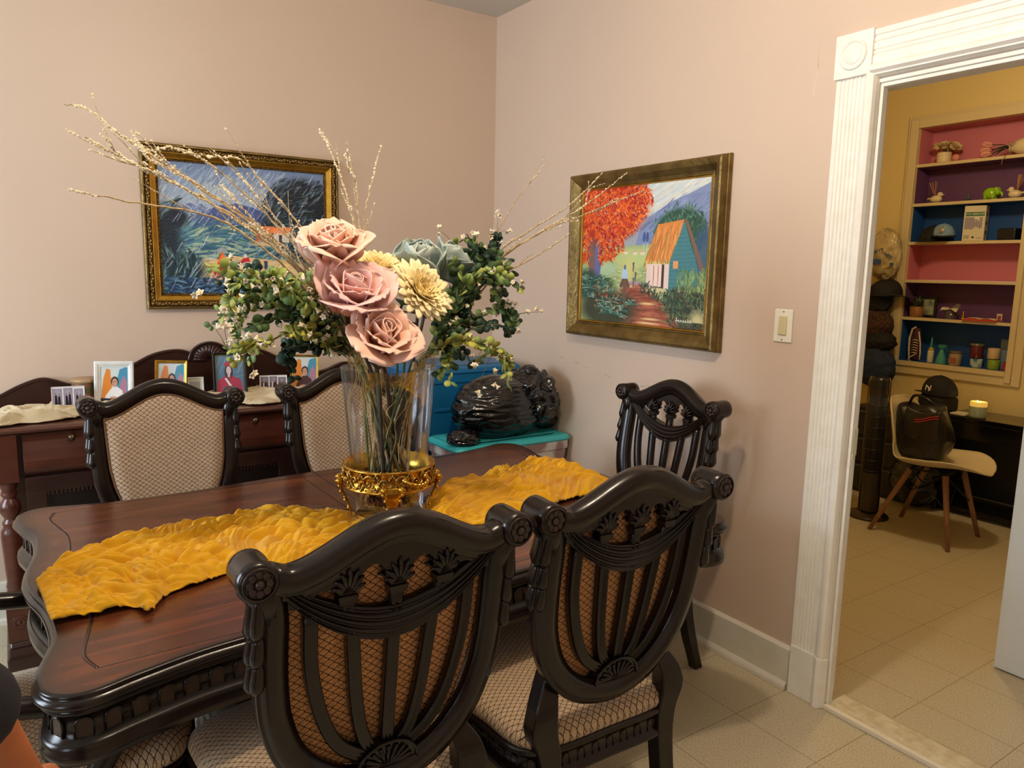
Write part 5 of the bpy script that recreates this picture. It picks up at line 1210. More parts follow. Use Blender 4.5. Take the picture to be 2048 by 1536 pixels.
for k in range(18):      # acanthus scrolls in relief
    a0 = 2*PI*k/18; zc = (ZB0+ZB1)/2; s_ = 1 if k % 2 else -1
    pts = []
    for q in range(17):
        t = q/16*2.2*PI; rr_ = 0.024*(1-q/20); pts.append(onband(a0+rr_*math.cos(t)*7.4*0.9, zc+s_*rr_*math.sin(t)*1.0, 0.002))
    b.tube(pts, [0.0042-0.0018*q/16 for q in range(17)], 6)
    b.ball(onband(a0, zc, 0.003), 0.005, 8, 6)
    for q in range(5):
        aa = a0+PI/18; b.ball(onband(aa+(q-2)*0.032, zc+0.022-abs(q-2)*0.006, 0.002), 0.0048, 6, 5, (0.8, 0.8, 1.3)); b.ball(onband(aa+(q-2)*0.032, zc-0.022+abs(q-2)*0.006, 0.002), 0.0048, 6, 5, (0.8, 0.8, 1.3))
for k in range(90): b.ball(onband(2*PI*k/90, ZB0+0.011+0.054*(k % 2), 0.001), 0.0028, 6, 4)
b.build('relief', gold_c, col)
for ah in (-1.42, -1.42+PI):      # handles
    b = MB(); pts = []
    for q in range(13):
        t = -1+2*q/12; aa = ah+t*0.26; pts.append(onband(aa, (ZB0+ZB1)/2+0.008-0.012*(1-t*t), 0.004+0.026*math.sqrt(max(0, 1-t*t))))
    b.tube(smoothpath(pts, 3), [0.0055+0.0012*math.sin(q*1.3) for q in range(37)], 8)
    for t in (-1, 1): b.ball(onband(ah+t*0.26, (ZB0+ZB1)/2+0.008, 0.004), 0.009, 8, 6)
    b.build('handle', gold_b, vase)
for k in range(4):       # legs, tapering acanthus bracket to the base
    ah = -1.93+k*PI/2
    u = Vector((math.cos(ah), math.sin(ah), 0)); tn = Vector((-u.y, u.x, 0))
    b = MB()
    pp = smoothpath([tuple(u*(RB+0.004))+(0,), tuple(u*(RB+0.004))+(0,)], 1) if False else None
    ctr = [(RB+0.006, ZB0+0.022, 0.024), (RB+0.008, ZB0+0.004, 0.026), (RB+0.004, ZB0-0.014, 0.020), (RB-0.008, ZB0-0.042, 0.013), (RB-0.018, 0.030, 0.008), (RB-0.020, 0.012, 0.009), (RB-0.014, 0.004, 0.008)]
    P_ = smoothpath(ctr, 5); vs = []; fs = []; n = 10
    for (rr_, z, w_) in P_:
        for q in range(n):
            t = 2*PI*q/n; p = u*(rr_+0.008*math.cos(t)*(0.6+w_*15)*0.6)+tn*(w_*math.sin(t)); vs.append((p.x, p.y, z))
    for i in range(len(P_)-1):
        for q in range(n): q2 = (q+1) % n; fs.append((i*n+q, i*n+q2, (i+1)*n+q2, (i+1)*n+q))
    fs.append(tuple(range(n-1, -1, -1))); fs.append(tuple((len(P_)-1)*n+q for q in range(n))); b.add(vs, fs)
    for sgn in (-1, 1):
        for (rr_, z, w_) in ctr[1:5]:
            p = u*(rr_+0.004)+tn*(sgn*w_*1.02); b.ball((p.x, p.y, z), 0.0055, 7, 5)
        p = u*(RB+0.012)+tn*(sgn*0.024); b.ball((p.x, p.y, ZB0+0.018), 0.010, 10, 8)
        p = u*(RB+0.020)+tn*(sgn*0.024); b.ball((p.x, p.y, ZB0+0.018), 0.004, 6, 5)
    p = u*(RB-0.010); b.ball((p.x, p.y, 0.006), 0.006, 8, 6, (1.6, 1.6, 1.0))
    b.build('leg', gold_b, vase)
# potpourri in the bottom
b = MB(); r = random.Random(12); b.curc = (0.1, 0.05, 0.04)
cols_ = [lin(c) for c in ((96, 52, 44), (140, 92, 60), (70, 44, 40), (176, 132, 84), (120, 60, 66), (52, 36, 34), (150, 106, 100))]
for k in range(330):
    rr_ = 0.084*math.sqrt(r.random()); a = r.uniform(0, 2*PI); z = 0.048+0.060*r.random(); s_ = r.uniform(0.007, 0.014)
    M = Matrix.Translation((rr_*math.cos(a), rr_*math.sin(a), z)) @ Matrix.Rotation(r.uniform(0, 6), 4, 'X') @ Matrix.Rotation(r.uniform(0, 6), 4, 'Y')
    b.curc = r.choice(cols_)
    def pf(u, v, s_=s_, M=M): x = (u-0.5)*2; y = (v-0.5)*2; return M @ Vector((x*s_*(1-0.3*y*y), y*s_, s_*0.5*(x*x+y*y)*0.7))
    b.grid(pf, 4, 4)
po = b.build('potpourri', matcol('potpourri_mat', 0.8)); po.modifiers.new('solid', 'SOLIDIFY').thickness = 0.0009
po.location = (VX, VY, ZR); po['kind'] = 'stuff'; tag(po, 'dried brown potpourri chips filling the bottom of the glass vase', 'potpourri')

# ---------------------------------------------------------------- flowers
VB = Vector((VX, VY, ZR+0.118))       # top of the potpourri
stem_g = mat('stem_green', (70, 92, 50), 0.6); stem_d = mat('stem_dark', (52, 44, 36), 0.6)
petal_rose = matcol('foam_rose_petal', 0.55, spec=0.3)
def frame_from(n, roll=0.0):
    n = Vector(n).normalized(); t = Vector((0, 0, 1)).cross(n)
    if t.length < 1e-3: t = Vector((1, 0, 0))
    t.normalize(); bt = n.cross(t)
    M = Matrix((t, bt, n)).transposed()
    return M @ Matrix.Rotation(roll, 3, 'Z')
def petal_surf(b, O, M, ang, r0, L, W, open_, curl, c_in, c_out, z0=0.0, nu=10, nv=16, ruf=0.0, seed=0.0, cup=0.55, pw=1.1):
    """petal rooted on a circle r0 about the axis, rising then opening; open_ = final tilt (rad from axis)"""
    R = Matrix.Rotation(ang, 3, 'Z'); vs = []; fs = []; cs = []
    for j in range(nv):
        v = (1-(1-j/(nv-1))**1.35)*0.984
        # profile: integrate tilt
        rad = r0; z = z0; st = 28
        for q in range(int(st*v)): 
            tv = q/st; th = open_*(tv**pw)+curl*max(0, tv-0.72)*3.2; rad += math.sin(th)*L/st; z += math.cos(th)*L/st
        w = W*((0.45+0.55*math.sin(PI/2*v/0.6)) if v < 0.6 else math.sqrt(max(0.0004, 1-((v-0.6)/0.402)**3.0)))
        for i in range(nu):
            u = (i/(nu-1)-0.5)*2
            ph = u*w*0.5/max(rad, 0.35*W)*cup*2
            base_r = max(rad, 0.0)
            x = (base_r+0.0)*math.cos(0)-0.5*w*abs(u)**2*cup*0.75; y = u*w*0.5
            zz = z-0.10*w*u*u+ruf*math.sin(u*7+seed)*v*v
            vs.append(O+M @ (R @ Vector((x+ruf*math.cos(u*9+seed)*v*v, y, zz))))
            t_ = v*0.75+0.25*abs(u)
            cs.append(tuple(c_in[k]*(1-t_)+c_out[k]*t_ for k in range(3)))
    for j in range(nv-1):
        for i in range(nu-1): fs.append((j*nu+i, j*nu+i+1, (j+1)*nu+i+1, (j+1)*nu+i))
    o = len(b.v); b.v += [tuple(v) for v in vs]; b.c += cs
    for f in fs: b.f.append(tuple(i+o for i in f)); b.sm.append(True)
def stem_path(top, n, bot, k=0.12):
    top = Vector(top); n = Vector(n).normalized(); bot = Vector(bot)
    rim = Vector((VX, VY, ZR+0.44)); d = top-rim; d.z = 0; h = min(0.085, d.length)
    mid = rim+(d.normalized()*h if d.length > 1e-4 else Vector((0, 0, 0)))
    return smoothpath([tuple(top), tuple(top-n*k*0.5), tuple((top-n*k*0.5+mid)*0.5+Vector((0, 0, -0.01))), tuple(mid), tuple((mid+bot)*0.5), tuple(bot)], 6)
def rose(px, py, y, n, size, label, seed, c_in=(236, 160, 116), c_out=(246, 216, 200), roll=0.0, openk=1.0):
    c = atY(px, py, y); r = random.Random(seed)
    t = thing('artificial_rose', label, 'flower', tuple(c))
    O = Vector((0, 0, 0)); M = frame_from(n, roll); b = MB(); ci = lin(c_in); co = lin(c_out); b.c = []
    S_ = size
    lay = [(2, 0.05, 0.62, 0.46, 0.06, -0.30, 0.02), (3, 0.10, 0.66, 0.66, 0.20, -0.15, 0.0), (3, 0.16, 0.70, 0.84, 0.42, 0.10, -0.05), (4, 0.20, 0.80, 1.02, 0.62*openk, 0.55, -0.12), (4, 0.24, 0.92, 1.20, 0.92*openk, 0.55, -0.18), (3, 0.22, 1.10, 1.34, 1.28*openk, 0.35, -0.24)]
    for li, (cnt, r0, L, W, op, cu, z0) in enumerate(lay):
        for k in range(cnt):
            a = 2*PI*k/cnt+li*0.7+r.uniform(-0.1, 0.1)
            petal_surf(b, O, M, a, r0*S_, L*S_*r.uniform(0.92, 1.06), W*S_*r.uniform(0.92, 1.06), op+r.uniform(-0.08, 0.08), cu, ci, co, z0*S_, cup=0.60 if li < 3 else 0.34, seed=r.random()*9, ruf=0.003 if li > 2 else 0, pw=1.1 if li < 3 else 0.7, nu=13)
    fl = b.build('petals', petal_rose, t); md = fl.modifiers.new('solid', 'SOLIDIFY'); md.thickness = 0.0022; md.offset = 0
    b = MB(); b.ball(M @ Vector((0, 0, -0.16*S_)), 0.16*S_, 12, 8, (1, 1, 1)); b.build('calyx', stem_g, t)
    nn = M @ Vector((0, 0, 1)); bot = VB+Vector((r.uniform(-0.05, 0.05), r.uniform(-0.04, 0.04), 0))-c
    sp = stem_path(nn*(-0.2*S_)+c, nn, bot+c); b = MB(); b.tube([Vector(p)-c for p in sp], 0.0055, 8); b.build('stem', stem_d, t)
    return t
def view(c):   # direction towards the camera
    return (CAMP-Vector(c)).normalized()
rose(668, 508, -1.74, (-0.18, -0.42, 0.88), 0.118, 'topmost of three big peach and pink foam roses in the vase', 1, roll=0.4)
rose(706, 598, -1.80, (-0.10, -0.62, 0.78), 0.120, 'middle of three big pink foam roses in the vase, under the topmost one', 2, c_in=(226, 144, 122), c_out=(242, 208, 204), roll=1.0)
rose(760, 678, -1.84, (0.02, -0.80, 0.60), 0.112, 'lowest peach foam rose, leaning over the rim of the glass vase', 3, c_in=(232, 152, 104), c_out=(244, 212, 198), roll=0.2, openk=1.1)
mum_m = matcol('mum_petal', 0.6, spec=0.25)
def mum(px, py, y, n, R, label, seed, leaves=4, name='artificial_chrysanthemum'):
    c = atY(px, py, y); t = thing(name, label, 'flower', tuple(c)); M = frame_from(n); r = random.Random(seed); b = MB(); b.c = []
    yc = lin((246, 212, 110)); wc = lin((250, 242, 208))
    for li in range(9):
        f = li/8; cnt = int(7+f*15); op = 0.10+1.55*f; L = R*(0.42+0.62*f)
        for k in range(cnt):
            a = 2*PI*k/cnt+li*0.37+r.uniform(-0.1, 0.1)
            petal_surf(b, Vector((0, 0, 0)), M, a, 0.01+0.05*R*f, L*r.uniform(0.88, 1.08), R*(0.19+0.12*f), op+r.uniform(-0.1, 0.1), -0.25 if f < 0.6 else 0.25, yc, tuple(yc[q]*(1-f)*0.6+wc[q]*(0.4+0.6*f) for q in range(3)), -0.10*R*f, nu=4, nv=8, cup=0.9, pw=0.35)
    fl = b.build('petals', mum_m, t); md = fl.modifiers.new('solid', 'SOLIDIFY'); md.thickness = 0.0006; md.offset = 0
    nn = M @ Vector((0, 0, 1)); bot = VB+Vector((r.uniform(-0.05, 0.05), r.uniform(-0.04, 0.04), 0))
    sp = stem_path(c-nn*0.02, nn, bot); b = MB(); b.tube([Vector(p)-c for p in sp], 0.0035, 8); b.build('stem', stem_g, t)
    for q in range(leaves):
        p0 = Vector(sp[3+q*2])-c; leaf(p0, Vector((r.uniform(-1, 1), r.uniform(-1, 0.2), 0.15)).normalized(), 0.085, 0.05, leafd_m, 'leaf', t, serr=True)
    return t
leafd_m = mat('leaf_deep_green', (62, 92, 44), 0.45, noise=(20, 0.2, (36, 64, 32)))
def leaf(p, d, L, W, m, name, parent, serr=False, up=Vector((0, 0, 1))):
    d = d.normalized(); s_ = d.cross(up)
    if s_.length < 1e-3: s_ = Vector((1, 0, 0))
    s_.normalize(); n = s_.cross(d); b = MB()
    def f(u, v):
        w = W*0.5*math.sin(PI*min(1, v*0.93+0.05))**0.8*(1-0.25*v)
        if serr: w *= 1+0.12*abs(math.sin(v*22))
        x = (u-0.5)*2
        return p+d*(L*v)+s_*(x*w)+n*(0.25*abs(x)*w-0.30*L*v*v)
    b.grid(f, 7, 16); o = b.build(name, m, parent); md = o.modifiers.new('solid', 'SOLIDIFY'); md.thickness = 0.0006; return o
mum(835, 588, -1.76, (0.22, -0.80, 0.50), 0.094, 'big yellow and white chrysanthemum facing the room, beside the pink roses', 11)
mum(752, 545, -1.66, (-0.05, -0.45, 0.90), 0.080, 'pale yellow chrysanthemum behind the topmost pink rose', 12, 1)
mum(798, 545, -1.62, (0.15, -0.35, 0.95), 0.072, 'small yellow chrysanthemum between the pale one and the blue bloom', 13, 1)
mum(640, 578, -1.64, (-0.7, -0.5, 0.5), 0.062, 'cream chrysanthemum peeking out left behind the middle pink rose', 14, 1)
mum(628, 628, -1.66, (-0.8, -0.5, 0.1), 0.045, 'small white bloom low at the left behind the pink roses', 15, 0)
# blue-grey blooms
petal_b = matcol('foam_blue_petal', 0.6, spec=0.25)
def bluebloom(px, py, y, n, S_, label, seed, opn=0.35):
    c = atY(px, py, y); t = thing('artificial_peony', label, 'flower', tuple(c)); M = frame_from(n, 0.4); r = random.Random(seed); b = MB(); b.c = []
    ci = lin((136, 158, 160)); co = lin((194, 206, 198))
    for li, (cnt, r0, L, W, op, cu) in enumerate([(3, 0.12, 0.80, 0.80, opn*0.3, -1.0), (3, 0.30, 0.90, 1.15, opn*0.9, -0.8), (3, 0.44, 0.95, 1.35, opn*1.7, -0.4)]):
        for k in range(cnt):
            petal_surf(b, Vector((0, 0, 0)), M, 2*PI*k/cnt+li*0.8, r0*S_, L*S_, W*S_, op, cu, ci, co if li < 2 else lin((170, 186, 178)), -0.1*S_*li, ruf=0.0028, seed=r.random()*9, cup=0.50, nu=14, nv=14)
    fl = b.build('petals', petal_b, t); md = fl.modifiers.new('solid', 'SOLIDIFY'); md.thickness = 0.0022; md.offset = 0
    b = MB(); b.ball((0, 0, 0), 0.30*S_, 12, 8); b.build('calyx', stem_d, t)
    nn = M @ Vector((0, 0, 1)); sp = stem_path(c-nn*0.03, nn, VB+Vector((r.uniform(-0.05, 0.05), r.uniform(-0.04, 0.04), 0))); b = MB(); b.tube([Vector(p)-c for p in sp], 0.005, 8); b.build('stem', stem_d, t)
bluebloom(840, 545, -1.60, (-0.10, -0.30, 0.95), 0.115, 'dusty blue-grey foam peony at the back right of the bouquet', 21)
bluebloom(893, 540, -1.57, (0.45, -0.35, 0.80), 0.105, 'second blue-grey foam peony, ruffled, nearest the eucalyptus on the right', 22, 0.5)

# ---- eucalyptus sprays: stem with pairs of round leaves, some with white star blossoms
def euc(pts, leafc, label, seed, lsz=0.017, blossoms=0, blfar=(), dense=1.0, group=None, branch=0, name='eucalyptus_spray'):
    """pts: (px,py,y) from the vase rim outwards"""
    P3 = [atY(*p) for p in pts]; r = random.Random(seed)
    t = thing(name, label, 'foliage', tuple(P3[0]), 0, group); O = P3[0]
    main = [Vector(p) for p in smoothpath([tuple(p) for p in P3], 10)]
    root = stem_path(P3[0], (P3[1]-P3[0]).normalized()*1.0, VB+Vector((r.uniform(-0.06, 0.06), r.uniform(-0.05, 0.05), 0)), 0.02)
    b = MB()
    if seed % 2: b.tube([Vector(p)-O for p in root], 0.0028, 6)
    b.tube([p-O for p in main], list(np.linspace(0.0026, 0.0009, len(main))), 6)
    lines = [main]
    for q in range(branch):
        i = int(len(main)*r.uniform(0.15, 0.75)); d = (main[min(i+3, len(main)-1)]-main[i]).normalized(); sd = Vector((r.uniform(-1, 1), r.uniform(-1, 1), r.uniform(-0.6, 0.9))); L = r.uniform(0.05, 0.12)
        br = [main[i]+(d*0.7+sd*0.8).normalized()*L*k/7+Vector((0, 0, -0.25*L*(k/7)**2)) for k in range(8)]; lines.append(br); b.tube([p-O for p in br], 0.0010, 5)
    b.build('stem', mat('spray_stem', (96, 98, 60), 0.6), t)
    lf = MB(); lf.c = []; cl_ = [lin(c) for c in leafc]; bl = MB(); bl.c = []
    wc = lin((246, 240, 226)); wy = lin((228, 206, 150))
    def star(p, s_):
        ax = Vector((r.uniform(-1, 1), r.uniform(-1, 0.3), r.uniform(-1, 1))).normalized(); Mx = frame_from(ax, r.uniform(0, 6))
        for k in range(5):
            a = 2*PI*k/5
            petal_surf(bl, p-O, Mx, a, 0.001, s_, s_*0.42, 1.0+r.uniform(-0.25, 0.35), 0.3, wy, wc, 0, nu=3, nv=5, cup=0.5)
    for ln_ in lines:
        L = sum((ln_[i+1]-ln_[i]).length for i in range(len(ln_)-1)); nl = max(3, int(L/0.0175*dense)); start = 0.10 if ln_ is main else 0.0
        for k in range(nl):
            f = start+(1-start)*(k+0.5)/nl; x = f*(len(ln_)-1); i = min(int(x), len(ln_)-2); p = ln_[i].lerp(ln_[i+1], x-i); d = (ln_[i+1]-ln_[i]).normalized()
            base = Vector((r.gauss(0, 1), r.gauss(0, 1), r.gauss(0, 1))); sd0 = (base-d*base.dot(d)).normalized()
            for sg in (-1, 1):
                sd = (sd0*sg+d*0.55+Vector((0, 0, -0.1))).normalized(); s_ = lsz*r.uniform(0.7, 1.15)*(1.15-0.45*f); n = sd.cross(d).normalized(); n = (n+Vector((r.uniform(-.5, .5), r.uniform(-.5, .5), r.uniform(-.2, .6)))).normalized(); w = sd.cross(n).normalized(); n = w.cross(sd)
                c = r.choice(cl_); vs = []; nn = 10; o = len(lf.v); cen = p+sd*s_*0.95
                vs.append(cen-O-n*s_*0.10)
                for q in range(nn): a = 2*PI*q/nn; vs.append(cen+sd*(s_*0.95*math.cos(a))+w*(s_*0.85*math.sin(a))-O)
                lf.v += [tuple(v) for v in vs]; lf.c += [tuple(min(1, v*1.0) for v in c)]*len(vs)
                for q in range(nn): lf.f.append((o, o+1+q, o+1+(q+1) % nn)); lf.sm.append(True)
            if blossoms and r.random() < blossoms: star(p+Vector((r.uniform(-.02, .02), r.uniform(-.03, .01), r.uniform(-.02, .02))), r.uniform(0.014, 0.019))
    lo = lf.build('leaves', matcol('eucalyptus_leaf', 0.5, spec=0.3), t); md = lo.modifiers.new('solid', 'SOLIDIFY'); md.thickness = 0.0005
    for (bx_, by_, yy) in blfar:
        p = atY(bx_, by_, yy); j = min(range(len(main)), key=lambda i: (main[i]-p).length); q0 = main[j]
        tb = MB(); tb.tube([q0-O, (q0+p)*0.5-O+Vector((0, 0, 0.006)), p-O], 0.0007, 5); tb.build('blossom_stalk', mat('spray_stem', (96, 98, 60), 0.6), t)
        for s3 in range(2): star(p+Vector((r.uniform(-.006, .006), 0, r.uniform(-.006, .006))), 0.018)
    if bl.v:
        bo = bl.build('blossoms', matcol('star_blossom', 0.7, spec=0.2), t); md = bo.modifiers.new('solid', 'SOLIDIFY'); md.thickness = 0.0005
    return t
DG = [(34, 52, 42), (44, 66, 52), (28, 46, 40), (52, 76, 60)]; MG = [(84, 108, 62), (66, 92, 56), (100, 124, 72), (52, 76, 50)]; LG = [(134, 156, 84), (152, 166, 82), (112, 142, 88), (168, 174, 92)]; YG = [(180, 176, 76), (166, 164, 78), (148, 158, 82)]
RIMR = (848, 715, -1.60); RIML = (705, 712, -1.60)
# left side
euc([RIML, (650, 665, -1.62), (590, 620, -1.66), (530, 575, -1.70), (505, 530, -1.70)], DG, 'dark green eucalyptus spray reaching up to the rainy painting', 31, 0.017, 0, branch=7)
euc([RIML, (660, 680, -1.68), (610, 645, -1.74), (540, 640, -1.78), (490, 660, -1.80)], DG+MG, 'dark green eucalyptus spray spreading low on the left of the vase', 32, 0.016, 0.1, branch=8)
euc([RIML, (650, 650, -1.72), (580, 590, -1.78), (520, 555, -1.80), (470, 570, -1.82), (455, 620, -1.82)], LG, 'light green spray arching left in front of the painting corner', 33, 0.014, 0.35, ((397, 588, -1.8), (451, 567, -1.8), (438, 620, -1.82), (472, 632, -1.82)), branch=5)
euc([RIML, (655, 690, -1.74), (600, 660, -1.78), (540, 680, -1.80), (500, 690, -1.80), (455, 700, -1.80)], LG+YG, 'yellow-green spray hanging low left toward the graduation photo', 34, 0.013, 0.35, ((428, 655, -1.82), (449, 658, -1.82), (508, 745, -1.8)), branch=6)
euc([RIML, (640, 655, -1.66), (570, 620, -1.72), (500, 600, -1.74), (470, 640, -1.74), (478, 690, -1.76)], MG+LG, 'mid green spray with white star flowers drooping on the left', 35, 0.014, 0.55, branch=7)
euc([RIML, (650, 640, -1.76), (600, 600, -1.80), (550, 560, -1.80), (540, 545, -1.80)], LG, 'short light green spray just left of the middle rose', 36, 0.014, 0.5, branch=4)
euc([RIML, (660, 700, -1.66), (620, 690, -1.70), (570, 700, -1.70), (575, 720, -1.70)], DG, 'short dark spray under the left foliage, near the thin gold photo frame', 37, 0.015, 0, branch=4)
euc([RIML, (640, 670, -1.58), (560, 610, -1.60), (505, 560, -1.62), (470, 560, -1.62), (462, 590, -1.62)], DG+MG, 'dark spray at the back left of the bouquet below the painting', 38, 0.016, 0.1, branch=8)
# right side
euc([RIMR, (900, 660, -1.58), (940, 600, -1.56), (965, 530, -1.55), (945, 480, -1.55), (905, 488, -1.55)], MG+LG, 'yellow-tipped spray curling over at the top right of the bouquet', 41, 0.016, 0.12, ((882, 463, -1.56),), branch=8)
euc([RIMR, (905, 640, -1.62), (950, 570, -1.62), (985, 510, -1.60), (995, 470, -1.60)], DG, 'dark eucalyptus spray standing up at the right toward the wall corner', 42, 0.018, 0.05, ((996, 433, -1.6), (1014, 462, -1.58), (978, 470, -1.6)), branch=9)
euc([RIMR, (890, 640, -1.66), (925, 580, -1.70), (960, 540, -1.70), (985, 555, -1.70), (990, 600, -1.70)], LG+MG, 'olive green eucalyptus spray in the middle of the right foliage', 43, 0.017, 0.1, branch=9)
euc([RIMR, (900, 660, -1.68), (950, 640, -1.70), (1000, 615, -1.70), (1025, 630, -1.70), (1020, 665, -1.70)], MG, 'mid green spray drooping at the far right above the black bag', 44, 0.015, 0.3, ((1058, 628, -1.7), (1077, 624, -1.7), (1020, 612, -1.7)), branch=6)
euc([RIMR, (900, 680, -1.70), (950, 655, -1.72), (1000, 650, -1.74), (1022, 668, -1.74)], DG, 'thin dark spray pointing right over the black bag', 45, 0.015, 0.0, branch=2)
euc([RIMR, (890, 690, -1.74), (930, 680, -1.78), (975, 695, -1.80), (1010, 715, -1.80), (1022, 735, -1.80)], YG+LG, 'yellow-green spray dangling over the blue tote and black bag', 46, 0.014, 0.12, ((950, 738, -1.8), (953, 782, -1.8), (1000, 715, -1.8), (990, 750, -1.8), (994, 768, -1.8)), branch=3)
euc([RIMR, (880, 690, -1.68), (900, 700, -1.70), (890, 730, -1.72), (875, 752, -1.72)], LG+MG, 'small round-leaved spray hanging just right of the vase rim', 47, 0.015, 0.0, branch=3)
euc([RIMR, (895, 620, -1.62), (925, 560, -1.60), (960, 500, -1.64), (990, 540, -1.64), (1005, 590, -1.64)], DG+MG, 'dense dark spray behind the olive one on the right', 48, 0.017, 0.1, branch=10)

# ---- gilded twigs
twig_m = mat('twig_gold_bark', (218, 196, 152), 0.5, 0.05, noise=(60, 0.2, (160, 132, 92)), bump=0.6, bscale=220)
twig_w = mat('twig_fuzz', (236, 222, 190), 0.85)
def twig(pts, label, seed, r0=0.0042, r1=0.0010, side=4, fuzz=(0.6, 1.0), fuzzn=30, group=None):
    P3 = [atY(*p) for p in pts]; r = random.Random(seed); t = thing('dried_branch', label, 'branch', tuple(P3[0]), 0, group); O = P3[0]
    main = [Vector(p) for p in smoothpath([tuple(p) for p in P3], 9)]
    for i in range(1, len(main)-1): main[i] += Vector((r.uniform(-1, 1), r.uniform(-1, 1), r.uniform(-1, 1)))*0.0022
    root = stem_path(P3[0], (P3[1]-P3[0]).normalized(), VB+Vector((r.uniform(-0.06, 0.06), r.uniform(-0.05, 0.05), 0)), 0.02)
    b = MB(); b.tube([Vector(p)-O for p in root], r0*1.15, 7); b.tube([p-O for p in main], list(np.linspace(r0, r1, len(main))), 7)
    lines = [main]
    for q in range(side):
        f = r.uniform(0.35, 0.9); i = int(len(main)*f); d = (main[min(i+2, len(main)-1)]-main[i-2]).normalized(); sd = Vector((r.uniform(-1, 1), r.uniform(-1, 1), r.uniform(-0.8, 1.2)))
        L = r.uniform(0.05, 0.15); dd = (d+sd*0.38).normalized(); br = [main[i]]
        for k in range(5): dd = (dd+Vector((r.uniform(-1, 1), r.uniform(-1, 1), r.uniform(-1, 1)))*0.10).normalized(); br.append(br[-1]+dd*L/5)
        b.tube([p-O for p in br], list(np.linspace(r0*0.35, 0.0006, 6)), 5); lines.append(br)
    b.build('bark', twig_m, t)
    fz = MB()
    for ln_ in lines:
        nf = int(fuzzn*3) if ln_ is main else fuzzn//4
        for k in range(nf):
            f = r.uniform(*fuzz) if ln_ is main else r.uniform(0.1, 1); x = f*(len(ln_)-1); i = min(int(x), len(ln_)-2); p = ln_[i].lerp(ln_[i+1], x-i)
            fz.ball(p-O+Vector((r.uniform(-1, 1), r.uniform(-1, 1), r.uniform(-1, 1)))*0.0016, r.uniform(0.0008, 0.0020), 5, 4, (r.uniform(0.7, 2.4), 1, r.uniform(0.7, 2.0)))
    fz.build('buds', twig_w, t)['kind'] = 'stuff'
RL = (728, 735, -1.60); RR = (838, 735, -1.60)
twig([RL, (660, 610, -1.62), (560, 500, -1.66), (430, 410, -1.70), (300, 345, -1.74), (225, 305, -1.76), (170, 275, -1.78)], 'thick gilded branch sweeping far left across the painting corner', 51, 0.0052, 0.0014, 5, (0.62, 0.98), 90)
twig([RL, (665, 620, -1.60), (570, 505, -1.62), (450, 410, -1.64), (330, 330, -1.66), (240, 270, -1.68), (180, 222, -1.70), (128, 208, -1.70)], 'long fuzzy branch whose tip reaches highest at the far left', 52, 0.0046, 0.0009, 4, (0.55, 0.95), 110)
twig([RL, (660, 640, -1.64), (560, 525, -1.70), (440, 440, -1.74), (300, 410, -1.78), (200, 392, -1.80), (138, 379, -1.80)], 'thin branch running nearly level to the left over the rainy painting', 53, 0.0042, 0.0009, 2, (0.85, 1.0), 14)
twig([RL, (670, 600, -1.58), (580, 480, -1.60), (470, 370, -1.62), (370, 300, -1.64), (278, 300, -1.66)], 'branch crossing the middle of the rainy painting to its top left', 54, 0.0040, 0.0008, 5, (0.7, 1.0), 40)
twig([RL, (650, 560, -1.60), (590, 480, -1.62), (520, 400, -1.64), (450, 310, -1.66)], 'branch rising before the rainy painting beside its grey mountain', 55, 0.0038, 0.0008, 4, (0.5, 0.9), 30)
twig([RL, (655, 540, -1.64), (600, 450, -1.66), (530, 370, -1.68), (480, 320, -1.68), (412, 312, -1.68)], 'forked slender branch in front of the rainy painting sky', 56, 0.0036, 0.0008, 5, (0.5, 1.0), 30)
twig([RL, (640, 600, -1.74), (600, 520, -1.76), (585, 470, -1.76), (600, 440, -1.76)], 'short curly twig just left of the topmost pink rose', 57, 0.0026, 0.0008, 2, (0.5, 1.0), 10)
twig([RL, (662, 625, -1.63), (565, 512, -1.67), (440, 420, -1.71), (320, 350, -1.74), (250, 318, -1.76), (200, 268, -1.77)], 'thin fuzzy branch lying just under the thick gilded one on the left', 66, 0.0036, 0.0009, 6, (0.55, 1.0), 60)
twig([RL, (668, 600, -1.61), (575, 500, -1.64), (480, 425, -1.66), (380, 362, -1.70), (300, 318, -1.72), (262, 262, -1.72)], 'fuzzy branch ending at the upper left corner of the gold frame', 67, 0.0034, 0.0008, 5, (0.5, 1.0), 60)
twig([RL, (650, 590, -1.66), (580, 520, -1.68), (520, 455, -1.70), (470, 400, -1.70), (440, 370, -1.70)], 'short stiff branch with side twigs before the middle of the rainy painting', 68, 0.0034, 0.0010, 6, (0.4, 1.0), 40)
twig([(760, 730, -1.58), (735, 600, -1.56), (712, 470, -1.54), (690, 380, -1.52), (660, 300, -1.50), (638, 258, -1.50)], 'upright branch behind the roses, top forked beside the gold frame', 58, 0.0040, 0.0008, 5, (0.5, 1.0), 40)
twig([(765, 730, -1.58), (740, 600, -1.56), (722, 480, -1.54), (712, 370, -1.52), (700, 340, -1.50), (690, 308, -1.50)], 'upright branch behind the roses with the middle of three tips', 59, 0.0036, 0.0008, 6, (0.5, 1.0), 30)
twig([(770, 730, -1.58), (745, 600, -1.56), (728, 450, -1.54), (745, 360, -1.52), (762, 292, -1.50)], 'thin upright branch leaning right above the topmost rose', 60, 0.0032, 0.0007, 3, (0.6, 1.0), 16)
twig([RR, (900, 650, -1.56), (980, 520, -1.50), (1060, 460, -1.46), (1140, 410, -1.42), (1205, 345, -1.40)], 'gilded branch sweeping right with its tip on the gold frame top', 61, 0.0048, 0.0010, 5, (0.55, 1.0), 60)
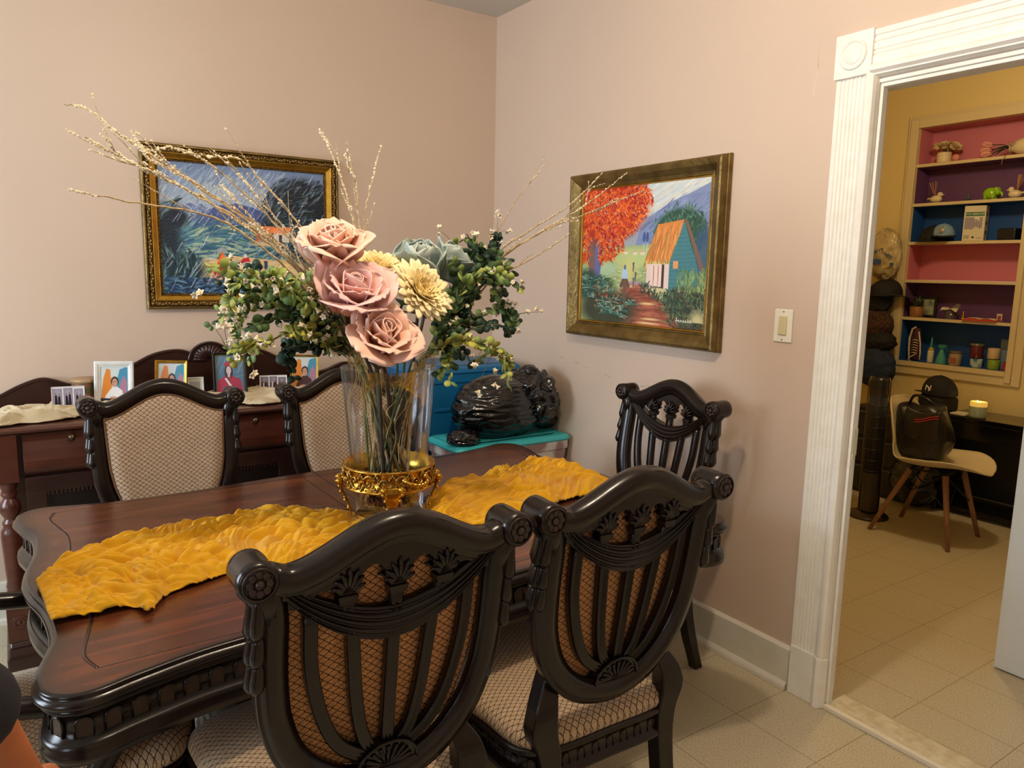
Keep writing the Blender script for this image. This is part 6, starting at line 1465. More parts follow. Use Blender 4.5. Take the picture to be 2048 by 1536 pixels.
twig([RR, (905, 655, -1.58), (990, 530, -1.54), (1080, 465, -1.52), (1180, 425, -1.50), (1290, 380, -1.48)], 'longest right-hand branch reaching across the flame tree painting', 62, 0.0048, 0.0012, 4, (0.6, 1.0), 70)
twig([RR, (900, 660, -1.60), (985, 560, -1.58), (1060, 520, -1.56), (1110, 488, -1.56), (1140, 466, -1.56)], 'lower dark branch pointing right below the others', 63, 0.0038, 0.0012, 3, (0.7, 1.0), 12)
twig([RR, (895, 640, -1.54), (965, 520, -1.48), (1020, 420, -1.44), (1060, 365, -1.42), (1098, 322, -1.42)], 'thin branch rising right of the wall corner with a forked tip', 64, 0.0034, 0.0007, 4, (0.8, 1.0), 10)
twig([RR, (900, 650, -1.60), (980, 535, -1.58), (1070, 470, -1.58), (1170, 410, -1.58), (1255, 345, -1.58)], 'branch crossing the left side of the gold frame on the right wall', 65, 0.0044, 0.0010, 5, (0.6, 1.0), 50)
# raffia threads tied at both sides, hanging inside and outside the vase
raf_m = mat('raffia', (206, 184, 122), 0.7, noise=(20, 0.2, (176, 150, 88)))
def raffia(px, py, y, label, seed, n_in=16):
    c = atY(px, py, y); r = random.Random(seed); t = thing('raffia_bow', label, 'raffia', tuple(c)); b = MB()
    sx = -1 if px < 777 else 1
    for k in range(n_in):
        L = r.uniform(0.12, 0.40); p = Vector((r.uniform(-0.012, 0.012), r.uniform(-0.012, 0.012), r.uniform(-0.01, 0.01))); pts = [p.copy()]
        inx = VX+r.uniform(-0.085, 0.085)*0.8+sx*0.03-c.x; iny = VY+r.uniform(-0.07, 0.05)-c.y
        for q in range(1, 9):
            f = q/8; tgt = Vector((inx, iny, -L)); w = Vector((r.uniform(-1, 1), r.uniform(-1, 1), 0))*0.010
            pt = Vector((0, 0, 0)).lerp(tgt, f) + w*f; pt.x = tgt.x*min(1, f*1.6)+w.x; pt.y = tgt.y*min(1, f*1.6)+w.y
            rr_ = math.hypot(pt.x+c.x-VX, pt.y+c.y-VY); lim = 0.098
            if rr_ > lim and c.z+pt.z < 1.18: pt.x = (pt.x+c.x-VX)*lim/rr_+VX-c.x; pt.y = (pt.y+c.y-VY)*lim/rr_+VY-c.y
            if c.z+pt.z < 0.90: break
            pts.append(pt)
        if len(pts) > 2: b.tube(smoothpath([tuple(p) for p in pts], 3), r.uniform(0.0005, 0.0011), 4)
    for k in range(9):
        a = r.uniform(0, 2*PI); R_ = r.uniform(0.015, 0.03); pts = [(R_*math.cos(a+q*0.6)*0.9+r.uniform(-.003, .003), r.uniform(-0.012, 0.002), R_*math.sin(a+q*0.6)) for q in range(10)]
        b.tube(smoothpath(pts, 3), 0.0008, 4)
    if sx < 0:
        for dx_ in (0.0, 0.006): b.tube(smoothpath([(-0.02, -0.05, 0.0), (-0.025-dx_, -0.09, -0.04), (-0.055+dx_, -0.09, -0.11), (-0.045, -0.09, -0.165), (-0.035+dx_*3, -0.09, -0.20)], 5), 0.0008, 4)
    b.build('strands', raf_m, t)
raffia(708, 715, -1.64, 'raffia strands knotted around the stems at the left vase rim', 71)
raffia(852, 722, -1.64, 'raffia strands knotted around the stems at the right vase rim', 72)
# ---------------------------------------------------------------- built-in shelves of the far hall
shelf_w = mat('shelf_cream_paint', (214, 196, 150), 0.45)
pink = mat('shelf_pink', (204, 120, 132), 0.6); purple = mat('shelf_purple', (104, 64, 106), 0.6); bluep = mat('shelf_blue', (28, 78, 142), 0.6)
bs = thing('built_in_shelves', 'built-in cream shelves with pink, purple and blue bays in the hall wall', 'shelves', (SX, (OY0+OY1)/2, OZ0))
def L_(x, y, z): return (x-SX, y-(OY0+OY1)/2, z-OZ0)
def lbox(b, x0, x1, y0, y1, z0, z1):
    p = L_(x0, y0, z0); q = L_(x1, y1, z1); b.box(p[0], q[0], p[1], q[1], p[2], q[2]); return b
DEP = 0.17
sz = [0.905, 1.215, 1.475, 1.735, 1.995, 2.258, 2.498]      # shelf surfaces
b = MB()
for (y0, y1, z0, z1) in ((OY0+0.055, OY0, OZ0-0.07, OZ1+0.06), (OY1, OY1-0.035, OZ0-0.07, OZ1+0.06), (OY1, OY0, OZ1, OZ1+0.06)): lbox(b, SX-0.030, SX, y0, y1, z0, z1)
for (y0, y1, z0, z1) in ((OY0+0.075, OY0+0.05, OZ0-0.09, OZ1+0.08), (OY1-0.035, OY1-0.085, OZ0-0.09, OZ1+0.08), (OY1-0.035, OY0+0.05, OZ1+0.06, OZ1+0.08), (OY1-0.035, OY0+0.05, OZ0-0.09, OZ0-0.03)): lbox(b, SX-0.018, SX, y0, y1, z0, z1)
b.build('casing', shelf_w, bs, bevel=0.003)
for i in range(1, 6): lbox(MB(), SX-0.012, SX+DEP, OY1, OY0, sz[i]-0.020, sz[i]).build('shelf', shelf_w, bs, bevel=0.001)
lbox(MB(), SX-0.03, SX+DEP, OY1, OY0, OZ0-0.03, OZ0).build('shelf', shelf_w, bs)
for i, m in enumerate((bluep, purple, pink, bluep, purple, pink)):
    z0 = sz[i]+0.0005; z1 = (sz[i+1]-0.0205) if i < 5 else sz[6]
    b = MB(); lbox(b, SX+DEP-0.004, SX+DEP, OY1+0.002, OY0-0.002, z0, z1); lbox(b, SX+0.004, SX+DEP-0.004, OY0-0.004, OY0-0.001, z0, z1); lbox(b, SX+0.004, SX+DEP-0.004, OY1+0.001, OY1+0.004, z0, z1)
    lbox(b, SX+0.010, SX+DEP-0.004, OY1+0.004, OY0-0.004, z1-0.003, z1); lbox(b, SX+0.012, SX+DEP-0.004, OY1+0.004, OY0-0.004, z0, z0+0.001)
    b.build('bay_lining', m, bs)
def sh(px, py, i, dx=0.06):
    """point on shelf surface i below pixel column px"""
    p = atX(px, py, SX+dx); return (SX+dx, p.y, sz[i]+0.0012)
cream_c = mat('cream_ceramic', (224, 206, 164), 0.3); cream_p = mat('cream_petal', (222, 196, 146), 0.7); pinkp = mat('pink_petal', (222, 158, 140), 0.7); greenl = mat('leaf_green_dark', (44, 74, 40), 0.6)
def simple_rose(b, c, R, n=(0, 0, 1), seed=0):
    M = frame_from(n); r = random.Random(seed)
    for li, (cnt, op) in enumerate(((3, 0.15), (5, 0.5), (7, 0.95), (8, 1.35))):
        for k in range(cnt):
            petal_surf(b, Vector(c), M, 2*PI*k/cnt+li*0.5, R*(0.06+0.06*li), R*(0.55+0.14*li), R*(0.45+0.12*li), op, 0.2, (0, 0, 0), (0, 0, 0), -0.12*R*li, nu=5, nv=6)
p = sh(1888, 318, 5)
t = thing('rose_vase', 'ribbed cream vase packed with cream roses on the top hall shelf', 'vase', p)
b = MB(); b.lathe([(0.0, 0), (0.038, 0)]+[(0.045+0.0015*math.sin(k*1.6), 0.005+k*0.0052) for k in range(12)]+[(0.043, 0.07), (0.0, 0.068)], 28, caps=False); b.build('vase_body', cream_c, t)
b = MB(); r = random.Random(3)
for k, (a, e) in enumerate([(0, 0), (0.2, 0.6), (1.4, 0.6), (2.6, 0.6), (3.7, 0.6), (4.8, 0.6), (3.1, 1.15), (3.8, 1.15), (4.6, 1.15), (2.4, 1.15)]):
    d = Vector((math.cos(a+2.0)*math.sin(e), math.sin(a+2.0)*math.sin(e), math.cos(e)*0.8+0.2)); simple_rose(b, (d.x*0.075, d.y*0.09, 0.072+d.z*0.045), 0.048, d, k)
b.c = []; b.build('roses', cream_p, t)
p = sh(1912, 314, 5, 0.03)
b = MB(); b.ball((0, 0, 0.024), 0.024, 16, 12); o = b.build('ball_candle', mat('pink_wax', (214, 140, 126), 0.5), loc=p); tag(o, 'small round pink ball leaning on the cream rose vase', 'candle')
p = sh(2035, 306, 5, 0.07)
t = thing('tulip_vase', 'round cream vase lying on its side with pink tulips, top hall shelf', 'vase', p)
b = MB(); Mx = Matrix.Translation((0, -0.02, 0.055)) @ Matrix.Rotation(-PI/2, 4, 'X')
b.lathe([(0.0, -0.10), (0.035, -0.10), (0.052, -0.07), (0.056, -0.03), (0.050, 0.01), (0.034, 0.035), (0.028, 0.045), (0.033, 0.060), (0.030, 0.062), (0.022, 0.045), (0.0, 0.04)], 28, Mx, caps=False); b.build('vase_body', cream_c, t)
b = MB()
for (y, z, dy, dz) in ((0.145, 0.085, 1, 0.15), (0.150, 0.030, 1, -0.05), (0.155, 0.055, 1, 0.0)):
    M = frame_from((0, dy, dz))
    for k in range(5): petal_surf(b, Vector((-0.01, y, z)), M, 2*PI*k/5, 0.010, 0.060, 0.034, 0.42, -0.9, (0, 0, 0), (0, 0, 0), nu=5, nv=7)
b.c = []; b.build('tulip_heads', pinkp, t)
b = MB()
for (y, z) in ((0.15, 0.085), (0.15, 0.03), (0.15, 0.055)): b.tube([(0, 0.03, 0.055), (0, 0.09, (z+0.055)/2+0.01), (0, y, z)], 0.003, 6)
b.build('stems', greenl, t)
for k, (dy, dz, L) in enumerate(((0.10, 0.03, 0.10), (0.09, -0.03, 0.11), (0.08, 0.0, 0.12), (0.10, 0.01, 0.09))): leaf(Vector((-0.01, 0.04, 0.055)), Vector((-0.2, dy, dz*1.4)), L, 0.035, greenl, 'leaf', t)
b = MB(); b.tube([(-0.03, 0.03, 0.075), (-0.035, 0.028, 0.045), (-0.045, 0.02, 0.01), (-0.085, 0.03, -0.002), (-0.098, 0.04, -0.03), (-0.098, 0.043, -0.06)], 0.0022, 6); b.tube([(-0.03, 0.02, 0.08), (-0.045, 0.045, 0.085), (-0.04, 0.02, 0.06), (-0.05, 0.0, 0.075)], 0.002, 6); b.build('ribbon', mat('twine', (150, 122, 84), 0.8), t)
def bird_diffuser(px, py, label, face, seed):
    p = sh(px, py, 4, 0.05); t = thing('bird_diffuser', label, 'reed diffuser', p)
    b = MB(); b.ball((0, 0, 0.026), 0.034, 20, 14, (0.85, 1.15, 0.78)); b.ball((0, face*0.024, 0.055), 0.018, 14, 10); b.ball((0, face*0.044, 0.054), 0.006, 8, 6, (0.6, 1.6, 0.6)); b.ball((0, -face*0.040, 0.032), 0.014, 10, 8, (0.8, 1.8, 0.5)); b.build('bird_body', cream_c, t)
    r = random.Random(seed)
    for k in range(7):
        a = r.uniform(-0.30, 0.30)-face*0.22; MB().tube([(0, -0.008*face, 0.045), (r.uniform(-0.02, 0.01), -0.008*face+math.sin(a)*0.10, 0.045+math.cos(a)*0.10)], 0.0016, 5).build('reed', mat('reed_wood', (190, 140, 84), 0.7), t)
bird_diffuser(1872, 399, 'cream bird reed diffuser at the left of the purple hall shelf', -1, 1)
bird_diffuser(2030, 390, 'cream bird reed diffuser at the right beside the green elephant', 1, 2)
p = sh(1937, 396, 4, 0.06); t = thing('glass_tree', 'tiny dim glass tree ornament between bird and green elephant', 'ornament', p)
b = MB(); b.lathe([(0.0, 0), (0.018, 0), (0.018, 0.008), (0.006, 0.012), (0.0, 0.012)], 14, caps=False); b.build('tree_base', mat('dark_base', (40, 34, 40), 0.4), t)
b = MB()
for k in range(5): b.lathe([(0.019-0.0035*k, 0.012+k*0.010), (0.004, 0.026+k*0.010)], 12)
b.build('tree_tiers', mat('grey_glass', (92, 104, 98), 0.15), t)
p = sh(1980, 393, 4, 0.05); t = thing('elephant_figurine', 'shiny lime green elephant figurine on the purple hall shelf', 'figurine', p)
gm = mat('lime_glaze', (140, 190, 20), 0.15, coat=0.5)
b = MB(); b.ball((0, 0.0, 0.040), 0.038, 22, 16, (0.85, 1.15, 1.0)); b.ball((-0.005, -0.045, 0.046), 0.021, 16, 12); b.tube([(-0.008, -0.060, 0.046), (-0.012, -0.074, 0.035), (-0.012, -0.078, 0.022), (-0.012, -0.072, 0.014)], [0.010, 0.008, 0.006, 0.005], 8)
for y in (-0.025, 0.022):
    for x in (-0.014, 0.014): b.lathe([(0.011, 0), (0.012, 0.02), (0.010, 0.03)], 12, Matrix.Translation((x, y, 0)))
b.build('body', gm, t)
for x in (-0.022, 0.016):
    b = MB(); b.ball((x, -0.040, 0.058), 0.018, 12, 8, (0.35, 0.8, 1.1)); b.build('ear', gm, t)
# third shelf
capb = mat('cap_light_blue', (130, 160, 190), 0.8); capk = mat('cap_black', (20, 20, 22), 0.8, bump=0.1, bscale=300)
def cap(name, label, loc, rz, m, mb, s_=1.0, tilt=0.0):
    t = thing(name, label, 'cap', loc, rz); b = MB()
    def dome(u, v): a = 2*PI*u; e = PI/2*v; return (0.085*s_*math.cos(a)*math.cos(e)*1.0, 0.100*s_*math.sin(a)*math.cos(e), 0.105*s_*math.sin(e)**0.85*(1-0.10*math.sin(a)*math.cos(e)))
    b.grid(dome, 30, 14, closeu=True); b.build('crown', m, t)
    for k in range(6):
        a = 2*PI*k/6+0.3; MB().tube([dome(a/(2*PI), v) for v in np.linspace(0, 0.98, 10)], 0.0012, 5).build('seam', m, t)
    MB().ball((0, 0, 0.105*s_), 0.006, 8, 6).build('button', m, t)
    b = MB()
    def brim(u, v): a = PI+PI*u; w = 0.075*s_*v*math.sin(PI*u)**0.6; return (0.085*s_*math.cos(a)*(1+0.05*v), 0.100*s_*math.sin(a)-w, 0.004-0.012*v*math.sin(PI*u)+0.006*abs(math.cos(a)))
    b.grid(brim, 24, 8); o = b.build('brim', mb, t); o.modifiers.new('solid', 'SOLIDIFY').thickness = 0.003
    return t
p = sh(1865, 478, 3, 0.05); cap('baseball_cap', 'black cap lying underneath the light blue cap on the blue shelf', (SX+0.06, p[1], p[2]+0.004), math.radians(-80), capk, capk, 1.0)
p = sh(1888, 478, 3, 0.05); tc_ = cap('baseball_cap', 'light blue cap with a black square letter patch on the blue shelf', (SX+0.045, p[1]+0.005, p[2]+0.028), math.radians(-62), capb, capk, 0.86)
black_m = mat('print_black', (16, 16, 18), 0.6); white_m = mat('print_white', (226, 220, 204), 0.6)
# patch on the crown of the blue cap, facing the room
pm = Matrix.Translation((0.0, 0.0, 0.0)) @ Matrix.Rotation(math.radians(62), 4, 'Z') @ Matrix.Translation((-0.080, -0.022, 0.046)) @ Matrix.Rotation(math.radians(-18), 4, 'Z') @ Matrix.Rotation(-PI/2, 4, 'Z') @ Matrix.Rotation(math.radians(68), 4, 'X')
b = MB(); b.obox(pm, -0.022, 0.022, -0.022, 0.022, -0.001, 0.0012); pt = b.build('letter_patch', white_m, tc_)
b = MB()
for (x0, x1, y0, y1) in ((-0.020, 0.016, -0.020, -0.016), (-0.020, -0.016, -0.020, 0.018), (-0.020, 0.016, 0.016, 0.020), (0.014, 0.020, 0.008, 0.018), (0.014, 0.020, -0.02, -0.010), (-0.010, -0.005, -0.012, 0.012), (-0.010, 0.010, 0.008, 0.012), (-0.010, 0.008, -0.002, 0.002), (-0.010, 0.010, -0.012, -0.008)): b.obox(pm, x0, x1, y0, y1, 0.0012, 0.002)
b.build('patch_letter', black_m, pt)
p = sh(1948, 480, 3, 0.055)
t = thing('steamer_box', 'white carton with a green banner and clothes picture on the blue shelf', 'box', (p[0], p[1], p[2]), math.radians(12))
cw = mat('carton_white', (216, 206, 176), 0.6)
MB().box(-0.045, 0.045, -0.062, 0.062, 0, 0.225).build('carton', cw, t, bevel=0.001)
FX = -0.0452
def face(b, y0, y1, z0, z1, d=0.0006): b.box(FX-d, FX, y0, y1, z0, z1); return b
face(MB(), -0.056, 0.052, 0.158, 0.184).build('green_banner', mat('banner_green', (52, 116, 72), 0.6), t)
TM = Matrix.Translation((FX-0.0012, 0.050, 0.171)) @ Matrix.Rotation(-PI/2, 4, 'Z') @ Matrix.Rotation(PI/2, 4, 'X')
textmesh('HAND HELD', 0.0125, white_m, 'lettering', TM @ Matrix.Translation((0.028, 0, 0)), t)
textmesh('STEAMER', 0.017, white_m, 'lettering', TM @ Matrix.Translation((0.077, 0, 0)), t)
cb = MB(); rr = random.Random(4)
for k in range(11): y = 0.050-k*0.0092; cb.box(FX-0.0006, FX, y-0.0032, y+0.0026, 0.070+rr.uniform(0, 0.02), 0.150)
cb.build('printed_clothes', mat('print_lilac', (120, 112, 150), 0.6), t)
cb = MB(); cb.tube([(FX-0.001, -0.02, 0.140), (FX-0.001, 0.0, 0.135), (FX-0.001, -0.045, 0.118)], 0.003, 5); cb.box(FX-0.0008, FX, -0.03, 0.0, 0.125, 0.150); cb.build('printed_steamer', white_m, t)
cb = MB()
for k in range(9): cb.box(FX-0.0006, FX, 0.050-k*0.0035, 0.0515-k*0.0035-0.0006*(k % 3), 0.012, 0.036)
for k in range(4): cb.box(FX-0.0006, FX, -0.05+k*0.008, -0.044+k*0.008, 0.016, 0.019)
cb.ball((FX, 0.0, 0.022), 0.007, 8, 6, (0.1, 1, 1)); cb.build('barcode', black_m, t)
cb = MB()
for k in range(3): cb.box(-0.03, 0.012, -0.0626, -0.062, 0.04+k*0.06, 0.065+k*0.06)
cb.build('side_print', mat('print_grey', (110, 112, 116), 0.6), t)
p = sh(2018, 478, 3, 0.07); b = MB(); b.box(-0.05, 0.05, -0.055, 0.055, 0, 0.075); o = b.build('storage_case', mat('case_black', (22, 24, 28), 0.35), loc=p, bevel=0.010, seg=3); tag(o, 'plain black case to the right of the white carton', 'case')
# fifth bay
p = sh(1832, 634, 1, 0.045); t = thing('potted_plant', 'leafy artificial plant in a round wooden pot on the hall shelf', 'plant', p)
MB().lathe([(0.0, 0), (0.040, 0), (0.043, 0.004), (0.046, 0.072), (0.042, 0.074), (0.040, 0.066), (0.0, 0.064)], 24, caps=False).build('pot', mat('pot_wood', (168, 116, 62), 0.6, noise=(30, 0.2, (138, 88, 44), (1, 1, 5))), t)
b = MB(); r = random.Random(9)
for k in range(90):
    a = r.uniform(0, 2*PI); e = r.uniform(0.1, 1.25); L = r.uniform(0.05, 0.095); d = Vector((math.cos(a)*math.sin(e), math.sin(a)*math.sin(e), math.cos(e))); s2 = d.cross(Vector((0, 0, 1))).normalized()*0.004; o_ = Vector((r.uniform(-.02, .02), r.uniform(-.02, .02), 0.066)); m_ = o_+d*L*0.6; e_ = o_+d*L+Vector((0, 0, -0.02*e))
    b.add([o_-s2*0.5, o_+s2*0.5, m_+s2, m_-s2, e_], [(0, 1, 2, 3), (3, 2, 4)])
o = b.build('foliage', mat('plant_green', (66, 84, 50), 0.6, noise=(40, 0.2, (96, 108, 70))), t); o.modifiers.new('solid', 'SOLIDIFY').thickness = 0.0006; o['kind'] = 'stuff'
p = sh(1856, 634, 1, 0.10); t = thing('framed_photo', 'black frame with a pale picture behind the wooden plant pot', 'photo frame', p)
frame_sweep('frame', mat('frame_black', (22, 26, 22), 0.3), t, -0.055, 0.055, 0, 0.145, [(0, 0), (0, 0.012), (0.016, 0.012), (0.016, 0.006)], lambda a, c, d: (-d, a, c)); MB().box(-0.004, 0, -0.04, 0.04, 0.016, 0.129).build('photo', mat('pale_picture', (170, 176, 150), 0.6, noise=(22, 0.12, (84, 92, 80))), t); MB().box(0, 0.003, -0.055, 0.055, 0, 0.145).build('backing', mat('frame_backing', (60, 50, 44), 0.8), t)
p = sh(1901, 636, 1, 0.05); t = thing('jar_candle', 'glass candle jar with white paper folded over its top on the shelf', 'candle', p)
MB().lathe([(0.0, 0.0), (0.036, 0.0), (0.037, 0.03), (0.0, 0.03)], 24, caps=False).build('wax', mat('wax_green', (106, 124, 70), 0.5), t)
MB().lathe([(0.0385, 0), (0.0395, 0.06), (0.038, 0.06), (0.037, 0.001)], 24, caps=False).build('jar', mat('smoky_glass', (84, 74, 80), 0.1), t)
b = MB(); b.grid(lambda u, v: (-0.045+0.08*v, 0.055-0.11*u, 0.066+0.012*abs(u-0.5)*2+0.004*math.sin(u*12)-0.028*max(0, 0.25-v)*4*(abs(u-0.5)*2)**1.5), 14, 8); o = b.build('folded_paper', mat('paper_white', (216, 204, 176), 0.8), t); o.modifiers.new('solid', 'SOLIDIFY').thickness = 0.001
b = MB(); b.add([(0.03, -0.03, 0.07), (0.03, 0.02, 0.07), (0.03, -0.02, 0.105), (0.03, -0.045, 0.095), (0.034, -0.03, 0.07), (0.034, 0.02, 0.07), (0.034, -0.02, 0.105), (0.034, -0.045, 0.095)], [(0, 1, 2, 3), (7, 6, 5, 4), (0, 3, 7, 4), (1, 5, 6, 2), (2, 6, 7, 3), (0, 4, 5, 1)], False); b.build('paper_flap', mat('paper_grey', (120, 108, 96), 0.8), t)
p = sh(1926, 636, 1, 0.04); b = MB(); b.lathe([(0.014, 0), (0.018, 0.006), (0.012, 0.014), (0.006, 0.016), (0.010, 0.028), (0.004, 0.040), (0.002, 0.056), (0, 0.058)], 16)
for k in range(3): b.ball((0.012*math.cos(k*2.1+3), 0.016*math.sin(k*2.1+3), 0.006), 0.007, 8, 6)
o = b.build('ornament', gold, loc=p); tag(o, 'tiny gold ornament beside the paper-topped candle jar', 'ornament')
p = sh(1962, 640, 1, 0.012); t = thing('open_book', 'open red-covered book lying over the shelf edge', 'book', (SX+0.02, p[1], sz[1]+0.0012), 0)
b = MB(); prof = [(-0.10, 0.004), (-0.055, 0.016), (-0.008, 0.012), (0.0, 0.003), (0.008, 0.012), (0.055, 0.016), (0.10, 0.004)]
b.prism([(-0.105, 0.0)]+[(a, c) for a, c in prof]+[(0.105, 0.0)], -0.05, 0.06, lambda a, c, d: (d, a, c)); b.build('red_cover', mat('book_red', (196, 62, 44), 0.5), t)
b = MB(); b.grid(lambda u, v: (-0.035+0.09*v, -0.092+0.184*u, float(np.interp(-0.092+0.184*u, [a for a, c in prof], [c for a, c in prof]))+0.002), 20, 4); o = b.build('pages', mat('book_pages', (216, 190, 150), 0.7), t); o.modifiers.new('solid', 'SOLIDIFY').thickness = 0.003
p = sh(1998, 642, 1, 0.09); b = MB(); b.box(-0.001, 0.001, -0.016, 0.016, 0.0, 0.05); o = thing('small_card', 'small white card with a red print at the right of the purple bay', 'card', p); b.build('card', mat('paper_white', (216, 204, 176), 0.8), o); MB().box(-0.0016, -0.001, -0.010, 0.010, 0.014, 0.038).build('red_print', mat('print_red', (176, 60, 50), 0.6), o)
# bottom bay
p = sh(1830, 726, 0, 0.05); t = thing('sneaker', 'maroon and white sneaker standing on its heel, leftmost on the bottom shelf', 'shoe', (p[0], p[1]-0.005, p[2]))
mrn = mat('sneaker_maroon', (66, 30, 34), 0.7); swh = mat('sneaker_white', (214, 198, 172), 0.6)
b = MB()
def shoe(u, v):
    a = 2*PI*u; zz = v; w = 0.038*math.sin(PI*(0.10+0.84*zz))**0.5; d = 0.032*math.sin(PI*(0.06+0.88*zz))**0.5*(1+0.25*math.cos(PI*zz)); return (d*math.cos(a), w*math.sin(a)+0.012*math.sin(zz*2.4), 0.008+0.225*zz)
b.grid(shoe, 24, 22, closeu=True); b.build('upper', mrn, t)
b = MB(); b.tube([(-0.02, 0.040, 0.01), (-0.012, 0.052, 0.08), (-0.01, 0.055, 0.16), (-0.01, 0.040, 0.225), (-0.01, 0.015, 0.24)], 0.007, 8); b.tube([(-0.025, -0.035, 0.01), (-0.028, -0.038, 0.06), (-0.025, -0.030, 0.13), (-0.02, -0.010, 0.21)], 0.005, 8); b.build('sole', swh, t)
b = MB()
for k in range(6): z = 0.055+k*0.018; b.tube([(-0.034, -0.020, z), (-0.042, 0.0, z+0.008), (-0.036, 0.022, z+0.002)], 0.0032, 6)
b.tube([(-0.036, -0.01, 0.05), (-0.045, 0.02, 0.03), (-0.05, 0.03, 0.008), (-0.055, 0.01, 0.004)], 0.003, 6); b.build('laces', swh, t)
def jar(px, name, label, m, r_, h, dx=0.05, lid=None, z=None, glass=None, cat='candle'):
    p = sh(px, 730, 0, dx); p = (p[0], p[1], p[2] if z is None else z); t = thing(name, label, cat, p)
    MB().lathe([(0.0, 0.0), (r_*0.94, 0.0), (r_, 0.004), (r_, h-0.006), (r_*0.93, h), (r_*0.90, h-0.004), (0.0, h-0.004)], 24, caps=False).build('jar_body', m, t)
    if lid: MB().lathe([(r_*1.02, h), (r_*1.05, h+0.004), (r_*1.05, h+0.012), (r_*0.9, h+0.016), (0.0, h+0.016)], 24, caps=False).build('jar_lid', lid, t)
    return t
ldm = mat('lid_grey', (120, 112, 96), 0.3, 0.3)
t = jar(1859, 'glue_bottle', 'white bottle with a teal pointed nozzle on the bottom hall shelf', mat('bottle_cream', (214, 204, 176), 0.4), 0.021, 0.085, cat='bottle')
MB().lathe([(0.016, 0.085), (0.017, 0.098), (0.014, 0.104), (0.0, 0.104)], 16, caps=False).build('collar_ring', mat('yellow_cap', (190, 164, 40), 0.4), t); MB().lathe([(0.013, 0.104), (0.011, 0.12), (0.004, 0.175), (0.0, 0.178)], 16, caps=False).build('nozzle', mat('teal_plastic', (44, 128, 120), 0.35), t)
p = sh(1881, 728, 0, 0.035); t = thing('spray_bottle', 'teal green spray bottle with a trigger on the bottom hall shelf', 'bottle', p)
MB().lathe([(0.0, 0), (0.036, 0), (0.037, 0.006), (0.026, 0.055), (0.014, 0.085), (0.012, 0.100), (0.0, 0.1)], 20, caps=False).build('bottle_body', mat('teal_clear', (70, 150, 140), 0.2), t)
b = MB(); b.box(-0.012, 0.012, -0.030, 0.022, 0.108, 0.132); b.lathe([(0.014, 0.096), (0.014, 0.112)], 14); b.build('spray_head', mat('teal_plastic', (44, 128, 120), 0.35), t, bevel=0.003); MB().tube([(0, -0.022, 0.112), (0, -0.034, 0.095), (0, -0.036, 0.078)], 0.004, 6).build('trigger', mat('teal_plastic', (44, 128, 120), 0.35), t)
t = jar(1909, 'jar_candle', 'brown-labelled glass candle jar with a glass lid, bottom hall shelf', mat('glass_beige', (168, 140, 112), 0.15), 0.038, 0.082, 0.045, lid=mat('lid_glass', (110, 96, 88), 0.1)); b = MB(); b.box(-0.0395, -0.037, -0.022, 0.026, 0.016, 0.052); b.build('jar_label', mat('label_brown', (150, 92, 60), 0.6), t)
t = jar(1952, 'jar_candle', 'blue and white marbled candle jar under the dark red one', mat('marble_blue', (180, 196, 190), 0.25, noise=(24, 0.08, (52, 108, 140))), 0.037, 0.060, 0.05)
jar(1950, 'jar_candle', 'dark red candle jar stacked on the marbled blue jar', mat('wax_red', (96, 34, 40), 0.2), 0.040, 0.080, 0.055, lid=ldm, z=sz[0]+0.0645)
jar(1987, 'jar_candle', 'bright green candle jar under the cream one', mat('wax_lime', (128, 160, 44), 0.25), 0.036, 0.064, 0.05)
jar(1985, 'jar_candle', 'cream candle jar stacked on the bright green jar', mat('wax_cream', (206, 180, 134), 0.25), 0.036, 0.070, 0.055, z=sz[0]+0.0685)
jar(2014, 'jar_candle', 'crimson candle jar at the right end of the bottom shelf', mat('wax_crimson', (170, 38, 56), 0.25), 0.024, 0.055, 0.035)
p = sh(2008, 728, 0, 0.115); b = MB(); b.box(-0.03, 0.03, -0.035, 0.020, 0, 0.13); o = b.build('small_box', mat('box_blue_grey', (112, 130, 150), 0.6), loc=p, bevel=0.002); tag(o, 'pale blue-grey box at the back right of the bottom shelf', 'box')
p = sh(2008, 728, 0, 0.115); b = MB(); b.box(-0.03, 0.03, -0.035, 0.020, 0.0, 0.07); o = b.build('small_box', mat('box_grey', (84, 92, 96), 0.6), loc=(p[0], p[1], p[2]+0.132), bevel=0.002); tag(o, 'grey box stacked on the pale blue-grey box', 'box')

# ---- hanging bags and hats left of the shelves
def hang(name, label, cat, px, py, x, r, seed, m, amp=0.2, fr=(2, 2, 2), nu=60, nv=44):
    c = atX(px, py, x); o = blob(name, m, (0, 0, 0), r, seed, amp, fr, nu=nu, nv=nv); o.location = c; tag(o, label, cat); return o
clearb = mat('bread_bag_plastic', (196, 178, 130), 0.2, noise=(11, 0.10, (150, 132, 96)), spec=0.6)
o = hang('plastic_bag', 'wrinkled clear bread bag with blue lettering hanging above the caps', 'bag', 1770, 510, 2.90, (0.06, 0.105, 0.16), 3.2, clearb, 0.25, (3, 3, 3))
tb = thing('plastic_bag_print', 'x', 'bag', o.location); bpy.data.objects.remove(tb)
bl_ = mat('print_blue', (52, 80, 140), 0.5)
for (dy, dz, s_, rz) in ((0.02, 0.03, 0.045, 0.3), (-0.055, 0.0, 0.04, -0.5)):
    TMb = Matrix.Translation((-0.066, dy, dz)) @ Matrix.Rotation(-PI/2, 4, 'Z') @ Matrix.Rotation(PI/2, 4, 'X') @ Matrix.Rotation(rz, 4, 'Z'); textmesh('dairy', s_, bl_, 'lettering', TMb, o, ext=0.001)
